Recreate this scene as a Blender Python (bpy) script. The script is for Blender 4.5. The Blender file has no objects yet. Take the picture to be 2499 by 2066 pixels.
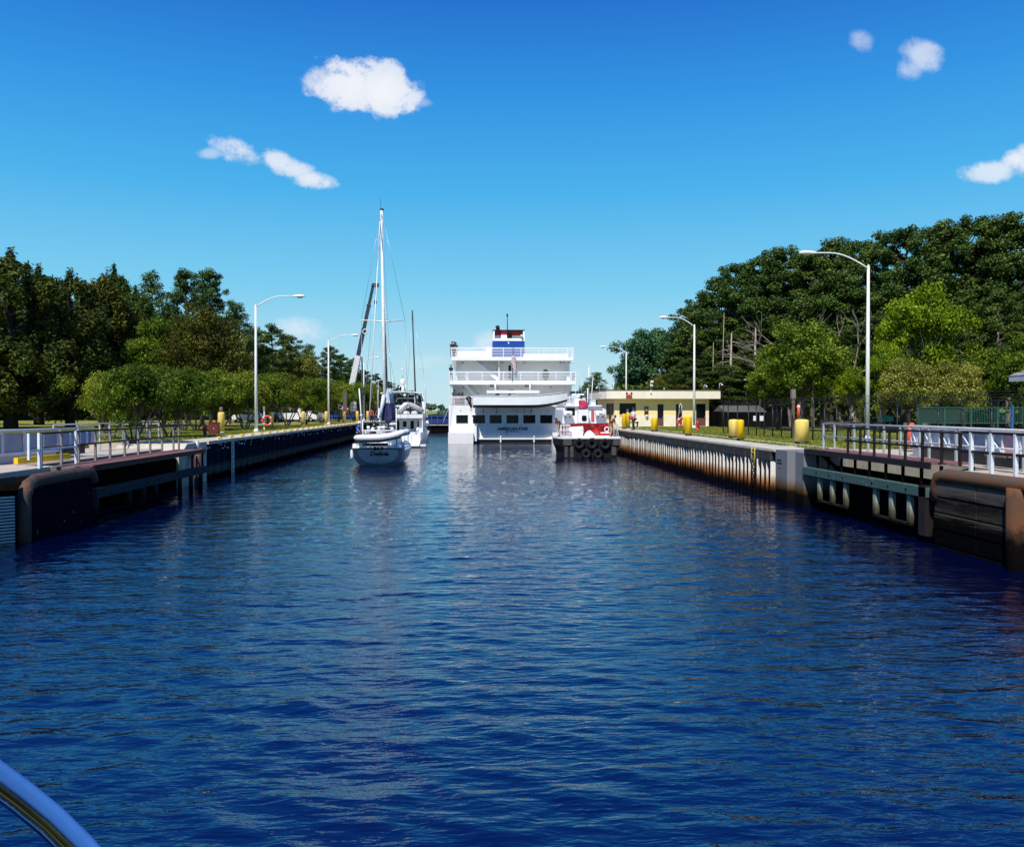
import bpy, math, random
import numpy as np
from mathutils import Vector, Matrix, Euler

S = bpy.context.scene
C = S.collection
R = math.radians
PI = math.pi

# ------------------------------------------------------------------ camera
CAM_H = 3.6
F = 2090.0
YAW = math.atan(106.5 / F)
PITCH = math.atan(32.0 / F)
cam_d = bpy.data.cameras.new('camera')
cam = bpy.data.objects.new('camera', cam_d)
C.objects.link(cam)
cam.location = (0, 0, CAM_H)
cam.rotation_euler = (R(90) - PITCH, 0, -YAW)
cam_d.sensor_fit = 'HORIZONTAL'
cam_d.sensor_width = 36
cam_d.lens = 36 * F / 2499
cam_d.clip_start = 0.05
cam_d.clip_end = 6000
S.camera = cam

# ------------------------------------------------------------------ exposure
S.view_settings.view_transform = 'Standard'
S.view_settings.look = 'None'
S.view_settings.exposure = 0.0
S.view_settings.gamma = 1.0
S.view_settings.use_curve_mapping = False
S.render.engine = 'CYCLES'
S.cycles.max_bounces = 6
S.cycles.diffuse_bounces = 3
S.cycles.glossy_bounces = 3
S.cycles.transmission_bounces = 3
S.cycles.transparent_max_bounces = 8
S.cycles.caustics_reflective = False
S.cycles.caustics_refractive = False
S.cycles.sample_clamp_indirect = 6
S.cycles.use_denoising = True

# ------------------------------------------------------------------ sun and sky
SUN_EL = R(52)
SX, SY = -0.40, -0.917          # horizontal direction towards the sun (behind the camera, a little left)
hs = Vector((SX, SY, 0)).normalized()
sun_dir = Vector((hs.x * math.cos(SUN_EL), hs.y * math.cos(SUN_EL), math.sin(SUN_EL)))
sd = bpy.data.lights.new('sun', 'SUN')
sun = bpy.data.objects.new('sun', sd)
C.objects.link(sun)
sun.rotation_euler = sun_dir.to_track_quat('Z', 'Y').to_euler()
sun.location = (0, -20, 60)
sd.energy = 5.0
sd.angle = R(0.5)
sd.color = (1.0, 0.955, 0.87)

W = bpy.data.worlds.new('World')
S.world = W
W.use_nodes = True
wt = W.node_tree
wt.nodes.clear()


def wn(kind, **kw):
    n = wt.nodes.new(kind)
    for k, v in kw.items():
        setattr(n, k, v)
    return n


def wl(a, b):
    wt.links.new(a, b)


def wmath(op, a, b=None, c=None, clamp=False):
    n = wn('ShaderNodeMath', operation=op)
    n.use_clamp = clamp
    for i, v in enumerate((a, b, c)):
        if v is None:
            continue
        if isinstance(v, (int, float)):
            n.inputs[i].default_value = v
        else:
            wl(v, n.inputs[i])
    return n.outputs[0]


sky = wn('ShaderNodeTexSky', sky_type='NISHITA')
sky.sun_disc = False
sky.sun_elevation = SUN_EL
sky.sun_rotation = math.atan2(hs.x, hs.y)
sky.altitude = 0
sky.air_density = 1.0
sky.dust_density = 0.3
sky.ozone_density = 1.0
hsv = wn('ShaderNodeHueSaturation')
hsv.inputs['Hue'].default_value = 0.5
hsv.inputs['Saturation'].default_value = 1.15
hsv.inputs['Value'].default_value = 1.0
wl(sky.outputs[0], hsv.inputs['Color'])

tc = wn('ShaderNodeTexCoord')
sep = wn('ShaderNodeSeparateXYZ')
wl(tc.outputs['Generated'], sep.inputs[0])
ysafe = wmath('MAXIMUM', sep.outputs[1], 0.02)
cu = wmath('DIVIDE', sep.outputs[0], ysafe)
cv = wmath('DIVIDE', sep.outputs[2], ysafe)
comb = wn('ShaderNodeCombineXYZ')
wl(cu, comb.inputs[0])
wl(cv, comb.inputs[1])
nz1 = wn('ShaderNodeTexNoise')
nz1.inputs['Scale'].default_value = 14
nz1.inputs['Detail'].default_value = 9
nz1.inputs['Roughness'].default_value = 0.62
wl(comb.outputs[0], nz1.inputs['Vector'])
nz2 = wn('ShaderNodeTexNoise')
nz2.inputs['Scale'].default_value = 34
nz2.inputs['Detail'].default_value = 8
nz2.inputs['Roughness'].default_value = 0.7
wl(comb.outputs[0], nz2.inputs['Vector'])
nd = wmath('MULTIPLY', wmath('SUBTRACT', nz1.outputs[0], 0.5), 3.6)
nd = wmath('ADD', nd, wmath('MULTIPLY', wmath('SUBTRACT', nz2.outputs[0], 0.5), 1.3))


def cloud_uv(px, py):
    d = Euler((R(90) - PITCH, 0, -YAW)).to_matrix() @ Vector(((px - 1249.5) / F, -(py - 1033.0) / F, -1.0))
    return d.x / d.y, d.z / d.y


# (px, py, half width, half height, tilt, density, softness) of each cloud in view
CLOUDS = [(862, 208, 92, 58, -0.10, 1.0, .55), (925, 225, 85, 60, -0.15, 1.0, .55), (800, 195, 50, 38, 0.1, .75, .8),
          (1020, 250, 30, 12, 0, .3, 1.0),
          (578, 368, 62, 30, -0.35, .8, .8), (520, 372, 40, 14, 0.1, .45, 1.0), (700, 405, 70, 26, -0.40, .8, .8),
          (765, 440, 55, 20, -0.15, .85, .8),
          (2250, 138, 52, 36, -0.15, .62, 1.0), (2218, 172, 36, 30, 0, .5, 1.0), (2102, 104, 34, 26, -0.4, .45, 1.1),
          (2440, 415, 90, 26, 0.12, .75, .9), (2490, 390, 60, 36, 0.3, .9, .8),
          (745, 812, 62, 32, -0.2, .6, 1.2), (1195, 832, 45, 26, 0.4, .5, 1.1), (1060, 880, 60, 18, 0.1, .2, 1.2)]
tot = None
for (px, py, hw, hh, tilt, dens, soft) in CLOUDS:
    u0, v0 = cloud_uv(px, py)
    a, b = hw / F * 1.25, hh / F * 1.25
    ct, st = math.cos(tilt), math.sin(tilt)
    du = wmath('SUBTRACT', cu, u0)
    dv = wmath('SUBTRACT', cv, v0)
    e1 = wmath('DIVIDE', wmath('ADD', wmath('MULTIPLY', du, ct), wmath('MULTIPLY', dv, st)), a)
    e2 = wmath('DIVIDE', wmath('SUBTRACT', wmath('MULTIPLY', dv, ct), wmath('MULTIPLY', du, st)), b)
    r2 = wmath('ADD', wmath('MULTIPLY', e1, e1), wmath('MULTIPLY', e2, e2))
    # noisy edge, flatter towards the base
    val = wmath('SUBTRACT', wmath('ADD', nd, 1.0), r2)
    m = wn('ShaderNodeMapRange')
    m.inputs['From Min'].default_value = 0.0
    m.inputs['From Max'].default_value = soft * 1.05
    m.inputs['To Min'].default_value = 0.0
    m.inputs['To Max'].default_value = dens
    m.interpolation_type = 'SMOOTHSTEP'
    wl(val, m.inputs['Value'])
    near = wmath('SUBTRACT', 1.0, wmath('DIVIDE', r2, 3.6), clamp=True)
    d = wmath('MULTIPLY', m.outputs[0], near)
    tot = d if tot is None else wmath('MAXIMUM', tot, d)
front = wmath('GREATER_THAN', sep.outputs[1], 0.05)
tot = wmath('MULTIPLY', tot, front, clamp=True)
cl_col = wn('ShaderNodeMix', data_type='RGBA')
cl_col.inputs[6].default_value = (7.4, 7.9, 8.9, 1)
cl_col.inputs[7].default_value = (10.2, 10.2, 10.4, 1)
wl(nz1.outputs[0], cl_col.inputs[0])
mix = wn('ShaderNodeMix', data_type='RGBA')
wl(tot, mix.inputs[0])
# the clear air's colour by height above the horizon, blended with the physical sky
zr = wn('ShaderNodeValToRGB')
STOPS = [(0.0, (.56, .79, .88)), (.05, (.46, .75, .88)), (.136, (.20, .625, .89)), (.243, (.066, .455, .87)), (.34, (.028, .305, .80)),
         (.43, (.013, .168, .64)), (.70, (.010, .085, .50)), (1.0, (.008, .055, .40))]
el = zr.color_ramp.elements
el[0].position, el[0].color = STOPS[0][0], (*STOPS[0][1], 1)
el[1].position, el[1].color = 1.0, (*STOPS[-1][1], 1)
for p_, c_ in STOPS[1:-1]:
    e_ = el.new(p_)
    e_.color = (*c_, 1)
nrm = wn('ShaderNodeVectorMath', operation='NORMALIZE')
wl(tc.outputs['Generated'], nrm.inputs[0])
sep2 = wn('ShaderNodeSeparateXYZ')
wl(nrm.outputs[0], sep2.inputs[0])
wl(sep2.outputs[2], zr.inputs[0])
sc10 = wn('ShaderNodeVectorMath', operation='SCALE')
sc10.inputs['Scale'].default_value = 10.0
wl(zr.outputs[0], sc10.inputs[0])
tint = wn('ShaderNodeMix', data_type='RGBA')
tint.inputs[0].default_value = 0.92
wl(hsv.outputs[0], tint.inputs[6])
wl(sc10.outputs[0], tint.inputs[7])
wl(tint.outputs[2], mix.inputs[6])
wl(cl_col.outputs[2], mix.inputs[7])
bg = wn('ShaderNodeBackground')
bg.inputs['Strength'].default_value = 0.10
wl(mix.outputs[2], bg.inputs['Color'])
wo = wn('ShaderNodeOutputWorld')
wl(bg.outputs[0], wo.inputs[0])


# ------------------------------------------------------------------ pixel helpers (bearing of a column, height of a row, at a given distance)
def ray(px, py):
    d = Vector(((px - 1249.5) / F, -(py - 1033.0) / F, -1.0))
    return Euler((R(90) - PITCH, 0, -YAW)).to_matrix() @ d


def at(px, py, Y):
    d = ray(px, py)
    t = Y / d.y
    return Vector((d.x * t, Y, CAM_H + d.z * t))


def gp(px, py, z):
    d = ray(px, py)
    t = (z - CAM_H) / d.z
    return Vector((d.x * t, d.y * t, z))


def wy(px, X):
    """distance along the lock at which column px meets the plane x = X"""
    d = ray(px, 1001)
    return X / d.x * d.y


# ------------------------------------------------------------------ materials
MATS = {}


def mat(name, c1, c2=None, scale=3.0, rough=0.6, metal=0.0, bump=0.0, bscale=None, lo=0.4, hi=0.62, spec=0.5,
        c3=None, stretch=(1, 1, 1), coat=0.0, detail=5.0):
    if name in MATS:
        return MATS[name]
    m = bpy.data.materials.new(name)
    m.use_nodes = True
    t = m.node_tree
    b = t.nodes['Principled BSDF']
    b.inputs['Roughness'].default_value = rough
    b.inputs['Metallic'].default_value = metal
    b.inputs['Specular IOR Level'].default_value = spec
    b.inputs['Coat Weight'].default_value = coat
    if c2 is None:
        c2 = tuple(x * 0.82 for x in c1)
    tcn = t.nodes.new('ShaderNodeTexCoord')
    mp = t.nodes.new('ShaderNodeMapping')
    mp.inputs['Scale'].default_value = stretch
    t.links.new(tcn.outputs['Object'], mp.inputs[0])
    n = t.nodes.new('ShaderNodeTexNoise')
    n.inputs['Scale'].default_value = scale
    n.inputs['Detail'].default_value = detail
    n.inputs['Roughness'].default_value = 0.6
    t.links.new(mp.outputs[0], n.inputs['Vector'])
    r = t.nodes.new('ShaderNodeValToRGB')
    r.color_ramp.elements[0].position = lo
    r.color_ramp.elements[1].position = hi
    r.color_ramp.elements[0].color = (*c1, 1)
    r.color_ramp.elements[1].color = (*c2, 1)
    if c3 is not None:
        e = r.color_ramp.elements.new(min(hi + 0.1, 0.98))
        e.color = (*c3, 1)
    t.links.new(n.outputs[0], r.inputs[0])
    t.links.new(r.outputs[0], b.inputs['Base Color'])
    if bump > 0:
        n2 = t.nodes.new('ShaderNodeTexNoise')
        n2.inputs['Scale'].default_value = bscale or scale * 5
        n2.inputs['Detail'].default_value = 5
        t.links.new(mp.outputs[0], n2.inputs['Vector'])
        bp = t.nodes.new('ShaderNodeBump')
        bp.inputs['Strength'].default_value = bump
        bp.inputs['Distance'].default_value = 0.05
        t.links.new(n2.outputs[0], bp.inputs['Height'])
        t.links.new(bp.outputs[0], b.inputs['Normal'])
    MATS[name] = m
    return m


def leaf_mat(name, dark, mid, light, trans=0.25):
    if name in MATS:
        return MATS[name]
    m = bpy.data.materials.new(name)
    m.use_nodes = True
    t = m.node_tree
    t.nodes.clear()
    out = t.nodes.new('ShaderNodeOutputMaterial')
    g = t.nodes.new('ShaderNodeNewGeometry')
    oi = t.nodes.new('ShaderNodeObjectInfo')
    n = t.nodes.new('ShaderNodeTexNoise')
    n.inputs['Scale'].default_value = 0.55
    n.inputs['Detail'].default_value = 3
    t.links.new(g.outputs['Position'], n.inputs['Vector'])
    a = t.nodes.new('ShaderNodeMath')
    a.operation = 'MULTIPLY_ADD'
    a.inputs[1].default_value = 0.62
    t.links.new(g.outputs['Random Per Island'], a.inputs[0])
    b2 = t.nodes.new('ShaderNodeMath')
    b2.operation = 'MULTIPLY_ADD'
    b2.inputs[1].default_value = 1.1
    b2.inputs[2].default_value = -0.42
    t.links.new(n.outputs[0], b2.inputs[0])
    t.links.new(b2.outputs[0], a.inputs[2])
    a2 = t.nodes.new('ShaderNodeMath')
    a2.operation = 'MULTIPLY_ADD'
    a2.inputs[1].default_value = 0.2
    t.links.new(oi.outputs['Random'], a2.inputs[0])
    t.links.new(a.outputs[0], a2.inputs[2])
    r = t.nodes.new('ShaderNodeValToRGB')
    r.color_ramp.elements[0].position = 0.08
    mid, light = tuple(v * 1.15 for v in mid), tuple(v * 1.2 for v in light)
    r.color_ramp.elements[0].color = (*dark, 1)
    r.color_ramp.elements[1].position = 0.9
    r.color_ramp.elements[1].color = (*light, 1)
    e = r.color_ramp.elements.new(0.5)
    e.color = (*mid, 1)
    t.links.new(a2.outputs[0], r.inputs[0])
    p = t.nodes.new('ShaderNodeBsdfPrincipled')
    p.inputs['Roughness'].default_value = 0.55
    p.inputs['Specular IOR Level'].default_value = 0.10
    t.links.new(r.outputs[0], p.inputs['Base Color'])
    tr = t.nodes.new('ShaderNodeBsdfTranslucent')
    t.links.new(r.outputs[0], tr.inputs['Color'])
    mx = t.nodes.new('ShaderNodeMixShader')
    mx.inputs[0].default_value = trans
    t.links.new(p.outputs[0], mx.inputs[1])
    t.links.new(tr.outputs[0], mx.inputs[2])
    t.links.new(mx.outputs[0], out.inputs[0])
    MATS[name] = m
    return m


# ------------------------------------------------------------------ mesh helpers
def walk_loc(p):
    v = Vector((0, 0, 0))
    while p is not None:
        v += p.location
        p = p.parent
    return v


class MB:
    def __init__(self):
        self.v = []
        self.f = []
        self.s = []

    def add(self, vs, fs, smooth=False, M=None):
        o = len(self.v)
        if M is not None:
            vs = [M @ Vector(v) for v in vs]
        self.v += [tuple(v) for v in vs]
        self.f += [tuple(i + o for i in f) for f in fs]
        self.s += [smooth] * len(fs)
        return self

    def box(self, x0, x1, y0, y1, z0, z1, M=None):
        if x0 > x1: x0, x1 = x1, x0
        if y0 > y1: y0, y1 = y1, y0
        if z0 > z1: z0, z1 = z1, z0
        vs = [(x0, y0, z0), (x1, y0, z0), (x1, y1, z0), (x0, y1, z0), (x0, y0, z1), (x1, y0, z1), (x1, y1, z1), (x0, y1, z1)]
        return self.add(vs, [(0, 3, 2, 1), (4, 5, 6, 7), (0, 1, 5, 4), (1, 2, 6, 5), (2, 3, 7, 6), (3, 0, 4, 7)], False, M)

    def beam(self, p0, p1, w, h, up=(0, 0, 1)):
        """box beam from p0 to p1, w wide, h high"""
        p0, p1 = Vector(p0), Vector(p1)
        d = (p1 - p0).normalized()
        u = Vector(up)
        s = d.cross(u)
        if s.length < 1e-4:
            s = d.cross(Vector((1, 0, 0)))
        s.normalize()
        u = s.cross(d).normalized()
        vs = []
        for p in (p0, p1):
            for a, b in ((-1, -1), (1, -1), (1, 1), (-1, 1)):
                vs.append(p + s * (a * w / 2) + u * (b * h / 2))
        return self.add(vs, [(3, 2, 1, 0), (4, 5, 6, 7), (0, 1, 5, 4), (1, 2, 6, 5), (2, 3, 7, 6), (3, 0, 4, 7)])

    def tube(self, pts, r, n=8, cap=True, smooth=True):
        pts = [Vector(p) for p in pts]
        rs = r if isinstance(r, (list, tuple)) else [r] * len(pts)
        vs, fs = [], []
        t0 = (pts[1] - pts[0]).normalized()
        a = t0.orthogonal().normalized()
        prev = t0
        for i, p in enumerate(pts):
            if i == 0:
                t = t0
            elif i == len(pts) - 1:
                t = (pts[i] - pts[i - 1]).normalized()
            else:
                t = ((pts[i + 1] - pts[i]).normalized() + (pts[i] - pts[i - 1]).normalized())
                t = t.normalized() if t.length > 1e-6 else prev
            a = (a - t * a.dot(t))
            a = a.normalized() if a.length > 1e-6 else t.orthogonal().normalized()
            b = t.cross(a)
            prev = t
            for k in range(n):
                an = 2 * PI * k / n
                vs.append(p + (a * math.cos(an) + b * math.sin(an)) * rs[i])
        for i in range(len(pts) - 1):
            for k in range(n):
                k2 = (k + 1) % n
                fs.append((i * n + k, i * n + k2, (i + 1) * n + k2, (i + 1) * n + k))
        self.add(vs, fs, smooth)
        if cap:
            o = len(self.v) - len(vs)
            self.f.append(tuple(o + k for k in reversed(range(n))))
            self.f.append(tuple(o + (len(pts) - 1) * n + k for k in range(n)))
            self.s += [False, False]
        return self

    def cyl(self, p0, p1, r0, r1=None, n=14):
        return self.tube([p0, p1], [r0, r0 if r1 is None else r1], n)

    def ball(self, c, r, nu=14, nv=9, M=None):
        if isinstance(r, (int, float)):
            r = (r, r, r)
        vs = [(c[0], c[1], c[2] - r[2])]
        for j in range(1, nv):
            ph = -PI / 2 + PI * j / nv
            for i in range(nu):
                th = 2 * PI * i / nu
                vs.append((c[0] + r[0] * math.cos(ph) * math.cos(th), c[1] + r[1] * math.cos(ph) * math.sin(th), c[2] + r[2] * math.sin(ph)))
        vs.append((c[0], c[1], c[2] + r[2]))
        fs = []
        for i in range(nu):
            fs.append((0, 1 + (i + 1) % nu, 1 + i))
        for j in range(nv - 2):
            for i in range(nu):
                a = 1 + j * nu + i
                b = 1 + j * nu + (i + 1) % nu
                fs.append((a, b, b + nu, a + nu))
        L = len(vs) - 1
        for i in range(nu):
            fs.append((L, L - nu + i, L - nu + (i + 1) % nu))
        return self.add(vs, fs, True, M)

    def lathe(self, c, prof, n=20):
        """prof = [(r, z), ...] from bottom to top, round the vertical through c"""
        vs, fs = [], []
        for (r, z) in prof:
            for k in range(n):
                a = 2 * PI * k / n
                vs.append((c[0] + r * math.cos(a), c[1] + r * math.sin(a), c[2] + z))
        for i in range(len(prof) - 1):
            for k in range(n):
                k2 = (k + 1) % n
                fs.append((i * n + k, i * n + k2, (i + 1) * n + k2, (i + 1) * n + k))
        self.add(vs, fs, True)
        o = len(self.v) - len(vs)
        self.f.append(tuple(o + k for k in reversed(range(n))))
        self.f.append(tuple(o + (len(prof) - 1) * n + k for k in range(n)))
        self.s += [False, False]
        return self

    def torus(self, c, Rr, r, axis='y', n=24, m=10, a0=0.0, a1=2 * PI, M=None):
        vs, fs = [], []
        full = abs((a1 - a0) - 2 * PI) < 1e-6
        nn = n if full else n + 1
        for i in range(nn):
            a = a0 + (a1 - a0) * i / n
            for j in range(m):
                b = 2 * PI * j / m
                q = Rr + r * math.cos(b)
                w = r * math.sin(b)
                p = (q * math.cos(a), q * math.sin(a), w)
                if axis == 'y':
                    p = (p[0], p[2], p[1])
                elif axis == 'x':
                    p = (p[2], p[0], p[1])
                vs.append((c[0] + p[0], c[1] + p[1], c[2] + p[2]))
        for i in range(n):
            i2 = (i + 1) % nn
            for j in range(m):
                j2 = (j + 1) % m
                fs.append((i * m + j, i2 * m + j, i2 * m + j2, i * m + j2))
        return self.add(vs, fs, True, M)

    def prism(self, poly, axis, a, b, M=None):
        """poly = 2-D outline; axis 'x' -> (y,z), 'y' -> (x,z), 'z' -> (x,y), extruded from a to b"""
        n = len(poly)
        def P(p, t):
            return {'x': (t, p[0], p[1]), 'y': (p[0], t, p[1]), 'z': (p[0], p[1], t)}[axis]
        vs = [P(p, a) for p in poly] + [P(p, b) for p in poly]
        fs = [tuple(reversed(range(n))), tuple(range(n, 2 * n))]
        for i in range(n):
            j = (i + 1) % n
            fs.append((i, j, n + j, n + i))
        return self.add(vs, fs, False, M)

    def loft(self, sections, closed_ring=True, cap=True, smooth=True):
        n = len(sections[0])
        vs = [p for s in sections for p in s]
        fs = []
        for i in range(len(sections) - 1):
            for k in range(n if closed_ring else n - 1):
                k2 = (k + 1) % n
                fs.append((i * n + k, i * n + k2, (i + 1) * n + k2, (i + 1) * n + k))
        self.add(vs, fs, smooth)
        if cap:
            o = len(self.v) - len(vs)
            self.f.append(tuple(o + k for k in reversed(range(n))))
            self.f.append(tuple(o + (len(sections) - 1) * n + k for k in range(n)))
            self.s += [False, False]
        return self

    def mesh(self, name, m=None):
        me = bpy.data.meshes.new(name)
        me.from_pydata(self.v, [], self.f)
        me.polygons.foreach_set('use_smooth', self.s)
        if m is not None:
            me.materials.append(m)
        me.update()
        import bmesh
        bm = bmesh.new()
        bm.from_mesh(me)
        bmesh.ops.recalc_face_normals(bm, faces=bm.faces)
        bm.to_mesh(me)
        bm.free()
        return me

    def build(self, name, m, parent=None, bevel=0.0):
        if parent is not None:
            off = walk_loc(parent)
        else:
            a = np.array(self.v)
            off = Vector(((a[:, 0].min() + a[:, 0].max()) / 2, (a[:, 1].min() + a[:, 1].max()) / 2, a[:, 2].min()))
        if off.length > 0:
            self.v = [(x - off.x, y - off.y, z - off.z) for x, y, z in self.v]
        o = bpy.data.objects.new(name, self.mesh(name, m))
        C.objects.link(o)
        if parent is not None:
            o.parent = parent
        else:
            o.location = off
        if bevel > 0:
            bv = o.modifiers.new('bevel', 'BEVEL')
            bv.width = bevel
            bv.segments = 2
            bv.limit_method = 'ANGLE'
        return o


def tag(o, label=None, cat=None, group=None, kind=None):
    if label: o['label'] = label
    if cat: o['category'] = cat
    if group: o['group'] = group
    if kind: o['kind'] = kind
    return o


def thing(name, loc, label, cat, group=None, rz=0.0):
    o = bpy.data.objects.new(name, None)
    o.empty_display_size = 0.3
    C.objects.link(o)
    o.location = loc
    o.rotation_euler = (0, 0, rz)
    return tag(o, label, cat, group)


def dup(root, loc=None, rz=None, label=None, group=None, scale=None, parent=None):
    r = root.copy()
    C.objects.link(r)
    if parent is not None:
        r.parent = parent
    if loc is not None: r.location = loc
    if rz is not None: r.rotation_euler = (0, 0, rz)
    if scale is not None: r.scale = scale
    if label: r['label'] = label
    if group: r['group'] = group
    for ch in list(root.children):
        dup(ch, parent=r)
    return r


def text_mesh(body, size, m, name, parent, loc, depth=0.01, shear=0.0, bold=0.0, align='CENTER', rot=(R(90), 0, 0), xs=1.0):
    cu_ = bpy.data.curves.new('t', 'FONT')
    cu_.body = body
    cu_.size = size
    cu_.extrude = depth
    cu_.shear = shear
    cu_.offset = bold
    cu_.align_x = align
    cu_.resolution_u = 3
    ob = bpy.data.objects.new('t', cu_)
    C.objects.link(ob)
    bpy.context.view_layer.update()
    me = bpy.data.meshes.new_from_object(ob.evaluated_get(bpy.context.evaluated_depsgraph_get()))
    bpy.data.objects.remove(ob)
    Mx = Matrix.Translation(Vector(loc) - walk_loc(parent)) @ Euler(rot).to_matrix().to_4x4() @ Matrix.Diagonal((xs, 1, 1, 1))
    me.transform(Mx)
    me.materials.clear()
    me.materials.append(m)
    o = bpy.data.objects.new(name, me)
    C.objects.link(o)
    o.parent = parent
    return o


def skin_mesh(name, joints, edges, m, parent, sub=1):
    """one continuous surface grown round a skeleton; joints = {key: (pos, radius)}; the first is the root"""
    keys = list(joints)
    off = walk_loc(parent)
    me = bpy.data.meshes.new(name)
    me.from_pydata([Vector(joints[k][0]) - off for k in keys], [(keys.index(a), keys.index(b)) for a, b in edges], [])
    ob = bpy.data.objects.new(name, me)
    C.objects.link(ob)
    md = ob.modifiers.new('s', 'SKIN')
    for i, k in enumerate(keys):
        r = joints[k][1]
        me.skin_vertices[0].data[i].radius = (r, r) if isinstance(r, (int, float)) else r
        me.skin_vertices[0].data[i].use_root = (i == 0)
    s = ob.modifiers.new('u', 'SUBSURF')
    s.levels = sub
    s.render_levels = sub
    bpy.context.view_layer.update()
    new = bpy.data.meshes.new_from_object(ob.evaluated_get(bpy.context.evaluated_depsgraph_get()))
    bpy.data.objects.remove(ob)
    new.materials.clear()
    new.materials.append(m)
    new.polygons.foreach_set('use_smooth', [True] * len(new.polygons))
    o = bpy.data.objects.new(name, new)
    C.objects.link(o)
    o.parent = parent
    return o

# ================================================================== the setting
ZL, ZR = 2.025, 2.025      # quay levels above the water
WL, WR = -13.4, 12.4       # faces of the two lock walls
RND = random.Random(7)


def water_mat():
    m = bpy.data.materials.new('water')
    m.use_nodes = True
    t = m.node_tree
    b = t.nodes['Principled BSDF']
    b.inputs['Base Color'].default_value = (0.0002, 0.0024, 0.024, 1)
    b.inputs['Roughness'].default_value = 0.02
    b.inputs['IOR'].default_value = 1.95
    b.inputs['Specular Tint'].default_value = (0.62, 0.80, 1.0, 1)
    b.inputs['Specular IOR Level'].default_value = 0.6
    g = t.nodes.new('ShaderNodeNewGeometry')
    cur = None
    hs_ = []
    for (sx, sy, rz, sc, amp, det) in ((0.55, 1.5, 0.12, 1.7, 0.046, 2.0), (0.7, 2.0, -0.22, 4.2, 0.024, 2.5), (1.0, 2.4, 0.3, 9.0, 0.005, 2.0)):
        mp = t.nodes.new('ShaderNodeMapping')
        mp.inputs['Scale'].default_value = (sx, sy, 1)
        mp.inputs['Rotation'].default_value = (0, 0, rz)
        t.links.new(g.outputs['Position'], mp.inputs[0])
        n = t.nodes.new('ShaderNodeTexNoise')
        n.inputs['Scale'].default_value = sc
        n.inputs['Detail'].default_value = det
        n.inputs['Roughness'].default_value = 0.5
        n.inputs['Distortion'].default_value = 0.4
        t.links.new(mp.outputs[0], n.inputs['Vector'])
        k = t.nodes.new('ShaderNodeMath')
        k.operation = 'MULTIPLY'
        k.inputs[1].default_value = amp
        t.links.new(n.outputs[0], k.inputs[0])
        hs_.append(k.outputs[0])
    s1 = t.nodes.new('ShaderNodeMath')
    t.links.new(hs_[0], s1.inputs[0]); t.links.new(hs_[1], s1.inputs[1])
    s2 = t.nodes.new('ShaderNodeMath')
    t.links.new(s1.outputs[0], s2.inputs[0]); t.links.new(hs_[2], s2.inputs[1])
    # calmer and livelier patches of water
    pn = t.nodes.new('ShaderNodeTexNoise')
    pn.inputs['Scale'].default_value = 0.16
    pn.inputs['Detail'].default_value = 2
    t.links.new(g.outputs['Position'], pn.inputs['Vector'])
    mr = t.nodes.new('ShaderNodeMapRange')
    mr.inputs['From Min'].default_value = 0.3
    mr.inputs['From Max'].default_value = 0.7
    mr.inputs['To Min'].default_value = 0.55
    mr.inputs['To Max'].default_value = 1.15
    t.links.new(pn.outputs[0], mr.inputs['Value'])
    s3 = t.nodes.new('ShaderNodeMath')
    s3.operation = 'MULTIPLY'
    t.links.new(s2.outputs[0], s3.inputs[0]); t.links.new(mr.outputs[0], s3.inputs[1])
    bp = t.nodes.new('ShaderNodeBump')
    bp.inputs['Strength'].default_value = 1.0
    bp.inputs['Distance'].default_value = 0.80
    t.links.new(s3.outputs[0], bp.inputs['Height'])
    t.links.new(bp.outputs[0], b.inputs['Normal'])
    MATS['water'] = m
    return m


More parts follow.
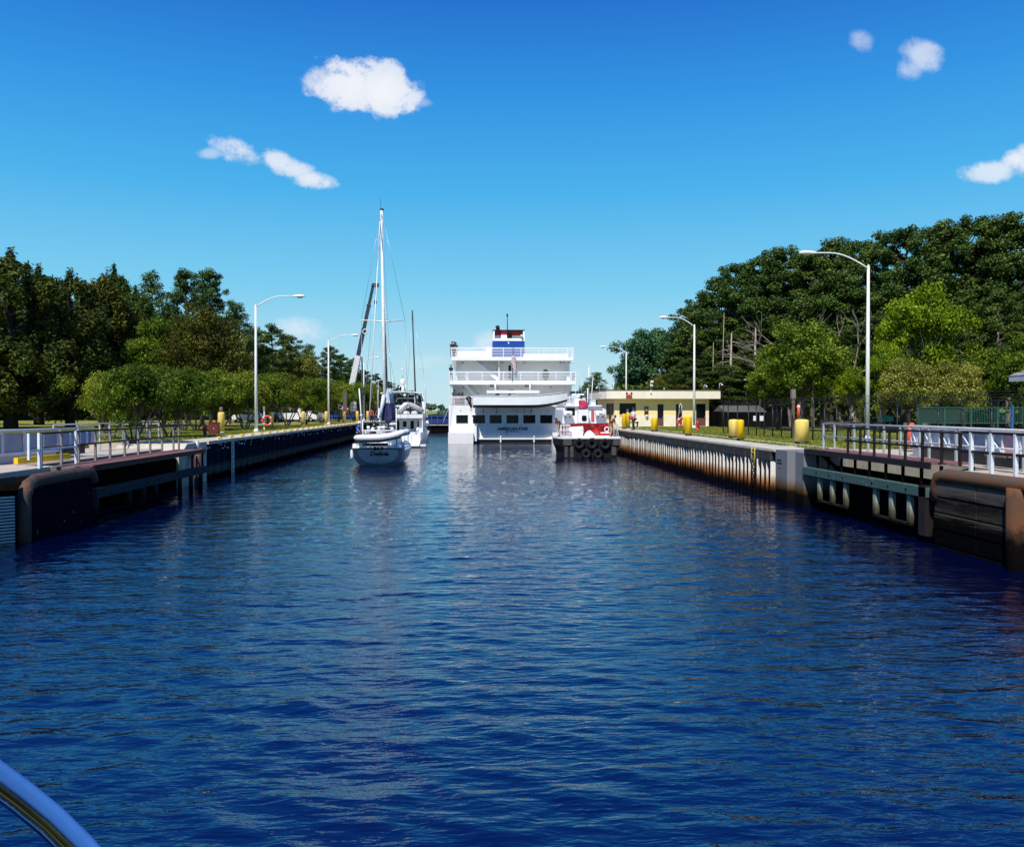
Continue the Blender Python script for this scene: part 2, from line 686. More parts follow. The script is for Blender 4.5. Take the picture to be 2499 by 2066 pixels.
def make_water():
    ys = list(np.arange(2.5, 22, 0.055))
    y = ys[-1]; st = 0.055
    while y < 96:
        st *= 1.014
        y += st
        ys.append(y)
    ys = np.array(ys)
    xs = np.arange(-18.0, 17.6, 0.085)
    X, Y = np.meshgrid(xs, ys)
    rg = np.random.RandomState(3)
    H = np.zeros_like(X)
    for i in range(60):
        lam = 0.21 * (8.0 ** (rg.rand() ** 1.5))
        th = rg.normal(0, 0.50) + 0.12
        kx, ky = math.sin(th) * 2 * PI / lam, math.cos(th) * 2 * PI / lam
        ph = rg.rand() * 2 * PI
        amp = 0.0034 * lam ** 0.85
        cx, cy, cr = rg.uniform(-14, 14), rg.uniform(3, 60), rg.uniform(6, 25)
        env = 0.45 + np.sin(X * rg.uniform(.05, .35) + Y * rg.uniform(.03, .25) + rg.rand() * 6) * 0.55
        H += amp * env * np.sin(kx * X + ky * Y + ph + 0.7 * np.sin(0.9 * X + ph) + 0.5 * np.sin(.35 * Y + ph * 2))
    # sharpen the crests a little
    H = H + 0.25 * np.abs(H)
    H *= np.clip((93 - Y) / 45, 0, 1)
    edge = np.clip(np.minimum(X - xs[0], xs[-1] - X) / 1.5, 0, 1)
    H *= edge
    H *= np.clip((Y - 2.5) / 1.0, 0, 1)
    H[-1, :] = 0
    ny, nx = X.shape
    vs = np.stack([X, Y, H], -1).reshape(-1, 3)
    idx = np.arange(ny * nx).reshape(ny, nx)
    q = np.stack([idx[:-1, :-1], idx[:-1, 1:], idx[1:, 1:], idx[1:, :-1]], -1).reshape(-1, 4)
    # the wide flat water round the rippled part
    x0, x1, y0, y1 = xs[0], xs[-1], ys[0], ys[-1]
    B = 2500.0
    extra = [(-B, -300, 0), (x0, -300, 0), (x1, -300, 0), (B, -300, 0),
             (-B, y0, 0), (x0, y0, 0), (x1, y0, 0), (B, y0, 0),
             (-B, y1, 0), (x0, y1, 0), (x1, y1, 0), (B, y1, 0),
             (-B, 3000, 0), (x0, 3000, 0), (x1, 3000, 0), (B, 3000, 0)]
    o = len(vs)
    ef = [(0, 1, 5, 4), (1, 2, 6, 5), (2, 3, 7, 6), (4, 5, 9, 8), (6, 7, 11, 10), (8, 9, 13, 12), (9, 10, 14, 13), (10, 11, 15, 14)]
    vs = np.concatenate([vs, np.array(extra)])
    ef = np.array(ef) + o
    fa = np.concatenate([q, ef])
    me = bpy.data.meshes.new('water')
    me.vertices.add(len(vs))
    me.vertices.foreach_set('co', vs.astype(np.float32).ravel())
    me.loops.add(fa.size)
    me.loops.foreach_set('vertex_index', fa.astype(np.int32).ravel())
    me.polygons.add(len(fa))
    me.polygons.foreach_set('loop_start', np.arange(0, fa.size, 4, dtype=np.int32))
    me.polygons.foreach_set('loop_total', np.full(len(fa), 4, dtype=np.int32))
    me.polygons.foreach_set('use_smooth', np.ones(len(fa), dtype=bool))
    me.materials.append(water_mat())
    me.update()
    me.validate()
    ob = bpy.data.objects.new('water', me)
    C.objects.link(ob)
    tag(ob, 'dark blue rippled water filling the lock', kind='structure')


make_water()

def grass_mat(name, a, b, c):
    m = mat(name, a, b, scale=1.3, rough=0.9, bump=0.9, bscale=22, lo=0.36, hi=0.60, c3=c, spec=0.15, detail=8)
    return m

M_grassL = grass_mat('grass left', (0.20, 0.22, 0.030), (0.29, 0.275, 0.045), (0.38, 0.32, 0.085))
M_grassR = grass_mat('grass right', (0.16, 0.21, 0.020), (0.24, 0.255, 0.035), (0.32, 0.29, 0.07))
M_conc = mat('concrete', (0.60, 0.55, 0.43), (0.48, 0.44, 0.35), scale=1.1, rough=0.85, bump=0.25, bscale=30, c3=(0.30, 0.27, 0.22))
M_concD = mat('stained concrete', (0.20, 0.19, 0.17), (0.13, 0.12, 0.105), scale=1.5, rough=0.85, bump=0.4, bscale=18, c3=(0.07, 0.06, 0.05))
M_apron = mat('apron concrete', (0.55, 0.47, 0.38), (0.44, 0.38, 0.31), scale=0.8, rough=0.85, bump=0.2, bscale=30)
M_far = mat('far grass', (0.05, 0.08, 0.015), (0.08, 0.10, 0.02), scale=0.1, rough=0.9)

# recess extents (along the lock)
RY0, RY1 = 22.4, 31.1      # right gate recess
LY0, LY1 = 28.5, 40.4      # left gate recess
LAP = 1.80                 # level of the lower apron beside the left gate

# ground: two big lawns with gaps left for the gate recesses
g = MB()
g.box(14.2, 900, -60, 2500, -2.0, ZR)
g.box(12.9, 14.0, RY1 + 2.9, 129.6, -2.0, ZR - .11)
tag(g.build('right_lawn', M_grassR), kind='structure')
g = MB()
g.box(-900, -18.2, -60, 2500, -2.0, ZL)
g.box(-18.2, -15.0, 45.2, 2500, -2.0, ZL)
tag(g.build('left_lawn', M_grassL), kind='structure')
M_litter = mat('leaf litter', (0.030, 0.030, 0.012), (0.016, 0.015, 0.008), scale=.6, rough=.95, bump=.5, bscale=9)
f0_, f1_ = at(1560, 1000, 92), at(1800, 1000, 80)
g = MB()
g.prism([(f0_.x, 92), (f1_.x, 77), (40, 60), (70, 52), (300, 40), (500, 400), (16, 400), (17, 100)], 'z', ZR - .02, ZR + .01)
tag(g.build('woodland_floor', M_litter), kind='structure')
g = MB()
g.prism([(-300, 132), (-60, 134), (-38, 142), (-32, 165), (-28, 400), (-500, 400)], 'z', ZL - .02, ZL + .01)
tag(g.build('woodland_floor', M_litter), kind='structure')
# aprons of concrete beside the gates
g = MB()
g.box(-18.2, -13.4, -60, LY0, -2.0, LAP)
g.box(-18.2, -14.4, LY0, 45.2, -2.0, LAP)
g.box(-18.2, -15.0, 42.0, 45.2, 1.5, ZL - .01)
tag(g.build('left_apron', M_apron), kind='structure')
g = MB()
g.box(12.9, 14.0, -60, RY0 - .4, -2.0, ZR - .04)
g.box(14.0, 19.0, -60, 33.8, ZR - .02, ZR + 0.006)
tag(g.build('right_apron', M_apron), kind='structure')
g = MB()
g.box(14.75, 15.3, 33.8, 130, ZR - .02, ZR + 0.008)
for i, (a, b, y) in enumerate(((15.6, 18.5, 41), (13.9, 14.7, 36.5), (15.9, 17.6, 52), (15.4, 19.5, 61), (15.4, 18.5, 69))):
    g.box(a, b, y, y + 0.8, ZR - .02, ZR + 0.012)
tag(g.build('right_path', M_conc), kind='structure')
g = MB()
g.box(-23.5, -22.4, 60, 135, ZL - .02, ZL + 0.008)
g.box(-60, -23.5, 100, 104, ZL - .02, ZL + 0.010)
tag(g.build('left_path', M_conc), kind='structure')

# ------------------------------------------------------------------ right lock wall
def zramp_mat(name, stops, noise_amp=0.35, nscale=(3, 3, .6), rough=0.8, metal=0.0, spots=None):
    """colour by height above the water (tide and rust stains), broken up by stretched noise"""
    m = bpy.data.materials.new(name)
    m.use_nodes = True
    t = m.node_tree
    b = t.nodes['Principled BSDF']
    b.inputs['Roughness'].default_value = rough
    b.inputs['Metallic'].default_value = metal
    b.inputs['Specular IOR Level'].default_value = 0.0
    g_ = t.nodes.new('ShaderNodeNewGeometry')
    sp = t.nodes.new('ShaderNodeSeparateXYZ')
    t.links.new(g_.outputs['Position'], sp.inputs[0])
    mp = t.nodes.new('ShaderNodeMapping')
    mp.inputs['Scale'].default_value = nscale
    t.links.new(g_.outputs['Position'], mp.inputs[0])
    n = t.nodes.new('ShaderNodeTexNoise')
    n.inputs['Scale'].default_value = 2.0
    n.inputs['Detail'].default_value = 6
    n.inputs['Roughness'].default_value = 0.65
    t.links.new(mp.outputs[0], n.inputs['Vector'])
    k = t.nodes.new('ShaderNodeMath'); k.operation = 'MULTIPLY_ADD'
    k.inputs[1].default_value = noise_amp * 2
    k.inputs[2].default_value = -noise_amp
    t.links.new(n.outputs[0], k.inputs[0])
    a = t.nodes.new('ShaderNodeMath')
    t.links.new(sp.outputs[2], a.inputs[0]); t.links.new(k.outputs[0], a.inputs[1])
    d = t.nodes.new('ShaderNodeMath'); d.operation = 'DIVIDE'
    d.inputs[1].default_value = 2.2
    t.links.new(a.outputs[0], d.inputs[0])
    r = t.nodes.new('ShaderNodeValToRGB')
    el = r.color_ramp.elements
    el[0].position = stops[0][0] / 2.2; el[0].color = (*stops[0][1], 1)
    el[1].position = stops[-1][0] / 2.2; el[1].color = (*stops[-1][1], 1)
    for z, c in stops[1:-1]:
        e = el.new(z / 2.2); e.color = (*c, 1)
    t.links.new(d.outputs[0], r.inputs[0])
    col = r.outputs[0]
    if spots:
        v = t.nodes.new('ShaderNodeTexVoronoi')
        v.inputs['Scale'].default_value = spots[0]
        t.links.new(g_.outputs['Position'], v.inputs['Vector'])
        lt = t.nodes.new('ShaderNodeMath'); lt.operation = 'LESS_THAN'; lt.inputs[1].default_value = spots[1]
        t.links.new(v.outputs['Distance'], lt.inputs[0])
        gt = t.nodes.new('ShaderNodeMath'); gt.operation = 'GREATER_THAN'; gt.inputs[1].default_value = spots[2]
        t.links.new(a.outputs[0], gt.inputs[0])
        n3 = t.nodes.new('ShaderNodeTexNoise'); n3.inputs['Scale'].default_value = 0.9
        t.links.new(g_.outputs['Position'], n3.inputs['Vector'])
        g3 = t.nodes.new('ShaderNodeMath'); g3.operation = 'GREATER_THAN'; g3.inputs[1].default_value = 0.42
        t.links.new(n3.outputs[0], g3.inputs[0])
        mm = t.nodes.new('ShaderNodeMath'); mm.operation = 'MULTIPLY'
        t.links.new(lt.outputs[0], mm.inputs[0]); t.links.new(gt.outputs[0], mm.inputs[1])
        mm2 = t.nodes.new('ShaderNodeMath'); mm2.operation = 'MULTIPLY'
        t.links.new(mm.outputs[0], mm2.inputs[0]); t.links.new(g3.outputs[0], mm2.inputs[1])
        mx = t.nodes.new('ShaderNodeMix'); mx.data_type = 'RGBA'
        mx.inputs[7].default_value = (0.75, 0.76, 0.8, 1)
        t.links.new(mm2.outputs[0], mx.inputs[0]); t.links.new(col, mx.inputs[6])
        col = mx.outputs[2]
    t.links.new(col, b.inputs['Base Color'])
    bp = t.nodes.new('ShaderNodeBump'); bp.inputs['Strength'].default_value = 0.3; bp.inputs['Distance'].default_value = 0.03
    t.links.new(n.outputs[0], bp.inputs['Height']); t.links.new(bp.outputs[0], b.inputs['Normal'])
    MATS[name] = m
    return m

BLK = (0.004, 0.004, 0.005)
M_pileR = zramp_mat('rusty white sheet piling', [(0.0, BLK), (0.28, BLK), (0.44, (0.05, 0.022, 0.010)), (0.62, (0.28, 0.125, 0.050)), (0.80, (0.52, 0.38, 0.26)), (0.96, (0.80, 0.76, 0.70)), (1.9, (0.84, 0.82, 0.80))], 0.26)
M_flange = zramp_mat('shaded piling flange', [(0.0, BLK), (0.3, BLK), (0.6, (0.030, 0.013, 0.006)), (1.0, (0.035, 0.022, 0.016)), (1.9, (0.030, 0.026, 0.026))], 0.3)  # near black tone paints the flanges as if in shade
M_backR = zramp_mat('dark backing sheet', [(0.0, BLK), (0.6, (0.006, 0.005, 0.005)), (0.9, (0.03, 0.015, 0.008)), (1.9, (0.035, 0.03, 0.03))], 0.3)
M_pileL = zramp_mat('shaded dark sheet piling', [(0.0, BLK), (0.22, BLK), (0.36, (0.085, 0.090, 0.072)), (0.62, (0.095, 0.092, 0.078)), (0.82, (0.020, 0.022, 0.034)), (1.9, (0.014, 0.016, 0.030))], 0.22, spots=(3.6, 0.27, 1.50))  # dark navy above the tide band paints the wall's shade into the colour
M_wing = zramp_mat('grey concrete with tide stain', [(0.0, BLK), (0.45, (0.01, 0.008, 0.006)), (0.62, (0.10, 0.06, 0.03)), (0.85, (0.17, 0.15, 0.12)), (0.98, (0.20, 0.20, 0.21)), (2.1, (0.19, 0.20, 0.22))], 0.14, (1, 1, 1))
M_block = mat('grey fender rubber', (0.055, 0.052, 0.05), (0.035, 0.032, 0.032), scale=6, rough=0.8, bump=0.4, spec=.2)
M_dark = mat('blackened steel', (0.005, 0.005, 0.005), (0.010, 0.008, 0.008), scale=3, rough=0.8, bump=0.3, spec=.0)
M_rust = mat('rusted pipe', (0.085, 0.050, 0.034), (0.16, 0.065, 0.028), scale=2.4, rough=0.75, bump=0.5, bscale=16, c3=(0.10, 0.085, 0.07), lo=.42, hi=.62)
M_rustD = mat('dark rusted pipe', (0.040, 0.032, 0.030), (0.12, 0.050, 0.028), scale=2.4, rough=0.75, bump=0.5, bscale=16, c3=(0.09, 0.085, 0.08))
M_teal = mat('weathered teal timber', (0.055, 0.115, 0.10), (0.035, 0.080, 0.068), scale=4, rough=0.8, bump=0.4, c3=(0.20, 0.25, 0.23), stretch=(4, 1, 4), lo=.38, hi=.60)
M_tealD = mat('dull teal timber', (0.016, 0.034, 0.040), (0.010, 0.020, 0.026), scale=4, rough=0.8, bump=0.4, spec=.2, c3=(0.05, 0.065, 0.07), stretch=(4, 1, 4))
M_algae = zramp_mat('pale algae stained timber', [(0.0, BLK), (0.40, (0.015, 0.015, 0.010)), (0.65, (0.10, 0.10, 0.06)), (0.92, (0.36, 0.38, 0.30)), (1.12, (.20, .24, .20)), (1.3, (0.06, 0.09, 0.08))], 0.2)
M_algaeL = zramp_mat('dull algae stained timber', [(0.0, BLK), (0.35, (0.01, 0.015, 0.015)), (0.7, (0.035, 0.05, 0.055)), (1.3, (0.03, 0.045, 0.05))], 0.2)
M_deckred = mat('red brown deck plate', (0.20, 0.085, 0.075), (0.15, 0.065, 0.06), scale=3, rough=0.8, bump=0.2)
M_brnsteel = mat('dark brown steel', (0.022, 0.014, 0.014), (0.014, 0.009, 0.010), scale=4, rough=0.6, spec=.25)
M_yel = mat('yellow paint', (0.90, 0.58, 0.01), (0.76, 0.44, 0.01), scale=1.6, stretch=(5, 5, .7), bump=.15, rough=0.5, spec=.25, c3=(0.66, 0.40, 0.04))
M_yelP = mat('pale yellow paint', (0.92, 0.70, 0.20), (0.80, 0.55, 0.13), scale=1.6, stretch=(5, 5, .7), bump=.15, rough=0.55, spec=.25)
M_white = mat('white paint', (0.80, 0.80, 0.78), (0.74, 0.74, 0.72), scale=2, rough=0.35)
M_whiteB = mat('blue white paint', (0.78, 0.80, 0.82), (0.64, 0.68, 0.74), scale=5, rough=0.5)
M_galv = mat('galvanised steel', (0.50, 0.52, 0.54), (0.40, 0.42, 0.44), scale=6, rough=0.5, metal=0.3)
M_lampw = mat('white lamp paint', (0.84, 0.83, 0.80), (0.76, 0.75, 0.73), scale=3, rough=0.6, spec=.3)
M_orange = mat('orange red ring', (0.75, 0.10, 0.03), (0.62, 0.08, 0.03), scale=8, rough=0.5)
M_redh = mat('red paint', (0.55, 0.02, 0.02), (0.45, 0.02, 0.02), scale=6, rough=0.4)
M_reddark = mat('dark red paint', (0.16, 0.02, 0.02), (0.10, 0.015, 0.015), scale=6, rough=0.5)
M_wood = mat('weathered wood', (0.20, 0.15, 0.11), (0.13, 0.10, 0.075), scale=5, rough=0.85, bump=0.4, stretch=(3, 3, .5))
M_black = mat('black paint', (0.008, 0.008, 0.009), (0.014, 0.014, 0.015), scale=5, rough=0.5)
M_glass = mat('dark window glass', (0.004, 0.004, 0.006), (0.006, 0.007, 0.009), scale=1, rough=0.12, spec=0.2)
M_rubber = mat('black rubber', (0.010, 0.010, 0.011), (0.018, 0.018, 0.019), scale=8, rough=0.8, bump=0.3, spec=.2)

wr = thing('lock_wall', (WR, 34, 0), 'right lock wall of rust streaked white sheet piles under a pale concrete cap', 'lock wall')
YE = 129.0
b = MB()
segs = 12
yy = RY1 + 2.9
for k in range(segs):
    y1 = 34.0 + (YE - 34.0) * (k + 1) / segs
    b.box(WR - .06, 14.0, yy, y1 - .02, 1.93, ZR)
    yy = y1
b.build('cap', M_conc, wr)
b = MB().box(WR + .42, 12.9, 34.0, YE, -2, 1.93)
b.build('backing_wall', M_backR, wr)
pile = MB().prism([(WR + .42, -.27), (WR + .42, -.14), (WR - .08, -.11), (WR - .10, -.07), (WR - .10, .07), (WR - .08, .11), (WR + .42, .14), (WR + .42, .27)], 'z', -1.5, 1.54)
pme = None
y = 34.45
i = 0
while y < 72:
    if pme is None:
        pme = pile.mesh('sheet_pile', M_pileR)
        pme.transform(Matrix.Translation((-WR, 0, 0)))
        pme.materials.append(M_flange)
        for pf in pme.polygons:          # rust streaked webs are painted pale as sunlit, flanges painted dark as shaded
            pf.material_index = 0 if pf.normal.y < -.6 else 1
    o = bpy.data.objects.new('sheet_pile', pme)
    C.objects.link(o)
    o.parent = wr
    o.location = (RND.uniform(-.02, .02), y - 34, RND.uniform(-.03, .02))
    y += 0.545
    i += 1
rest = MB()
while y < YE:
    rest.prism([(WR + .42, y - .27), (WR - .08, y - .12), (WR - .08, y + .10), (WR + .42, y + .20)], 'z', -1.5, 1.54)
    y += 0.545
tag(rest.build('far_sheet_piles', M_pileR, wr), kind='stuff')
bme = MB().box(-.10, .40, .08, 1.52, 1.55, 1.92).mesh('fender_block', M_block)
y = 34.3
while y < YE - 2:
    o = bpy.data.objects.new('fender_block', bme)
    C.objects.link(o)
    o.parent = wr
    o.location = (RND.uniform(-.015, .015), y - 34, 0)
    y += 1.6
# ladder on the right wall
YLAD = wy(1845, WR)
def ladder(y, X, sgn, m, root, z1=2.02):
    b = MB()
    b.box(X, X + sgn * .05, y - .22, y - .17, -.6, z1)
    b.box(X, X + sgn * .05, y + .17, y + .22, -.6, z1)
    l = b.build('ladder', m, root)
    for k in range(9):
        MB().box(X, X + sgn * .04, y - .17, y + .17, k * .27 - .4, k * .27 - .36).build('rung', m, l)
M_yladder = zramp_mat('worn yellow ladder', [(0, BLK), (.9, (.02, .015, .01)), (1.35, (.10, .08, .03)), (1.65, (.60, .48, .10)), (2.1, (.75, .62, .15))], .2)
ladder(YLAD, WR - .14, 1, M_yladder, wr)
# concrete wing wall between piling and gate recess
w = MB()
w.prism([(WR, 34.0), (14.0, 34.0), (14.0, RY1), (WR, RY1), (WR, 31.9), (WR + .25, 32.1), (WR + .25, 32.55), (WR, 32.75)], 'z', -2, ZR - .005)
w.build('wing_wall', M_wing, wr)
MB().box(WR - .012, WR + .01, 33.35, 33.85, 1.60, 1.65).box(WR - .012, WR + .01, 33.3, 33.85, 1.48, 1.53).box(WR - .012, WR + .01, 33.5, 33.65, 1.30, 1.33).build('gauge_mark', M_black, wr)

# ------------------------------------------------------------------ left lock wall
wlft = thing('lock_wall', (WL, 46, 0), 'left lock wall of black corrugated piling with pale tide line and light cap', 'lock wall')
YLE = 135.0
b = MB()
yy = 44.6
for k in range(10):
    y1 = 44.6 + (YLE - 44.6) * (k + 1) / 10
    b.box(-15.0, WL + .12, yy, y1 - .02, 1.86, ZL)
    yy = y1
b.build('cap', M_conc, wlft)
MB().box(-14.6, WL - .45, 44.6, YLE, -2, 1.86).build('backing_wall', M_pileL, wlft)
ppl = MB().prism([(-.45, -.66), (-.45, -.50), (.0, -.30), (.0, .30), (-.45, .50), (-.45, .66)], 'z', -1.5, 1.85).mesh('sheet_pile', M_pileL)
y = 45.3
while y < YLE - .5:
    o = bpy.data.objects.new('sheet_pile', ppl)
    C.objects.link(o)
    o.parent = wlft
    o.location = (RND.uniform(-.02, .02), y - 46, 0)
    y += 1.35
YL2 = wy(564, WL)
ladder(YL2, WL + .06, 1, M_whiteB, wlft)
# pale nose block at the near end of the left wall, slanting down to the gate deck
nb = MB().prism([(40.4, 1.3), (40.4, 1.42), (41.6, 2.0), (44.6, 2.0), (44.6, -2), (40.4, -2)], 'x', -16.6, WL)
nb.build('nose_block', M_conc, wlft)
MB().cyl((WL + .02, 43.0, 1.45), (WL + .02, 43.0, 2.1), .11).build('bollard_pin', M_galv, wlft)
for k in range(26):
    y = 47.5 + k * 2.35
    o = None
    MB().box(WL - .30, WL - .05, y - .09, y + .09, ZL, ZL + .10).box(WL - .25, WL - .10, y - .18, y + .18, ZL + .10, ZL + .15).build('mooring_cleat', M_yelP, wlft)
# rounded pipe nose in front of the piling
MB().tube([(WL + .55, 41.5, -1), (WL + .55, 41.5, 1.35), (WL + .52, 41.75, 1.55), (WL + .4, 42.4, 1.62), (WL + .1, 43.3, 1.62)], .20, 12).build('nose_pipe', M_rustD, wlft)

# ------------------------------------------------------------------ gate recesses (concrete pockets)
rc = MB()
rc.box(14.0, 14.2, RY0 - .4, 34.0, -2, ZR - .005)
rc.box(12.9, 14.0, RY0 - .4, RY0, -2, ZR - .05)
tag(rc.build('right_recess_wall', M_conc), kind='structure')
rc = MB()
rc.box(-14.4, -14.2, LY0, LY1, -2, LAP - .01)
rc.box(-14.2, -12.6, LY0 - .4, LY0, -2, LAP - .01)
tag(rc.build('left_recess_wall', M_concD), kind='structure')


def gate_walkway(root, X0, X1, ya, yb, zt, posts, wal_z0, wal_z1, legs, zleg, mw, ml, md, side):
    """deck with fascia, hangers below it, a timber waler and timber legs"""
    MB().box(X0, X1, ya, yb, zt - .05, zt).build('deck', M_deckred, root)
    xf = X0 if side > 0 else X1
    MB().box(xf - .03, xf + .03, ya, yb, zt - .17, zt + .012).build('fascia', M_brnsteel, root)
    n = 1
    for y in posts:
        MB().box(xf + .05 * side, xf + .12 * side, y - .035, y + .035, wal_z1, zt - .05).build('hanger', md, root)
    cuts = [ya, ya + (yb - ya) * .36, ya + (yb - ya) * .68, yb]
    for a_, b_ in zip(cuts[:-1], cuts[1:]):
        MB().box(xf - .10 * side, xf + .14 * side, a_ + .01, b_ - .01, wal_z0, wal_z1).build('waler', mw, root, bevel=.015)
    for y in legs:
        MB().box(xf - .03 * side, xf + .10 * side, y - .10, y + .10, zleg, wal_z0).build('leg', ml, root, bevel=.02)
        MB().cyl((xf - .12 * side, y, (wal_z0 + wal_z1) / 2), (xf - .09 * side, y, (wal_z0 + wal_z1) / 2), .03, n=8).build('bolt', M_dark, root)


gw = thing('gate_walkway', (WR, 26.5, 0), 'dark steel walkway over green timber waler along the right gate recess', 'walkway')
posts = [wy(p, WR) for p in (1989, 2015.7, 2047, 2080, 2115, 2154.6, 2196, 2241, 2289)]
legs = [wy(p, WR) for p in (1998.6, 2029.6, 2062.2, 2135.3, 2174.8, 2219)]
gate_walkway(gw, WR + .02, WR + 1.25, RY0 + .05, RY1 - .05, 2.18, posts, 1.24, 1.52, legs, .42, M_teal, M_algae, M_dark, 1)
for a_, b_ in ((2, 0), (5, 3)):
    MB().box(WR + .0, WR + .09, legs[a_] - .1, legs[b_] + .1, .36, .43).build('foot_rail', M_algae, gw)
MB().beam((WR + .5, RY0 + 2.2, 1.3), (WR + 1.6, RY0 + .6, 2.0), .08, .1).build('brace', M_dark, gw)
MB().beam((WR + .5, RY1 - 2.6, 1.3), (WR + .5, RY1 - .2, 2.05), .08, .1).build('brace', M_dark, gw)
MB().box(WR + 1.2, WR + 1.4, RY0 + .05, RY1 - .05, -1, 1.55).build('curtain_plate', M_dark, gw)
# end post of the waler at the near side
MB().box(WR - .08, WR + .2, RY0 + .1, RY0 + .45, .2, 1.55).build('end_post', M_brnsteel, gw)

gl = thing('gate_walkway', (WL, 34.5, 0), 'red brown decked walkway over dull timber waler along the left gate recess', 'walkway')
XL = -12.2
postsl = [wy(p, XL) for p in (250, 300, 340, 367, 399, 425, 473, 498)]
legsl = [wy(p, XL) for p in (317, 352, 381, 440, 467, 490)]
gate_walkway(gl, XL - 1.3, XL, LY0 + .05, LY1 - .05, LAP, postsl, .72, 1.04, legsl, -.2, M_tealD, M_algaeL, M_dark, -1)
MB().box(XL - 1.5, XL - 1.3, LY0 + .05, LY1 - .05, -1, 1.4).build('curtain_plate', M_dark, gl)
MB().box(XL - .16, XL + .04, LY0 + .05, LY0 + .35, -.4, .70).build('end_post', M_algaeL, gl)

# ------------------------------------------------------------------ rusty bumpers beside the recesses
M_rust = zramp_mat('rusted pipe with wet foot', [(0, BLK), (.55, (.005, .004, .004)), (.78, (.04, .022, .015)), (1.0, (.12, .055, .03)), (1.6, (.085, .05, .034)), (1.85, (.17, .075, .035)), (2.0, (.11, .085, .07)), (2.2, (.16, .08, .05))], .38, (2.2, 2.2, 1.6))
M_timber = zramp_mat('black wet timber', [(0, BLK), (.60, BLK), (.74, (.012, .009, .007)), (.9, (.06, .05, .04)), (1.2, (.012, .010, .009)), (1.6, (.11, .095, .08)), (2.1, (.02, .016, .013))], .42, (3, .5, 5))
bp_ = thing('lock_bumper', (WR, 21, 0), 'rusty pipe edged bumper faced with dark timbers at the right edge', 'bumper')
b = MB().box(WR + .12, WR + 1.0, -20, RY0 - .3, -2, 1.86)
b.build('core', M_dark, bp_)
YV = wy(2484, WR)
M_timber0 = mat('black wet timber 0', (0.016, 0.012, 0.010), (0.007, 0.006, 0.006), scale=5, rough=0.85, bump=0.6, spec=.15, c3=(0.05, 0.045, 0.04), stretch=(3, .6, 4), lo=.42, hi=.64)
for k in range(5):
    zz = 1.72 - k * .42
    for (a_, b_) in ((YV + .3, YV + 1.55), (YV + 1.57, RY0 - .2), (6, YV - .3)):
        MB().box(WR - .01 + .02 * (k % 2), WR + .12, a_, b_, zz - .39, zz).build('timber', M_timber, bp_, bevel=.02)
MB().tube([(WR + .12, RY0 - .2, 1.2), (WR + .12, RY0 - .18, 1.55), (WR + .12, RY0 - .28, 1.80), (WR + .12, RY0 - .6, 1.87), (WR + .12, YV, 1.88), (WR + .12, 4, 1.88)], .20, 16).build('top_pipe', M_rust, bp_)
MB().cyl((WR + .06, YV, -1.5), (WR + .06, YV, 1.84), .27, n=18).build('corner_pipe', M_rust, bp_)

bl = thing('lock_bumper', (XL, 26, 0), 'brown pipe edged bumper with black panels at the left edge', 'bumper')
MB().box(XL - 1.2, XL - .14, 24.3, LY0 - .3, -2, 1.62).build('core', M_dark, bl)
M_navy = mat('black navy plate', (0.006, 0.007, 0.016), (0.004, 0.005, 0.010), scale=3, rough=0.7, bump=0.3, c3=(0.16, 0.17, 0.19), lo=.47, hi=.64, spec=.0)
for a_, b_ in ((24.5, 25.6), (25.63, 27.0), (27.03, LY0 - .1)):
    MB().box(XL - .14, XL + .0, a_, b_, -.6, 1.48).build('panel', M_navy, bl, bevel=.02)
MB().tube([(XL - .05, LY0 + .05, 1.3), (XL - .05, LY0 - .05, 1.5), (XL - .05, LY0 - .35, 1.62), (XL - .05, 24.9, 1.62), (XL - .05, 24.45, 1.5), (XL - .05, 24.25, 1.2), (XL - .05, 24.2, -1)], .19, 14).build('top_pipe', M_rustD, bl)

# corrugated plate, deck edge and waler left of the bumper
cp = thing('gate_pocket', (XL - .6, 21, 0), 'sunlit ribbed steel plates below the pale deck at the far left edge', 'gate frame')
for k in range(26):
    z = 1.28 - k * .085
    MB().beam((-12.62 - .0, 23.15, z), (-12.25, 23.75, z - .02), .05, .05).build('rib', M_galv, cp)
MB().box(-13.3, -12.75, 23.0, 24.0, -1, 1.35).build('back_plate', M_dark, cp)
MB().box(-13.4, -12.35, 10, 24.0, 1.62, 1.80).build('deck_edge', M_brnsteel, cp)
MB().box(-13.4, -12.40, 10, 23.2, 1.80, 1.815).build('deck', M_apron, cp)
MB().box(-12.5, -12.2, 14, 22.9, .78, 1.20).build('waler', M_tealD, cp, bevel=.02)
MB().box(-12.5, -12.36, 21.0, 21.2, -1, .78).build('leg', M_algaeL, cp)
for k in range(9):
    z = 1.1 - k * .085
    MB().beam((-13.25, 22.0, z), (-12.95 - .03 * (8 - k), 22.6, z), .04, .04).build('rib', M_galv, cp)

# ------------------------------------------------------------------ railings
def railing(name, label, pts, posts, zt, zm, zb, r, m, mp_, cat='railing'):
    p0, p1 = Vector(pts[0]), Vector(pts[-1])
    t = thing(name, (p0.x, p0.y, zb if not callable(zb) else zb(0)), label, cat)
    for zz in (zt, zm):
        MB().tube([(p0.x, p0.y, zz), (p1.x, p1.y, zz)], r, 8).build('rail', m, t)
    for y in posts:
        f = (y - p0.y) / (p1.y - p0.y)
        x = p0.x + (p1.x - p0.x) * f
        z0 = zb if not callable(zb) else zb(f)
        MB().box(x - r * 1.1, x + r * 1.1, y - r * 1.1, y + r * 1.1, z0, zt).build('post', mp_, t)
    return t

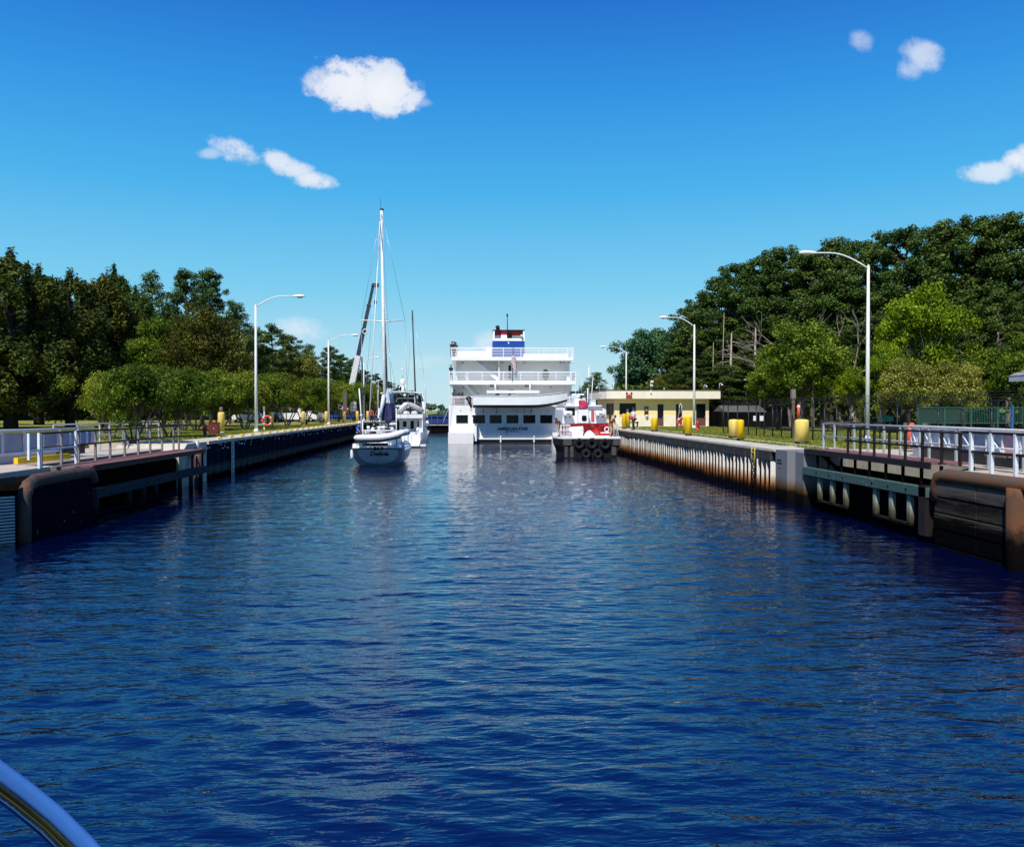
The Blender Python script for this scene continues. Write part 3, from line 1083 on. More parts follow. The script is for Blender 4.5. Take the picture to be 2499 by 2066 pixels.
XR = WR + .16
py = [wy(p, XR) for p in (2070, 2100, 2134, 2171, 2210, 2252, 2299, 2344)]
railing('deck_railing', 'dark brown railing standing on the right gate walkway', [(XR, py[0] + .2, 0), (XR, py[-1] - .1, 0)], py, 3.02, 2.60, 2.18, .028, M_brnsteel, M_brnsteel)
py = [wy(p, XR + .25) for p in (2371, 2421, 2480, 2560)]
railing('deck_railing', 'pale flanged railing posts above the rusty bumper on the right', [(XR + .25, py[0] + .3, 0), (XR + .25, py[-1], 0)], py, 3.04, 2.55, 2.02, .036, M_brnsteel, M_whiteB)
XG = 14.2
py = [wy(p, XG) for p in (2010, 2037, 2085, 2119, 2158, 2198, 2244, 2268, 2334, 2414, 2500)]
railing('pipe_railing', 'pale galvanised pipe railing on the grass edge behind the right gate', [(XG, py[0], 0), (XG, py[-1], 0)], py, 3.08, 2.58, 2.03, .03, M_galv, M_galv)
XA = -13.35
py = [wy(p, XA) for p in (99, 149, 191, 232, 268, 304, 337, 366, 395, 423, 436)]
railing('deck_railing', 'brown and pale blue railing along the left gate walkway', [(XA, py[0], 0), (XA, py[-1], 0)], py, 2.88, 2.42, 1.80, .033, M_brnsteel, mat('rail post grey', (0.26, 0.23, 0.22), (0.18, 0.15, 0.15), scale=6, rough=.6))
XB = -16.4
py = [wy(p, XB) for p in (130, 190, 243, 267, 299, 330, 358, 387)]
railing('pipe_railing', 'thin grey pipe railing behind the left gate on the lawn side', [(XB, py[0], 0), (XB, py[-1], 0)], py, 3.02, 2.50, 1.80, .028, M_galv, M_galv)
t = thing('post_railing', (-13.2, 26.5, 1.8), 'pale blue steel post railing left of the brown deck railing', 'railing')
for a_ in (70, 95, 185):
    y = wy(a_, -13.25)
    MB().box(-13.29, -13.22, y - .04, y + .04, 1.8 if a_ > 80 else 2.1, 2.9).build('post', M_whiteB, t)
MB().box(-13.28, -13.24, wy(70, -13.25), wy(185, -13.25), 2.35, 2.41).build('rail', M_whiteB, t)

# ------------------------------------------------------------------ sector gates
M_gblue = mat('grey blue gate plate', (0.36, 0.39, 0.50), (0.26, 0.30, 0.43), scale=1.6, rough=0.55, c3=(0.10, 0.13, 0.22), lo=.4, hi=.65)
M_gpale = mat('pale grey blue plate', (0.72, 0.73, 0.78), (0.60, 0.62, 0.70), scale=2, rough=0.55, c3=(0.62, 0.64, 0.70))
M_pink = mat('faded pink plate', (0.82, 0.36, 0.38), (0.84, 0.46, 0.48), scale=2, rough=0.6)

def gate_path(P, n):
    out = []
    for i in range(n + 1):
        t_ = i / n
        # quadratic curve through the three points
        a, b_, c = P
        out.append(tuple(a[k] * (1 - t_) * (1 - 2 * t_) + b_[k] * 4 * t_ * (1 - t_) + c[k] * t_ * (2 * t_ - 1) for k in (0, 1)))
    return out

sg = thing('sector_gate', (15, 26, 2), 'pale blue plated lock gate folded back on the right with one pink panel', 'lock gate')
pa = gate_path([(15.4, 28.9), (15.0, 25.3), (14.75, 20.4)], 12)
for i in range(12):
    (x0, y0), (x1, y1) = pa[i], pa[i + 1]
    pink = i == 9
    mm_ = M_pink if pink else (M_gpale if i < 5 else M_gblue)
    z0 = 2.38 if i > 0 else 2.03
    pn = MB().beam((x0, y0, (z0 + 2.98) / 2), (x1, y1 + .02, (z0 + 2.98) / 2), .05, 2.98 - z0).build('plate', mm_, sg)
    if pink: pn['label'] = 'faded pink plate'
    MB().beam((x0 - .06, y0, 2.38), (x0 - .06, y0, 2.98), .06, .06).build('stiffener', M_whiteB, sg)
    MB().beam((x0, y0, 3.04), (x1, y1, 3.04), .30, .10).build('top_rail', M_white, sg)
    if i % 2 == 0:
        MB().beam((x0 - .1, y0, 3.0), (x1 - .1, y1, 2.44), .03, .03).build('diagonal', M_whiteB, sg)
    MB().beam((x0 - .03, y0, 2.35), (x1 - .03, y1, 2.35), .16, .05).build('bottom_rail', M_brnsteel, sg)
MB().prism([(15.3, 28.4), (14.85, 25.0), (14.6, 20.4), (17, 20.4), (17.2, 28.4)], 'z', 2.05, 2.33).build('underframe', M_black, sg)
MB().box(14.2, 14.5, 22.0, 22.9, 2.34, 2.40).build('ledge', M_wood, sg)

sg = thing('sector_gate', (-16, 30, 1.8), 'grey blue tank sided lock gate folded back at the left edge', 'lock gate')
pa = gate_path([(-15.05, 35.2), (-15.35, 31.6), (-16.6, 24.0)], 12)
for i in range(12):
    (x0, y0), (x1, y1) = pa[i], pa[i + 1]
    zb_ = 2.28 if i < 7 else 2.12
    MB().beam((x0, y0, (zb_ + 2.82) / 2), (x1, y1 - .02, (zb_ + 2.82) / 2), .05, 2.82 - zb_).build('plate', M_gblue, sg)
    if i < 9:
        MB().beam((x0 + .07, y0, zb_), (x0 + .07, y0, 2.80), .07, .07).build('stiffener', M_whiteB, sg)
    MB().beam((x0, y0, 2.91), (x1, y1, 2.91), .34 if i > 4 else .08, .07).build('top_rail', M_white, sg)
    if i > 4:
        MB().beam((x0, y0, 2.11), (x1, y1, 2.11), .22, .10).build('lower_band', M_white, sg)
        MB().beam((x0 - .05, y0, 1.94), (x1 - .05, y1, 1.94), .10, .26).build('skirt', M_gpale, sg)
    if 5 <= i <= 9:
        MB().box(x0 + .02, x0 + .12, y0 - .10, y0 - .02, 2.80, 2.87).build('bracket', M_white, sg)
MB().prism([(-15.2, 34.8), (-15.4, 31.8), (-15.8, 29.6), (-17.2, 29.6), (-17.0, 34.8)], 'z', 1.9, 2.24).build('underframe', M_black, sg)
MB().beam((-14.9, 29.0, 1.93), (-14.55, 32.0, 1.93), .14, .20).build('yellow_beam', M_yel, sg)
MB().beam((-15.2, 32.3, 2.85), (-15.35, 31.2, 2.85), .12, .08).beam((-15.1, 33.6, 2.85), (-15.2, 32.8, 2.85), .12, .08).build('hazard_bar', M_yelP, sg)

# ================================================================== trees
def leaf_cloud(name, clumps, n, size, seed, m, up=0.0, spread=0.9, shell=0.42, stretch=1.5):
    if name == 'crown':
        n, size = int(n * 1.55), size * .80
    """n leaf sprigs (bent pairs of small faces) spread through the clumps (cx,cy,cz,rx,ry,rz)"""
    rg = np.random.RandomState(seed)
    cl = np.array(clumps, dtype=float)
    vol = (cl[:, 3] * cl[:, 4] * cl[:, 5]) ** (2 / 3)
    pick = rg.choice(len(cl), n, p=vol / vol.sum())
    d = rg.normal(size=(n, 3))
    d /= np.linalg.norm(d, axis=1)[:, None]
    r = rg.rand(n) ** shell
    r *= 1 + rg.normal(0, 0.10, n)
    P = cl[pick, :3] + d * r[:, None] * cl[pick, 3:6]
    N = d * spread + rg.normal(size=(n, 3)) * 0.75
    N[:, 2] += up
    N /= np.linalg.norm(N, axis=1)[:, None]
    T = np.cross(N, rg.normal(size=(n, 3)))
    T /= np.linalg.norm(T, axis=1)[:, None] + 1e-9
    B = np.cross(N, T)
    s = size * (0.55 + 0.9 * rg.rand(n))[:, None]
    a = P - T * s * stretch * .5
    b = P + B * s * .42 + N * s * .12
    c = P + T * s * stretch * .5
    e = P - B * s * .42 + N * s * .12
    V = np.stack([a, b, c, e], 1).reshape(-1, 3)
    me = bpy.data.meshes.new(name)
    me.vertices.add(n * 4)
    me.vertices.foreach_set('co', V.astype(np.float32).ravel())
    me.loops.add(n * 4)
    me.loops.foreach_set('vertex_index', np.arange(n * 4, dtype=np.int32))
    me.polygons.add(n)
    me.polygons.foreach_set('loop_start', np.arange(0, n * 4, 4, dtype=np.int32))
    me.polygons.foreach_set('loop_total', np.full(n, 4, dtype=np.int32))
    me.materials.append(m)
    me.update()
    return me


L_pine = leaf_mat('pine needles', (0.009, 0.024, 0.006), (0.036, 0.074, 0.015), (0.120, 0.178, 0.034), .15)
L_pineB = leaf_mat('brownish pine needles', (0.011, 0.024, 0.005), (0.044, 0.076, 0.014), (0.140, 0.185, 0.034), .15)
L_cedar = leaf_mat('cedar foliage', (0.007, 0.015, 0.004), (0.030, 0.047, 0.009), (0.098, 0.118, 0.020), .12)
L_brown = leaf_mat('bronze green foliage', (0.020, 0.024, 0.004), (0.064, 0.070, 0.009), (0.150, 0.148, 0.018), .15)
L_green = leaf_mat('deep green leaves', (0.0141, 0.0306, 0.003), (0.0676, 0.1222, 0.0095), (0.2366, 0.3019, 0.0277), .25)
L_myrt = leaf_mat('olive green leaves', (0.0222, 0.036, 0.003), (0.0998, 0.1409, 0.0095), (0.2818, 0.3019, 0.0288), .25)
L_bright = leaf_mat('bright spring leaves', (0.030, 0.060, 0.003), (0.110, 0.185, 0.006), (0.280, 0.360, 0.016), .30)
L_olive = leaf_mat('grey olive leaves', (0.0252, 0.0342, 0.0059), (0.1208, 0.1365, 0.0221), (0.3381, 0.3321, 0.0609), .22)
L_blue = leaf_mat('dark blue green leaves', (0.0072, 0.0252, 0.0108), (0.0316, 0.0891, 0.0374), (0.1107, 0.2214, 0.0906), .15)
M_bark = mat('bark', (0.060, 0.045, 0.034), (0.032, 0.024, 0.019), scale=4, rough=.9, bump=.6, stretch=(2, 2, .4))
M_barkP = mat('pale bark', (0.26, 0.22, 0.19), (0.16, 0.13, 0.11), scale=4, rough=.9, bump=.5, stretch=(2, 2, .4))
M_barkD = mat('dark bark', (0.018, 0.014, 0.012), (0.030, 0.023, 0.019), scale=4, rough=.9, bump=.5)

PROTO = {}


def proto(key, crown_mesh, trunk_mb, trunk_m, H, Wd):
    PROTO[key] = (crown_mesh, trunk_mb.mesh('trunk', trunk_m) if trunk_mb is not None else None, H, Wd)


def limb(mb, p0, p1, r0, r1, rg, k=4, wob=.12, n=6):
    p0, p1 = np.array(p0, float), np.array(p1, float)
    L = np.linalg.norm(p1 - p0)
    pts = [p0 + (p1 - p0) * t + rg.normal(0, wob * L * .3 * math.sin(PI * t), 3) for t in np.linspace(0, 1, k + 1)]
    mb.tube(pts, [r0 + (r1 - r0) * t for t in np.linspace(0, 1, k + 1)], n, cap=False)
    return pts


def make_pine(key, seed, H=20.0, base=.45, m=None, n=13000, bark=None, Wd=3.6, bare=0.0):
    rg = np.random.RandomState(seed)
    mb = MB()
    lean = rg.normal(0, .25, 2)
    tr = [(lean[0] * t * t, lean[1] * t * t, H * .97 * t) for t in np.linspace(0, 1, 8)]
    mb.tube(tr, [.26 - .21 * t for t in np.linspace(0, 1, 8)], 8, cap=False)
    cl = []
    k = 38
    for i in range(k):
        t = i / (k - 1)
        z = H * (base + (1 - base) * t ** .9)
        env = (1 - t) ** .55 * (0.55 + .45 * min(1, t * 3.5)) + .12
        a = i * 2.4 + rg.rand() * 1.2
        rr = Wd * env * rg.uniform(.55, 1.1)
        c = (lean[0] * (z / H) ** 2 + rr * math.cos(a), lean[1] * (z / H) ** 2 + rr * math.sin(a), z + rg.uniform(-.2, .5))
        s = rg.uniform(.75, 1.25) * (.75 + .35 * (1 - t))
        cl.append((c[0], c[1], c[2], s, s, s * rg.uniform(.58, .85)))
        cl.append((c[0] * .6 + rg.normal(0, .3), c[1] * .6 + rg.normal(0, .3), c[2] - .3, s * .7, s * .7, s * .4))
        limb(mb, (lean[0] * (z / H) ** 2, lean[1] * (z / H) ** 2, z - .9), c, .07, .025, rg, 3)
    # dead stubs below the crown
    for i in range(9):
        z = H * rg.uniform(base * .45, base)
        a = rg.rand() * 6.28
        limb(mb, (0, 0, z), (rg.uniform(.5, 1.8) * math.cos(a), rg.uniform(.5, 1.8) * math.sin(a), z + rg.uniform(-.3, .6)), .035, .012, rg, 2)
    cl.append((lean[0], lean[1], H * .97, .5, .5, .6))
    proto(key, leaf_cloud('crown', cl, n, .21, seed, m or L_pine, up=.5), mb, bark or M_bark, H, Wd * 2)


def make_broad(key, seed, H=9.0, Wd=4.0, base=.25, m=None, n=14000, nst=1, bark=None, size=.17, kk=46, flat=.9, gap=.0):
    rg = np.random.RandomState(seed)
    mb = MB()
    cl = []
    cz = H * (base + 1) / 2
    hz = H * (1 - base) / 2
    for i in range(kk):
        d = rg.normal(size=3)
        d /= np.linalg.norm(d)
        if d[2] < -.55: d[2] *= -.6
        r = rg.uniform(.60, .93)
        s = rg.uniform(.16, .27) * Wd
        c = (d[0] * r * (Wd - s * .6), d[1] * r * (Wd - s * .6), cz + d[2] * r * (hz - s * .45))
        cl.append((*c, s, s, s * .72))
    for i in range(int(kk * .35)):
        d = rg.normal(size=3) * .33
        s = rg.uniform(.2, .3) * Wd
        cl.append((d[0] * Wd, d[1] * Wd, cz + d[2] * hz, s, s, s * .7))
    stems = []
    for k in range(nst):
        a = 2 * PI * k / max(nst, 1) + rg.rand()
        if nst == 1:
            top = (rg.normal(0, .1), rg.normal(0, .1), H * (base + .18))
            p = limb(mb, (0, 0, -.1), top, .05 + H * .018, .03 + H * .011, rg, 4, .06, 9)
            stems.append(top)
        else:
            top = (Wd * .34 * math.cos(a), Wd * .34 * math.sin(a), H * (base + .12))
            limb(mb, (.10 * math.cos(a), .10 * math.sin(a), -.1), top, .085, .055, rg, 4, .10, 7)
            stems.append(top)
    for i, c in enumerate(cl[:int(kk * .75)]):
        s0 = min(stems, key=lambda s_: (s_[0] - c[0]) ** 2 + (s_[1] - c[1]) ** 2)
        limb(mb, s0, c[:3], .012 + H * .0045, .012, rg, 4, .16, 5)
    proto(key, leaf_cloud('crown', cl, n, size, seed, m or L_green, up=.25), mb, bark or M_bark, H, Wd * 2)


def make_cedar(key, seed, H=15.0, Wd=4.5, m=None, n=22000, base=.10, spiky=1.0):
    rg = np.random.RandomState(seed)
    mb = MB()
    mb.tube([(0, 0, -.1), (0, 0, H * .3), (.1, 0, H * .9)], [.50, .36, .08], 9, cap=False)
    cl = []
    for i in range(95):
        t = rg.rand() ** .85
        z = H * (base + (1 - base) * t * .93)
        env = math.sin(min(1, (1 - t) * 1.7 + .10) * PI / 2) ** .7 * (0.78 + .22 * min(1, t * 4))
        a = rg.rand() * 6.28
        rr = Wd * env * rg.uniform(.45, .92)
        s = rg.uniform(.55, 1.0) * (.6 + .5 * env)
        cl.append((rr * math.cos(a), rr * math.sin(a), z, s, s, s * rg.uniform(.9, 1.6)))
        limb(mb, (0, 0, z - .8), (rr * math.cos(a), rr * math.sin(a), z), .06, .02, rg, 2)
    for i in range(15):       # the pointed tops
        a = rg.rand() * 6.28
        rr = rg.uniform(0, .75) * Wd * .9
        z = H * (1.0 - .13 * (rr / (Wd * .5)) ** 1.5)
        cl.append((rr * math.cos(a), rr * math.sin(a), z - .7, .30, .30, 1.15 * spiky))
    proto(key, leaf_cloud('crown', cl, n, .21, seed, m or L_cedar, up=.7, stretch=2.0), mb, M_barkD, H, Wd * 2)


make_pine('pineA', 11)
make_pine('pineB', 12, base=.38, Wd=3.2, m=L_pineB, bark=M_barkP)
make_pine('pineC', 13, base=.52, Wd=4.0)
make_pine('pineD', 14, base=.30, Wd=3.8, m=L_pineB)
make_pine('pineT', 15, base=.55, Wd=3.0, n=6500)
make_cedar('cedarA', 21, m=L_cedar)
make_cedar('cedarB', 22, H=14, Wd=4.2, m=L_brown)
make_cedar('cedarC', 23, H=14, Wd=3.2, m=L_pine, spiky=1.4)
make_broad('myrtA', 31, H=5.4, Wd=3.3, base=.16, m=L_myrt, nst=5, bark=M_barkP, n=15000, size=.135, kk=60)
make_broad('myrtB', 32, H=5.2, Wd=3.2, base=.18, m=L_green, nst=4, bark=M_bark, n=15000, size=.135, kk=60)
make_broad('broadA', 33, H=10, Wd=4.0, base=.16, m=L_green, n=17000, size=.18, kk=70)
make_broad('broadB', 34, H=10, Wd=4.0, base=.22, m=L_bright, n=12000, size=.19, kk=46, bark=M_barkP)
make_broad('broadC', 35, H=7, Wd=3.4, base=.12, m=L_olive, n=13000, size=.16, kk=60)
make_broad('broadD', 36, H=12, Wd=5.0, base=.06, m=L_blue, n=20000, size=.24, kk=90)
make_broad('broadE', 37, H=12, Wd=4.6, base=.12, m=L_brown, n=16000, size=.2, kk=70)


def tree(key, name, x, y, z, H, Wd, label, cat='tree', group=None, rz=None):
    cm, tm, h0, w0 = PROTO[key]
    t = thing(name, (x, y, z), label, cat, group, rz if rz is not None else RND.uniform(0, 6.28))
    s = Wd / w0
    if key[:4] in ('pine', 'ceda'): H *= .965
    for nm, me in (('trunk', tm), ('crown', cm)):
        o = bpy.data.objects.new(nm, me)
        C.objects.link(o)
        o.parent = t
        o.scale = (s, s, H / h0)
    return t


def tree_px(key, name, px, Y, top, wpx, label, cat='tree', group=None, z=ZL, base_py=None):
    p = at(px, top, Y)
    return tree(key, name, p.x, Y, z, p.z - z, wpx * Y / F, label, cat, group)


# --- left bank: the row of small multi stemmed trees along the path
gname = 'small rounded trees in the row along the left bank'
spec = [(268, 47, 893, 175, 'myrtA', 'rounded olive tree with pale forked stems, first of the left row beside the dark cedars'),
        (322, 42, 878, 190, 'myrtB', 'second rounded tree of the left row, its trunk seen through the deck railing'),
        (352, 57, 880, 150, 'myrtA', 'small olive tree set back between the second and third trunks of the left row'),
        (413, 50, 884, 180, 'myrtB', 'rounded green tree with a leaning trunk at the end of the deck railing'),
        (446, 66, 890, 150, 'myrtA', 'small tree with bare pale lower branches left of the red hydrant'),
        (478, 65, 888, 140, 'myrtB', 'dark green rounded tree directly behind the red hydrant'),
        (540, 70, 893, 140, 'myrtB', 'rounded tree behind the first yellow bollard of the left wall'),
        (597, 72, 900, 150, 'myrtA', 'rounded tree just left of the nearest left lamp post'),
        (652, 80, 903, 140, 'myrtB', 'rounded tree behind the orange life ring on the left bank'),
        (700, 88, 908, 130, 'myrtA', 'rounded tree between the life ring and the third left bollard'),
        (744, 96, 912, 122, 'myrtB', 'rounded tree above the third yellow bollard on the left'),
        (785, 106, 918, 112, 'myrtA', 'rounded tree beside the second left lamp post'),
        (824, 118, 922, 104, 'myrtB', 'rounded tree behind the wooden notice post on the left bank'),
        (862, 132, 928, 95, 'myrtB', 'rounded tree behind the white notice board'),
        (900, 146, 930, 90, 'myrtA', 'last rounded tree of the left row, behind the sailboat mast')]
for px, Y, top, wpx, key, lab in spec:
    p = at(px, top, Y)
    tree(key, 'small_tree', p.x, Y, ZL, p.z - ZL, wpx * Y / F * 1.02, lab, 'tree', gname)

# --- left bank: big dark trees
for (key, px, Y, top, w, nm, lab) in [
    ('cedarA', 22, 76, 600, 300, 'cedar_tree', 'huge dark cedar with thick trunk at the far left edge'),
    ('cedarA', 168, 80, 650, 215, 'cedar_tree', 'tall dark cedar with black trunk, second from the left edge'),
    ('cedarA', -150, 74, 590, 280, 'cedar_tree', 'dark cedar crown cut off by the left edge of the picture'),
    ('cedarB', 252, 86, 664, 200, 'cedar_tree', 'bronze tinged cedar just right of the two dark cedars'),
    ('cedarA', 92, 96, 640, 220, 'cedar_tree', 'dark cedar filling the gap between the two thick trunks'),
    ('cedarC', 278, 104, 648, 130, 'cedar_tree', 'spiky topped grey green conifer rising behind the bronze cedar'),
    ('pineT', 369, 104, 664, 105, 'pine_tree', 'open crowned pine standing alone against the sky left of the tall pair'),
    ('pineC', 452, 106, 652, 118, 'pine_tree', 'tall dense pine, left one of the pair against the sky'),
    ('pineC', 512, 103, 652, 125, 'pine_tree', 'tall dense pine, right one of the pair against the sky'),
    ('broadE', 490, 82, 738, 215, 'broadleaf_tree', 'bronze leaved broad tree behind the small rounded trees'),
    ('broadA', 398, 84, 765, 190, 'broadleaf_tree', 'deep green broad tree left of the bronze leaved one'),
    ('cedarC', 330, 92, 700, 150, 'cedar_tree', 'grey green conifer between the bronze cedar and the lone pine'),
    ('pineT', 575, 112, 742, 110, 'pine_tree', 'thin pine with feathery branches left of the nearest left lamp'),
    ('broadC', 560, 98, 800, 130, 'broadleaf_tree', 'olive tree low behind the nearest left lamp post'),
    ('pineA', 618, 122, 800, 110, 'pine_tree', 'low topped pine just behind the nearest left lamp post'),
    ('pineD', 668, 118, 792, 135, 'pine_tree', 'bushy pine with a rounded top right of the nearest left lamp'),
    ('pineD', 705, 128, 818, 110, 'pine_tree', 'bushy pine half way between the first and second left lamps'),
    ('broadC', 738, 122, 852, 120, 'broadleaf_tree', 'grey olive tree between the first and second left lamps'),
    ('pineT', 752, 145, 840, 75, 'pine_tree', 'small crowned pine left of the second left lamp post'),
    ('pineA', 806, 150, 842, 70, 'pine_tree', 'narrow dark pine against the second left lamp post'),
    ('pineA', 833, 165, 862, 66, 'pine_tree', 'dark pine behind the foot of the crane boom'),
    ('pineT', 862, 170, 874, 60, 'pine_tree', 'ragged pine just right of the white crane boom section'),
    ('pineA', 888, 185, 902, 62, 'pine_tree', 'dark pine behind the third left lamp post'),
    ('pineD', 918, 200, 912, 62, 'pine_tree', 'dark pine low behind the tall sailboat mast'),
    ('pineA', 948, 215, 930, 58, 'pine_tree', 'far pine seen over the motor yacht roof, left side'),
    ('pineD', 975, 235, 940, 55, 'pine_tree', 'far pine seen behind the radar mast of the motor yacht'),
    ('pineA', 1002, 255, 952, 52, 'pine_tree', 'far pine seen right of the radar mast of the motor yacht')]:
    tree_px(key, nm, px, Y, top, w, lab)
gback = 'dark trees crowded at the back of the left wood'
for k, (px, Y, top, w, key) in enumerate([(-60, 134, 700, 190, 'cedarA'), (60, 138, 720, 170, 'pineD'), (210, 136, 730, 170, 'pineD'), (330, 138, 760, 170, 'broadD'),
                          (420, 138, 760, 150, 'pineD'), (520, 140, 770, 150, 'pineD'), (600, 134, 830, 120, 'pineD'), (650, 140, 850, 120, 'broadA'),
                          (690, 150, 865, 110, 'pineA'), (770, 160, 882, 90, 'pineD'), (820, 178, 900, 90, 'pineD'), (860, 195, 910, 90, 'pineD'),
                          (-260, 90, 600, 260, 'cedarA'), (-400, 84, 590, 260, 'cedarA'), (-330, 120, 640, 240, 'pineD')]):
    tree_px(key, 'wood_tree', px, Y, top, w, 'dark tree crowded among others at the back of the left wood', 'tree', gback)

# understorey that closes the woods (nobody could count it)
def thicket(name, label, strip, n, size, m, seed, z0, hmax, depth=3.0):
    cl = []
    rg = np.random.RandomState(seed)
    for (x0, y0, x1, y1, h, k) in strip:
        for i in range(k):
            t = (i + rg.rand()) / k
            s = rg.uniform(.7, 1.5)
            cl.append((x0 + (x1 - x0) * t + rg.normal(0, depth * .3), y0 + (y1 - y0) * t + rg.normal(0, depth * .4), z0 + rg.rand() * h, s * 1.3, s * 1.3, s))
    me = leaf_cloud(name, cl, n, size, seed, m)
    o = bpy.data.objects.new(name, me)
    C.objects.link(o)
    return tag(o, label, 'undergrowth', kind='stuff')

a0, a1, a2 = at(-420, 1000, 140), at(640, 1000, 150), at(1000, 1000, 250)
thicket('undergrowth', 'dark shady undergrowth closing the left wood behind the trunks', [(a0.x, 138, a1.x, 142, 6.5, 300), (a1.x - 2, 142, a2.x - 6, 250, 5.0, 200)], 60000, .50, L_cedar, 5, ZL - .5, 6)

# --- right bank: the tall pine wood
SKY_R = [(1690, 108, 742), (1722, 104, 712), (1752, 101, 676), (1795, 97, 637), (1835, 99, 636), (1880, 95, 608), (1916, 93, 596), (1955, 92, 616), (1988, 90, 606),
         (2018, 88, 586), (2052, 87, 581), (2100, 85, 583), (2150, 83, 566), (2208, 81, 547), (2268, 80, 547), (2314, 78, 538), (2375, 77, 520), (2424, 76, 530),
         (2466, 75, 521), (2520, 74, 528), (2590, 74, 520), (2670, 73, 515)]
keys = ['pineA', 'pineD', 'pineB', 'pineC', 'pineD', 'pineA', 'pineC', 'pineB']
labs = ['lowest pine at the left end of the right wood above the building roof', 'dark pine second from the left end of the right wood',
        'dark pine third from the left, where the right wood steps up', 'tall pine with a pale trunk behind the second right lamp',
        'broad pine top right behind the second right lamp', 'pine below the notch in the skyline left of the nearest right lamp head',
        'light topped pine standing highest left of the nearest right lamp head', 'pine just right of the light topped one, left of the lamp head',
        'pine directly under the nearest right lamp head', 'pine behind the arm of the nearest right lamp', 'pine behind the bend of the nearest right lamp arm',
        'pine just left of the top of the nearest right lamp post', 'pine just right of the nearest right lamp post', 'high pine left above the bright green tree',
        'high pine directly above the bright green tree', 'high pine right above the bright green tree', 'highest pine of the wood near the right edge of the photo',
        'pine right of the highest one, near the right edge', 'pine second from the right edge on the skyline', 'last pine on the skyline, cut by the right edge',
        'pine just outside the right edge of the photo', 'outermost pine beyond the right edge of the photo']
for i, (px, Y, top) in enumerate(SKY_R):
    tree_px(keys[i % 8], 'pine_tree', px, Y, top, 165 + (px - 1690) * .05, labs[i], group='tall pines on the skyline of the right wood', z=ZR)
gr = 'dark pines filling the inside of the right wood'
for k in range(30):
    px = 1700 + (k % 15) * 66 + RND.uniform(-22, 22)
    row = k // 15
    f = min(1, (px - 1700) / 760)
    top = (800 - 190 * f if row == 0 else 890 - 200 * f) + RND.uniform(-30, 30)
    Y = (100 if row == 0 else 93) - 25 * f + RND.uniform(-3, 3) - (0 if row == 0 else 3)
    tree_px(keys[(k * 3 + 1) % 8], 'wood_pine', px, Y, top, 150, 'dark pine standing inside the right wood among its fellows', 'tree', gr, z=ZR)
for (key, px, Y, top, w, nm, lab) in [
    ('broadD', 1595, 118, 772, 200, 'broadleaf_tree', 'dense dark blue green dome of a tree behind the left half of the building'),
    ('broadD', 1545, 122, 850, 120, 'broadleaf_tree', 'smaller dark blue green tree left of the dense dome'),
    ('broadD', 1680, 122, 820, 150, 'broadleaf_tree', 'dark blue green tree between the dense dome and the pine wood'),
    ('pineT', 1456, 140, 908, 60, 'pine_tree', 'thin crowned pine standing alone between the tug masts and the building'),
    ('pineT', 1432, 170, 935, 46, 'pine_tree', 'small distant pine behind the tug masts'),
    ('broadA', 1962, 62, 772, 235, 'broadleaf_tree', 'big deep green broadleaf tree left of the nearest right lamp post'),
    ('broadA', 1900, 68, 850, 170, 'broadleaf_tree', 'deep green tree half hidden behind the big broadleaf one'),
    ('broadB', 2262, 63, 680, 270, 'broadleaf_tree', 'bright yellow green tree in fresh leaf right of the nearest lamp post'),
    ('broadB', 2160, 61, 830, 120, 'broadleaf_tree', 'low bright green tree hard against the nearest right lamp post'),
    ('broadC', 2215, 58, 868, 170, 'broadleaf_tree', 'olive grey tree under the bright green one, left part'),
    ('broadC', 2330, 59, 872, 175, 'broadleaf_tree', 'olive tree above the green metal fence, left part'),
    ('broadA', 2420, 60, 840, 190, 'broadleaf_tree', 'green tree under the eave of the shelter at the right edge'),
    ('broadA', 2520, 58, 800, 190, 'broadleaf_tree', 'deep green tree cut off by the right edge'),
    ('broadB', 2085, 66, 890, 110, 'broadleaf_tree', 'small bright tree between the big broadleaf tree and the lamp post'),
    ('broadE', 1640, 98, 905, 150, 'broadleaf_tree', 'brownish low tree rising behind the building roof, left'),
    ('broadE', 1745, 96, 880, 160, 'broadleaf_tree', 'brownish low tree rising behind the building roof, right'),
    ('broadC', 1700, 94, 930, 140, 'broadleaf_tree', 'low olive bush tree behind the middle of the building roof'),
    ('broadA', 1840, 88, 900, 140, 'broadleaf_tree', 'low green tree behind the grey shed roof'),
    ('broadC', 1790, 90, 925, 110, 'broadleaf_tree', 'low olive tree at the right end of the building')]:
    tree_px(key, nm, px, Y, top, w, lab, z=ZR)
b0, b1, b2 = at(1520, 1000, 112), at(1750, 1000, 104), at(2700, 1000, 76)
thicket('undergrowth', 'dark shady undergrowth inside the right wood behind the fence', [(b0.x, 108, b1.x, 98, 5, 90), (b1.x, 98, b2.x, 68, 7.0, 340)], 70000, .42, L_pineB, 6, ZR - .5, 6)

# far shore woods beyond the bridge
f0, f1 = at(700, 1000, 330), at(1900, 1000, 330)
fw = thicket('far_woods', 'distant hazy tree line beyond the blue bridge', [(f0.x - 60, 350, f1.x + 60, 340, 5.5, 260)], 26000, .9, leaf_mat('far foliage', (0.027, 0.054, 0.0405), (0.0862, 0.1437, 0.0862), (0.2012, 0.3019, 0.161), .1), 8, 0.5, 6)

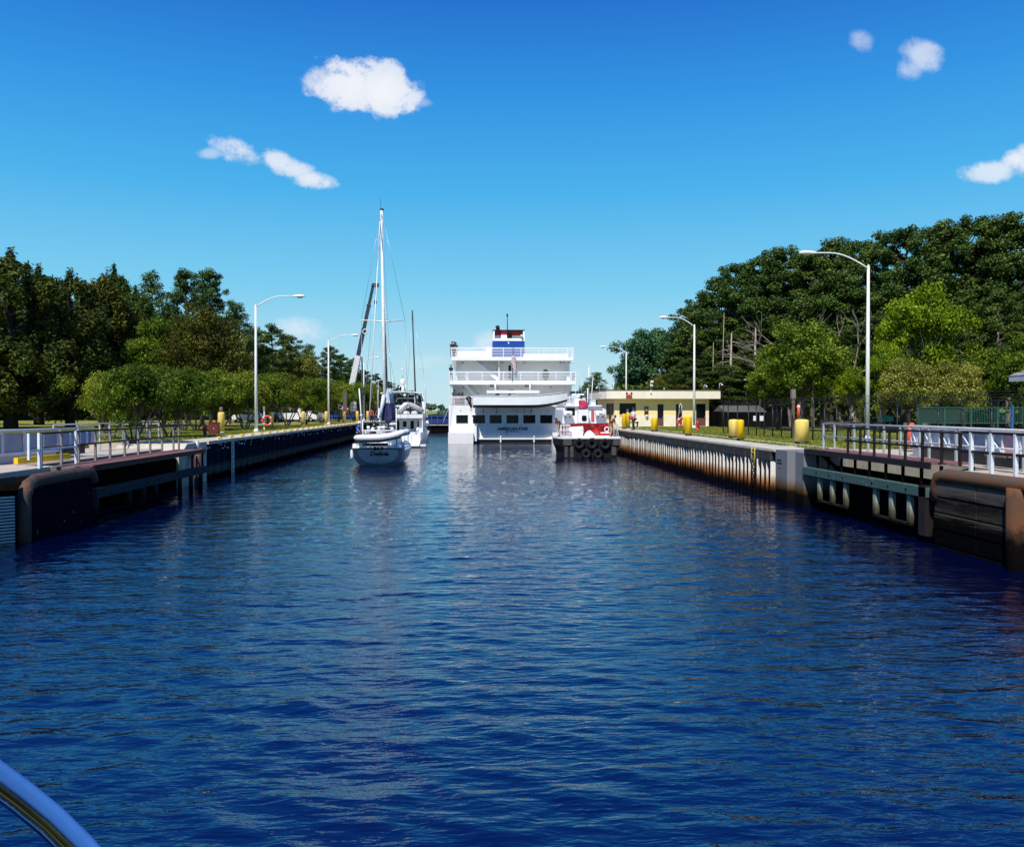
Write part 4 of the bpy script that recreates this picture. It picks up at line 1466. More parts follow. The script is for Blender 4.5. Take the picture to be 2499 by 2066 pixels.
# bare and dead trees
def bare_tree(name, label, x, y, z, H, seed, spread=.55, depth=4, m=None, r0=.16):
    rg = np.random.RandomState(seed)
    root = thing(name, (x, y, z), label, 'bare tree')
    mb, mt = MB(), MB()
    def grow(p, d, L, r, lev):
        q = p + d * L
        mid = p + d * L * .5 + rg.normal(0, L * .05, 3)
        (mt if lev == depth else mb).tube([p, mid, q], [r, r * .82, r * .62], 6 if lev > 2 else 4, cap=False)
        if lev == 0: return
        for k in range(3 if lev > 1 else 2):
            nd_ = d + rg.normal(0, spread, 3)
            nd_[2] = abs(nd_[2]) * .7 + .15
            nd_ /= np.linalg.norm(nd_)
            grow(q, nd_, L * rg.uniform(.55, .78), r * .6, lev - 1)
    grow(np.array((x, y, z - .1)), np.array((0, 0, 1.0)), H * .36, r0, depth)
    mt.build('trunk', m or M_barkP, root)
    mb.build('branches', m or M_barkP, root)
    return root

p = at(1985, 1000, 78); bare_tree('bare_tree', 'pale leafless tree rising behind the big green tree, left of the lamp', p.x, 78, ZR, 13.5, 41, m=M_barkP)
p = at(2075, 1000, 72); bare_tree('bare_tree', 'pale leafless tree left of the nearest right lamp post', p.x, 72, ZR, 12.0, 43, spread=.45, m=M_barkP)
p = at(1930, 1000, 80); bare_tree('bare_tree', 'leafless grey crown showing left above the big green tree', p.x, 80, ZR, 12.5, 44, m=M_barkP)

def snag(label, px, Y, top, wid, seed, branches, dz=0, side=None):
    p = at(px, top, Y)
    H = p.z - ZR
    root = thing('dead_tree', (p.x, Y, ZR), label, 'dead tree')
    rg = np.random.RandomState(seed)
    mb = MB().tube([(p.x - H * .03, Y, ZR - .1), (p.x, Y, ZR + H * .5), (p.x + .1, Y, ZR + H)], [wid, wid * .75, wid * .25], 8)
    mb.build('trunk', M_snag, root)
    for i in range(branches):
        zz = ZR + H * (.35 + .6 * i / branches)
        s = 1 if (side is None and rg.rand() > .35) or side == 1 else -1
        L = rg.uniform(.6, 1.9)
        MB().tube([(p.x, Y, zz), (p.x + s * L * .6, Y + rg.normal(0, .3), zz - .10), (p.x + s * L, Y + rg.normal(0, .5), zz + rg.uniform(-.5, .1))], [.045, .03, .012], 5).build('branch', M_snag, root)

M_snag = mat('bleached dead wood', (0.42, 0.36, 0.28), (0.30, 0.25, 0.20), scale=5, rough=.85, bump=.4, stretch=(3, 3, .5))
snag('bleached dead trunk with comb like side branches right of the building', 1783, 84, 812, .20, 51, 14)
snag('grey bare trunk leaning behind the right end of the building', 1842, 86, 800, .22, 52, 5)

# ================================================================== people
M_skin = mat('skin', (0.42, 0.24, 0.16), (0.36, 0.20, 0.13), scale=6, rough=.6)
M_hair = mat('dark hair', (0.02, 0.014, 0.01), scale=20, rough=.7)


def cloth(name, c):
    return mat(name, c, tuple(x * .8 for x in c), scale=9, rough=.85, bump=.2)


def person(loc, label, shirt, legs, rz=0.0, bend=0.0, arms=((.25, .1), (.25, .1)), hat=None, H=1.73, shorts=False, group=None, stride=.10, sit=False):
    """loc = feet; local -Y is the way the figure faces; bend = forward lean of the trunk in radians;
    arms = (swing forward, spread) for left and right in radians"""
    t = thing('person', loc, label, 'person', group)
    k = H / 1.73
    base = Vector(loc)
    Mz = Matrix.Rotation(rz, 4, 'Z')
    def P(x, y, z):
        return base + Mz @ Vector((x * k, y * k, z * k))
    hip = Vector((0, 0, .93))
    if bend > .3:
        hip.y = .12
    def T(x, z, y=0):     # point in the trunk's own frame, z above the hip
        return P(x, hip.y - z * math.sin(bend) + y * math.cos(bend), hip.z + z * math.cos(bend) + y * math.sin(bend))
    J = {'hip': (T(0, 0), (.150 * k, .105 * k)), 'waist': (T(0, .16), (.135 * k, .10 * k)), 'chest': (T(0, .36), (.165 * k, .11 * k)),
         'neck': (T(0, .52), (.060 * k, .06 * k)), 'head0': (T(0, .60, -.01), (.075 * k, .085 * k)), 'head1': (T(0, .69, -.015), (.088 * k, .10 * k)), 'head2': (T(0, .77, -.01), (.065 * k, .075 * k))}
    E = [('hip', 'waist'), ('waist', 'chest'), ('chest', 'neck'), ('neck', 'head0'), ('head0', 'head1'), ('head1', 'head2')]
    for s, nm in ((-1, 'l'), (1, 'r')):
        J['kn' + nm] = (P(s * .10, -.03 - s * stride, .50), .062 * k)
        J['an' + nm] = (P(s * .11, .02 - s * stride * 1.6, .09), .042 * k)
        J['toe' + nm] = (P(s * .12, -.14 - s * stride * 1.6, .035), .035 * k)
        J['hp' + nm] = (P(s * .09, hip.y, .86), .088 * k)
        E += [('hip', 'hp' + nm), ('hp' + nm, 'kn' + nm), ('kn' + nm, 'an' + nm), ('an' + nm, 'toe' + nm)]
        sw, sp = arms[0 if s < 0 else 1]
        sh = T(s * .19, .46)
        J['sh' + nm] = (sh, .058 * k)
        d1 = Mz @ Vector((s * math.sin(sp), -math.sin(sw) * math.cos(sp), -math.cos(sw) * math.cos(sp)))
        el = sh + d1 * .29 * k
        sw2 = sw + .45
        d2 = Mz @ Vector((s * math.sin(sp * .5), -math.sin(sw2), -math.cos(sw2)))
        wr_ = el + d2 * .25 * k
        J['el' + nm] = (el, .040 * k)
        J['wr' + nm] = (wr_, .028 * k)
        J['ha' + nm] = (wr_ + d2 * .09 * k, .030 * k)
        E += [('chest', 'sh' + nm), ('sh' + nm, 'el' + nm), ('el' + nm, 'wr' + nm), ('wr' + nm, 'ha' + nm)]
    skin_mesh('body', J, E, M_skin, t)
    g_ = 1.24
    def sub_(keys_, f=g_):
        return {q: (J[q][0], tuple(r * f for r in J[q][1]) if isinstance(J[q][1], tuple) else J[q][1] * f * 1.05) for q in keys_}
    ks = ['chest', 'waist', 'hip', 'shl', 'shr', 'ell', 'elr']
    Js = sub_(ks)
    for nm in 'lr':
        Js['el' + nm] = (Js['sh' + nm][0].lerp(Js['el' + nm][0], .75), Js['el' + nm][1] * 1.25)
    Js['collar'] = (T(0, .47), (.125 * k, .095 * k))
    skin_mesh('shirt', Js, [('chest', 'collar'), ('chest', 'waist'), ('waist', 'hip'), ('chest', 'shl'), ('chest', 'shr'), ('shl', 'ell'), ('shr', 'elr')], shirt, t)
    kt = ['hip', 'hpl', 'hpr', 'knl', 'knr'] + ([] if shorts else ['anl', 'anr'])
    Et = [('hip', 'hpl'), ('hip', 'hpr'), ('hpl', 'knl'), ('hpr', 'knr')] + ([] if shorts else [('knl', 'anl'), ('knr', 'anr')])
    skin_mesh('shorts' if shorts else 'trousers', sub_(kt, 1.22), Et, legs, t)
    for nm in 'lr':
        a_ = J['an' + nm][0]; b_ = J['toe' + nm][0]
        MB().tube([(a_.x, a_.y, base.z + .045), (b_.x, b_.y, base.z + .04)], [.05 * k, .045 * k], 8).build('shoe', M_black, t)
    hc = J['head1'][0]
    MB().ball((hc.x, hc.y, hc.z + .045 * k), (.100 * k, .112 * k, .085 * k), 12, 8).build('hair', M_hair, t)
    # eyes, nose and mouth on the side the figure faces
    fd = Mz @ Vector((0, -1, 0)); sd_ = Mz @ Vector((1, 0, 0))
    fc = hc + fd * .098 * k + Vector((0, 0, -.02 * k))
    for s in (-1, 1):
        e_ = fc + sd_ * s * .032 * k
        MB().ball(e_, .011 * k, 6, 5).build('eye', M_black, t)
        ear = hc + sd_ * s * .098 * k + Vector((0, 0, -.025 * k))
        MB().ball(ear, (.018 * k, .022 * k, .03 * k), 6, 5).build('ear', M_skin, t)
    MB().ball(fc + Vector((0, 0, -.028 * k)) + fd * .008, .014 * k, 6, 5).build('nose', M_skin, t)
    if hat is not None:
        MB().lathe((hc.x, hc.y, hc.z + .03 * k), [(.155 * k, 0), (.15 * k, .012), (.11 * k, .02), (.105 * k, .09 * k), (.06 * k, .115 * k)], 14).build('hat', hat, t)
    return t


# ================================================================== street furniture
def lamp(px, Y, side, label, z0, H=9.0, arm=3.9, group=None, mm_=None):
    """side = +1: arm reaches towards -X (right bank), -1: towards +X"""
    p = at(px, 1001, Y)
    t = thing('street_lamp', (p.x, Y, z0), label, 'street lamp', group)
    x = p.x
    mm_ = mm_ or M_lampw
    MB().box(x - .20, x + .20, Y - .20, Y + .20, z0 - .05, z0 + .05).build('base_plate', M_conc, t)
    MB().lathe((x, Y, z0 + .05), [(.19, 0), (.17, .12), (.115, .22)], 16).build('base_flange', mm_, t)
    MB().tube([(x, Y, z0 + .2), (x, Y, z0 + H * .5), (x, Y, z0 + H)], [.115, .095, .065], 14).build('pole', mm_, t)
    MB().ball((x, Y, z0 + H), .075, 10, 6).build('pole_cap', mm_, t)
    d = -side
    pts = []
    for i in range(9):
        q = i / 8
        pts.append((x + d * arm * .86 * q, Y, z0 + H - .12 + .78 * math.sin(min(1, q * 1.35) * PI / 2)))
    MB().tube(pts, [.045 - .012 * i / 8 for i in range(9)], 8).build('arm', mm_, t)
    hx = x + d * arm
    hz = pts[-1][2] - .02
    secs = []
    for q, (w, h) in zip((-.48, -.38, -.15, .12, .35, .47), ((.04, .04), (.09, .07), (.15, .12), (.18, .14), (.13, .11), (.03, .03))):
        secs.append([(hx + d * q, Y + w * math.cos(a), hz + h * math.sin(a) * (1.0 if math.sin(a) > 0 else .55)) for a in [2 * PI * j / 12 for j in range(12)]])
    hd = MB().loft(secs).build('lamp_head', mm_, t)
    MB().ball((hx + d * .1, Y, hz - .05), (.22, .13, .075), 12, 8).build('lens', mat('lamp lens', (.55, .56, .58), rough=.2), hd)
    return t

gr_ = 'tall lamp posts with curved arms along the lock'
lamp(2117, 43.0, 1, 'nearest and tallest looking lamp post on the right bank, behind the gate railing', ZR, 8.95, 3.15, gr_)
lamp(1694, 72.5, 1, 'second lamp post on the right bank, in front of the building', ZR, 8.85, 2.6, gr_)
lamp(1528, 107, 1, 'third lamp post on the right bank, rising behind the building roof', ZR, 8.9, 2.85, gr_)
lamp(1437, 142, 1, 'fourth lamp post on the right bank, seen just right of the white ship', ZR, 8.9, 2.9, gr_)
lamp(625, 61.5, -1, 'nearest lamp post on the left bank', ZL, 9.0, 3.0, gr_)
lamp(802, 94, -1, 'second lamp post on the left bank, left of the crane', ZL, 9.1, 2.85, gr_)
lamp(888, 131, -1, 'third lamp post on the left bank, behind the sailboat', ZL, 8.9, 1.9, gr_)

def bollard(px, py, dia, H, label, m, z0, cap_dark=True, Y=None):
    p = gp(px, py, z0)
    D_ = math.hypot(p.x, p.y)
    t = thing('bollard', (p.x, p.y, z0), label, 'bollard', 'yellow bollards on the ' + ('right' if p.x > 0 else 'left') + ' quay')
    r = dia / 2
    MB().lathe((p.x, p.y, z0), [(r * 1.02, 0), (r * 1.02, .12)], 22).build('base', M_black if cap_dark else M_conc, t)
    MB().lathe((p.x, p.y, z0 + .12), [(r, 0), (r, H - .20), (r * .96, H - .15), (r * .80, H - .10), (r * .35, H - .08)], 22).build('drum', m, t)
    return t

RB = [(1482, 1036.7, .36, 1.30, 'yellow bollard beside the fender edge of the red and white tug'),
      (1523, 1045.8, .38, 1.25, 'yellow bollard, left one of the pair left of the man in the white shirt'),
      (1533, 1042.5, .38, 1.30, 'yellow bollard, right one of the pair left of the man in the white shirt'),
      (1597, 1052.5, .50, 1.0, 'single yellow bollard in front of the left door of the building'),
      (1672.5, 1057.5, .34, 1.15, 'yellow bollard, left one of the pair left of the second right lamp'),
      (1680, 1062.5, .42, 1.18, 'yellow bollard, right one of the pair left of the second right lamp'),
      (1790.7, 1068, .60, 1.02, 'wide pale yellow bollard of the pair left of the wooden post'),
      (1806.8, 1074, .38, 1.05, 'narrow bright yellow bollard of the pair left of the wooden post'),
      (1956.4, 1083, .66, 1.12, 'largest and nearest yellow bollard, standing alone on the right quay')]
for px, py, dia, H, lab in RB:
    bollard(px, py, dia * .98, H, lab, M_yelP if dia > .55 else M_yel, ZR)
LB = [(540, 1057.5, 'nearest yellow bollard on the left quay, with a grey stub on top'), (662, 1046, 'yellow bollard beside the orange life ring on the left quay'),
      (740, 1040.5, 'third yellow bollard from the left on the left quay'), (796.5, 1036, 'yellow bollard left of the second left lamp post'),
      (839.5, 1032, 'yellow bollard left of the wooden notice post'), (872, 1029.5, 'yellow bollard under the white notice board'), (897.5, 1027.5, 'last yellow bollard before the two people on the left quay')]
for i, (px, py, lab) in enumerate(LB):
    t = bollard(px, py, .40 if i else .44, 1.42, lab, M_yelP, ZL, cap_dark=False)
    if i == 0:
        MB().cyl((t.location.x, t.location.y, ZL + 1.44), (t.location.x, t.location.y, ZL + 1.80), .13, .10, 12).build('stub', M_wood, t)

def hydrant(px, py, z0, label, m):
    p = gp(px, py, z0)
    t = thing('fire_hydrant', (p.x, p.y, z0), label, 'hydrant')
    x, y = p.x, p.y
    MB().lathe((x, y, z0), [(.18, 0), (.18, .05), (.12, .06), (.12, .50), (.15, .51), (.15, .56)], 16).build('barrel', m, t)
    MB().lathe((x, y, z0 + .56), [(.13, 0), (.12, .08), (.07, .15), (.03, .17), (.03, .22)], 16).build('bonnet', m, t)
    for d in (-1, 1):
        MB().cyl((x, y, z0 + .40), (x + d * .20, y, z0 + .40), .055, n=10).build('outlet_cap', m, t)
    MB().cyl((x, y, z0 + .36), (x, y - .21, z0 + .36), .075, n=12).build('outlet_cap', m, t)
hydrant(1703, 1050, ZR, 'bright red fire hydrant at the foot of the second right lamp post', M_redh)
hydrant(500, 1063, ZL, 'dark red fire hydrant on the grass at the near end of the left wall', M_reddark)
p = gp(523, 1060.5, ZL)
t = thing('equipment_box', (p.x, p.y, ZL), 'dark red steel box between the left hydrant and the nearest bollard', 'box')
MB().box(p.x - .30, p.x + .30, p.y - .25, p.y + .25, ZL, ZL + .76).build('body', M_reddark, t, bevel=.015)
MB().box(p.x - .33, p.x + .33, p.y - .28, p.y + .28, ZL + .76, ZL + .80).build('lid', M_reddark, t)
MB().box(p.x + .02, p.x + .06, p.y - .27, p.y - .25, ZL + .35, ZL + .45).build('latch', M_galv, t)

def ring(c, Rr, r, root, m=M_orange, rot=0.0):
    Mx = Matrix.Translation(c) @ Matrix.Rotation(rot, 4, 'Z')
    MB().torus((0, 0, 0), Rr, r, 'y', 28, 10, M=Mx).build('ring', m, root)
    for k in range(4):
        a = PI / 4 + k * PI / 2
        MB().torus((0, 0, 0), Rr, r * 1.08, 'y', 3, 10, a0=a - .13, a1=a + .13, M=Mx).build('band', M_white, root)

# life ring stations: the post is the thing, the ring hangs on it as a thing of its own
def station(px, py, z0, postlab, ringlab, H=2.0, hz=.95, Rr=.34, pm=M_wood, rot=0.0, hook=False, lean=0.0, pw=.10):
    p = gp(px, py, z0)
    t = thing('hook_pole' if hook else 'wooden_post', (p.x, p.y, z0), postlab, 'post')
    if hook:
        MB().tube([(p.x, p.y, z0), (p.x + lean, p.y, z0 + H)], .045, 8).build('pole', pm, t)
        MB().tube([(p.x + lean, p.y, z0 + H - .6), (p.x + lean - .03, p.y, z0 + H), (p.x + lean + .06, p.y, z0 + H + .22), (p.x + lean + .16, p.y, z0 + H), (p.x + lean + .12, p.y, z0 + H - .5)], .035, 8).build('hook', M_lampw, t)
    else:
        MB().box(p.x - pw, p.x + pw, p.y - pw, p.y + pw, z0, z0 + H).build('post', pm, t, bevel=.015)
        MB().box(p.x - pw - .03, p.x + pw + .03, p.y - pw - .03, p.y + pw + .03, z0 + H * .80, z0 + H).build('cap_block', M_barkP, t)
    r = thing('life_ring', (p.x + .25 + lean * .4, p.y - pw - .08, z0 + hz), ringlab, 'life ring')
    ring(Vector((p.x + .25 + lean * .4, p.y - pw - .08, z0 + hz)), Rr, .085, r, rot=rot)
    return t

station(1651, 1050, ZR, 'long pole with a white hook leaning before the right door of the building', 'orange life ring hanging on the hook pole before the building', H=1.9, hz=.66, Rr=.30, hook=True, lean=.25)
station(1935, 1070, ZR, 'weathered wooden post left of the largest yellow bollard', 'red life ring hung edge on behind the wooden post', H=2.75, hz=1.45, Rr=.42, rot=1.2, pw=.08)
p = gp(2225, 1102, ZR)
t = thing('life_ring', (p.x, p.y, ZR + .55), 'big red orange life ring standing at the right pipe railing', 'life ring')
ring(Vector((p.x, p.y, ZR + .62)), .40, .10, t, rot=.95)
t = thing('wooden_post', (p.x - .1, p.y + .3, ZR), 'thin wooden post carrying the big life ring at the right railing', 'post')
MB().box(p.x - .15, p.x - .05, p.y + .25, p.y + .35, ZR, ZR + 1.1).build('post', M_wood, t)
station(645, 1049, ZL, 'white post carrying the orange life ring on the left bank', 'orange life ring on the white post beside a yellow bollard on the left', H=1.9, hz=.75, Rr=.36, pm=M_lampw, pw=.05, rot=.2)

# ================================================================== the lock house
HY = 82.0
def hx(zx):          # pixel column of the close view to x on the facade
    return at(1450 + zx / 6, 1001, HY).x
def hz(zy):
    return at(1600, 880 + zy / 6, HY).z
M_cream = mat('cream wall', (0.82, 0.72, 0.50), (0.72, 0.64, 0.44), scale=1.5, rough=.8)
M_creamW = mat('pale cream band', (0.88, 0.80, 0.64), (0.82, 0.74, 0.58), scale=1.5, rough=.8)
M_tan = mat('tan wall', (0.96, 0.74, 0.38), (0.90, 0.69, 0.35), scale=6, rough=.9, bump=.15)  # tan for the bay and upper wall; the lower wall is paler
M_doorb = mat('dark brown door', (0.060, 0.022, 0.018), (0.045, 0.016, 0.014), scale=3, rough=.5)
M_emblem = mat('emblem red', (0.42, 0.04, 0.03), (0.36, 0.035, 0.03), scale=5, rough=.5)
hs0, hs1 = hx(300), hx(1680)
house = thing('lock_house', ((hs0 + hs1) / 2, HY, ZR), 'low cream lock office with deep flat roof fascia and brown doors', 'building')
HB = HY + 7
z_m = hz(798)
zt_ = hz(560)
hl = hx(205)
openings = [('w', 370, 612, 622, 790), ('d', 920, 1026, 628, 945), ('d', 1190, 1298, 628, 945), ('d', 1485, 1643, 622, 945)]
# walls: built between the openings so that windows and doors sit in real reveals
def wallrun(za, zb, m, nm):
    xs_ = [hs0]
    for k, a, b_, t0, t1 in openings:
        o0, o1 = hz(t1) if k == 'w' else ZR, hz(t0)
        if o0 < zb - .01 and o1 > za + .01:
            xs_ += [hx(a), hx(b_)]
    xs_.append(hs1)
    for a, b_ in zip(xs_[::2], xs_[1::2]):
        MB().box(a, b_, HY, HY + .25, za, zb).build(nm, m, house)
wallrun(ZR, z_m, M_creamW, 'lower_wall')
wallrun(hz(628), zt_ + .1, M_tan, 'upper_wall') if False else None
# upper wall with openings cut at their own heights
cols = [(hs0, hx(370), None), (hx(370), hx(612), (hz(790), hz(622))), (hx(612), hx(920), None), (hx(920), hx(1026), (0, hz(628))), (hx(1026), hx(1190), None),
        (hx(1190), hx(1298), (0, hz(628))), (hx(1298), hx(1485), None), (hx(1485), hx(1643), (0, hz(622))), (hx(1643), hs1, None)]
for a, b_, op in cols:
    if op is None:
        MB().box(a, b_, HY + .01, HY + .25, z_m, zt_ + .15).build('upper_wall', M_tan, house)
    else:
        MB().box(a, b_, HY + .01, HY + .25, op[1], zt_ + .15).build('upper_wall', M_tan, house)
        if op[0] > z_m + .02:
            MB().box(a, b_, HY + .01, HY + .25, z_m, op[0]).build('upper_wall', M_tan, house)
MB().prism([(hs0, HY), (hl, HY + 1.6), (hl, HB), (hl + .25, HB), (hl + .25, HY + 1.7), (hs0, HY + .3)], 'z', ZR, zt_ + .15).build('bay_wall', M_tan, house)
MB().box(hs1 - .25, hs1, HY + .25, HB, ZR, zt_ + .15).build('side_wall', M_cream, house)
MB().box(hl, hs1, HB - .25, HB, ZR, zt_ + .15).build('back_wall', M_cream, house)
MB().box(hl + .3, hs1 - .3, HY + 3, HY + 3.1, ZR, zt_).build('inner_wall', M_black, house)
# bay windows on the slanted side
for f0_, f1_ in ((.12, .34), (.62, .86)):
    x0, y0 = hs0 + (hl - hs0) * f0_, HY + 1.6 * f0_
    x1, y1 = hs0 + (hl - hs0) * f1_, HY + 1.6 * f1_
    MB().beam((x0 - .03, y0 - .03, (hz(625) + hz(790)) / 2), (x1 - .03, y1 - .03, (hz(625) + hz(790)) / 2), .03, hz(625) - hz(790)).build('bay_window', M_glass, house)
MB().beam((hs0 + (hl - hs0) * .42 - .03, HY + .64, (ZR + hz(625)) / 2), (hs0 + (hl - hs0) * .55 - .03, HY + .85, (ZR + hz(625)) / 2), .04, hz(625) - ZR).build('bay_post', M_doorb, house)
for k, a, b_, t0, t1 in openings:
    xa, xb, zb, za = hx(a), hx(b_), hz(t0), hz(t1) if k == 'w' else ZR + .03
    if k == 'w':
        fr = MB()
        for (q0, q1, r0, r1) in ((xa, xb, zb - .06, zb), (xa, xb, za, za + .06), (xa, xa + .06, za, zb), (xb - .06, xb, za, zb)):
            fr.box(q0, q1, HY + .06, HY + .14, r0, r1)
        w = fr.build('window', M_doorb, house)
        MB().box(xa + .06, xb - .06, HY + .12, HY + .14, za + .06, zb - .06).build('pane', M_glass, w)
        MB().box(xa - .02, xb + .02, HY - .05, HY + .1, za - .08, za - .005).build('sill', M_creamW, w)
        MB().box((xa + xb) / 2 - .1, (xa + xb) / 2 + .12, HY + .095, HY + .11, za + .12, za + .55).build('notice', mat('pale notice', (.45, .45, .42)), w)
    else:
        d = MB().box(xa + .05, xb - .05, HY + .10, HY + .15, za, zb - .05).build('door', M_doorb, house)
        fr = MB()
        for (q0, q1, r0, r1) in ((xa, xb, zb - .05, zb), (xa, xa + .05, za, zb - .05), (xb - .05, xb, za, zb - .05)):
            fr.box(q0, q1, HY + .02, HY + .16, r0, r1)
        fr.build('door_frame', M_creamW, d)
        MB().box(xa + .10, xb - .10, HY + .085, HY + .10, za + .85, zb - .12).build('door_glass', M_glass, d)
        MB().box(xa + .10, xb - .10, HY + .085, HY + .10, za + .06, za + .75).build('door_panel', mat('brown door panel', (.14, .055, .045)), d)
        MB().box(xb - .14, xb - .10, HY + .06, HY + .085, za + .88, za + .98).build('handle', M_galv, d)
        MB().box(xa - .1, xb + .1, HY - .35, HY - .002, ZR, ZR + .06).build('step', M_conc, house)
# roof slab with a deep fascia
fx0, fx1 = at(1450 + 182 / 6, 1001, HY - 0.800).x, at(1450 + 1848 / 6, 1001, HY - 0.800).x
fz0, fz1 = at(1600, 880 + 556 / 6, HY - 0.800).z, at(1600, 880 + 432 / 6, HY - 0.800).z
fxl = at(1450 + 62 / 6, 1001, HY + 1.2).x
MB().prism([(fx0, HY - 0.800), (fx1, HY - 0.800), (fx1, HB + .8), (fxl, HB + .8), (fxl, HY + .9)], 'z', fz0, fz1).build('roof_fascia', M_creamW, house)
MB().prism([(fx0 - .05, HY - 0.860), (fx1 + .05, HY - 0.860), (fx1 + .05, HB + .86), (fxl - .05, HB + .86), (fxl - .05, HY + .88)], 'z', fz1, fz1 + .06).build('roof_edge', mat('roof edge brown', (.10, .07, .05)), house)
# the castle badge: two towers and a gate house between them
ex = at(1450 + 510 / 6, 1001, HY - 0.820).x
ez = at(1535, 880 + 540 / 6, HY - 0.820).z
e = MB()
for d in (-1, 1):
    e.box(ex + d * .22 - .06, ex + d * .22 + .06, HY - 0.860, HY - 0.802, ez, ez + .42)
    e.box(ex + d * .22 - .09, ex + d * .22 + .09, HY - 0.870, HY - 0.802, ez + .42, ez + .50)
e.box(ex - .16, ex + .16, HY - 0.855, HY - 0.802, ez, ez + .22)
e.prism([(ex - .12, ez + .22), (ex + .12, ez + .22), (ex, ez + .36)], 'y', HY - 0.855, HY - 0.802)
emb = e.build('castle_emblem', M_emblem, house)
MB().box(ex - .31, ex + .31, HY - 0.840, HY - 0.802, ez - .05, ez).build('emblem_base', M_emblem, emb)
for d in (-1, 1):
    MB().box(ex + d * .22 - .08, ex + d * .22 + .08, HY - 0.885, HY - 0.872, ez + .40, ez + .47).build('tower_top', M_black, emb)
for (zx, zy0, zy1) in ((285, 320, 425), (1025, 400, 425)):
    x_ = at(1450 + zx / 6, 1001, HY).x
    MB().cyl((x_, HY, fz1 + .05), (x_, HY, at(1500, 880 + zy0 / 6, HY).z), .05, n=8).build('vent_pipe', M_creamW, house)
def roof_lamp(zx, zy, s):
    p_ = at(1450 + zx / 6, 880 + zy / 6, HY)
    MB().tube([(p_.x, HY, fz1 + .05), (p_.x, HY, p_.z), (p_.x + s * .06, HY, p_.z + .10), (p_.x + s * .17, HY, p_.z + .12), (p_.x + s * .24, HY, p_.z + .02)], .025, 8).build('roof_lamp', M_white, house)
    MB().lathe((p_.x + s * .25, HY, p_.z - .09), [(.12, 0), (.10, .05), (.03, .12)], 12).build('lamp_shade', M_white, house)
roof_lamp(1835, 345, 1); roof_lamp(1608, 370, 1); roof_lamp(75, 390, -1)
p_ = at(1450 + 830 / 6, 880 + 430 / 6, HY - .8)
MB().cyl((p_.x, HY - .8, fz1), (p_.x, HY - .8, p_.z + .78), .03, n=8).build('siren_pole', M_galv, house)
MB().box(p_.x - .02, p_.x + .24, HY - 0.850, HY - .7, p_.z + .72, p_.z + .92).build('siren_horn', M_white, house)
MB().box(p_.x - .05, p_.x + .18, HY - 0.850, HY - .7, p_.z + .38, p_.z + .54).build('siren_horn', M_white, house)
MB().box(p_.x - .08, p_.x + .06, HY - 0.900, HY - 0.800, p_.z - .32, p_.z - .02).build('siren_box', M_creamW, house)
# notice case and drinking fountain bowl on the wall, benches below
xa = hx(735); xb = hx(792)
nc = MB().box(xa, xb, HY - .06, HY, hz(795), hz(672)).build('notice_case', M_doorb, house)
MB().box(xa + .05, xb - .05, HY - .075, HY - .06, hz(740), hz(690)).build('notice', mat('brown notice', (.25, .18, .12)), nc)
MB().lathe((hx(765), HY - .14, hz(830)), [(.05, 0), (.13, .08), (.15, .22), (.12, .26)], 12).build('fountain_bowl', M_creamW, house)
for a, b_ in ((390, 630),):
    bn = thing('bench', ((hx(a) + hx(b_)) / 2, HY - .6, ZR), 'dark low bench against the house wall behind the man in white', 'bench')
    MB().box(hx(a), hx(b_), HY - .8, HY - .4, ZR + .36, ZR + .48).build('seat', M_black, bn)
    for x_ in (hx(a) + .1, hx(b_) - .1):
        MB().box(x_ - .05, x_ + .05, HY - .75, HY - .45, ZR, ZR + .36).build('leg', M_black, bn)

c_white, c_blackt = cloth('white shirt', (.78, .78, .78)), cloth('black trousers', (.012, .012, .014))
c_red, c_khaki = cloth('dark red shirt', (.20, .03, .045)), cloth('khaki shorts', (.52, .36, .22))
c_blue = cloth('royal blue shirt', (.01, .10, .55))
c_redb = cloth('red life vest', (.55, .02, .04))
c_grey = cloth('grey trousers', (.10, .11, .13))
c_navy = cloth('navy top', (.012, .016, .05))
hatb, hatw = cloth('dark cap', (.02, .02, .025)), cloth('white hat', (.8, .8, .8))
p = gp(1546, 1049, ZR)
t = person((p.x, p.y, ZR), 'man in white shirt and dark cap standing before the building window', c_white, c_blackt, rz=-1.1, hat=hatb, H=1.78, arms=((.5, .2), (.1, .1)))
bg_ = MB().box(-.16, .16, -.06, .06, 0, .26)
bg_.v = [(x + p.x - .22, y + p.y - .1, z + ZR + .82) for x, y, z in bg_.v]
o = bg_.build('shoulder_bag', c_redb)
tag(o, 'red bag held at the side of the man in the white shirt', 'bag')
p = gp(907, 1030, ZL)
person((p.x, p.y, ZL), 'person in a red life vest standing at the far end of the left quay', c_redb, c_navy, rz=.2, H=1.8)
p = gp(917, 1030, ZL)
person((p.x, p.y, ZL), 'person in a dark red top bending beside the one in the red vest', c_red, c_grey, rz=.9, H=1.7, bend=.3)

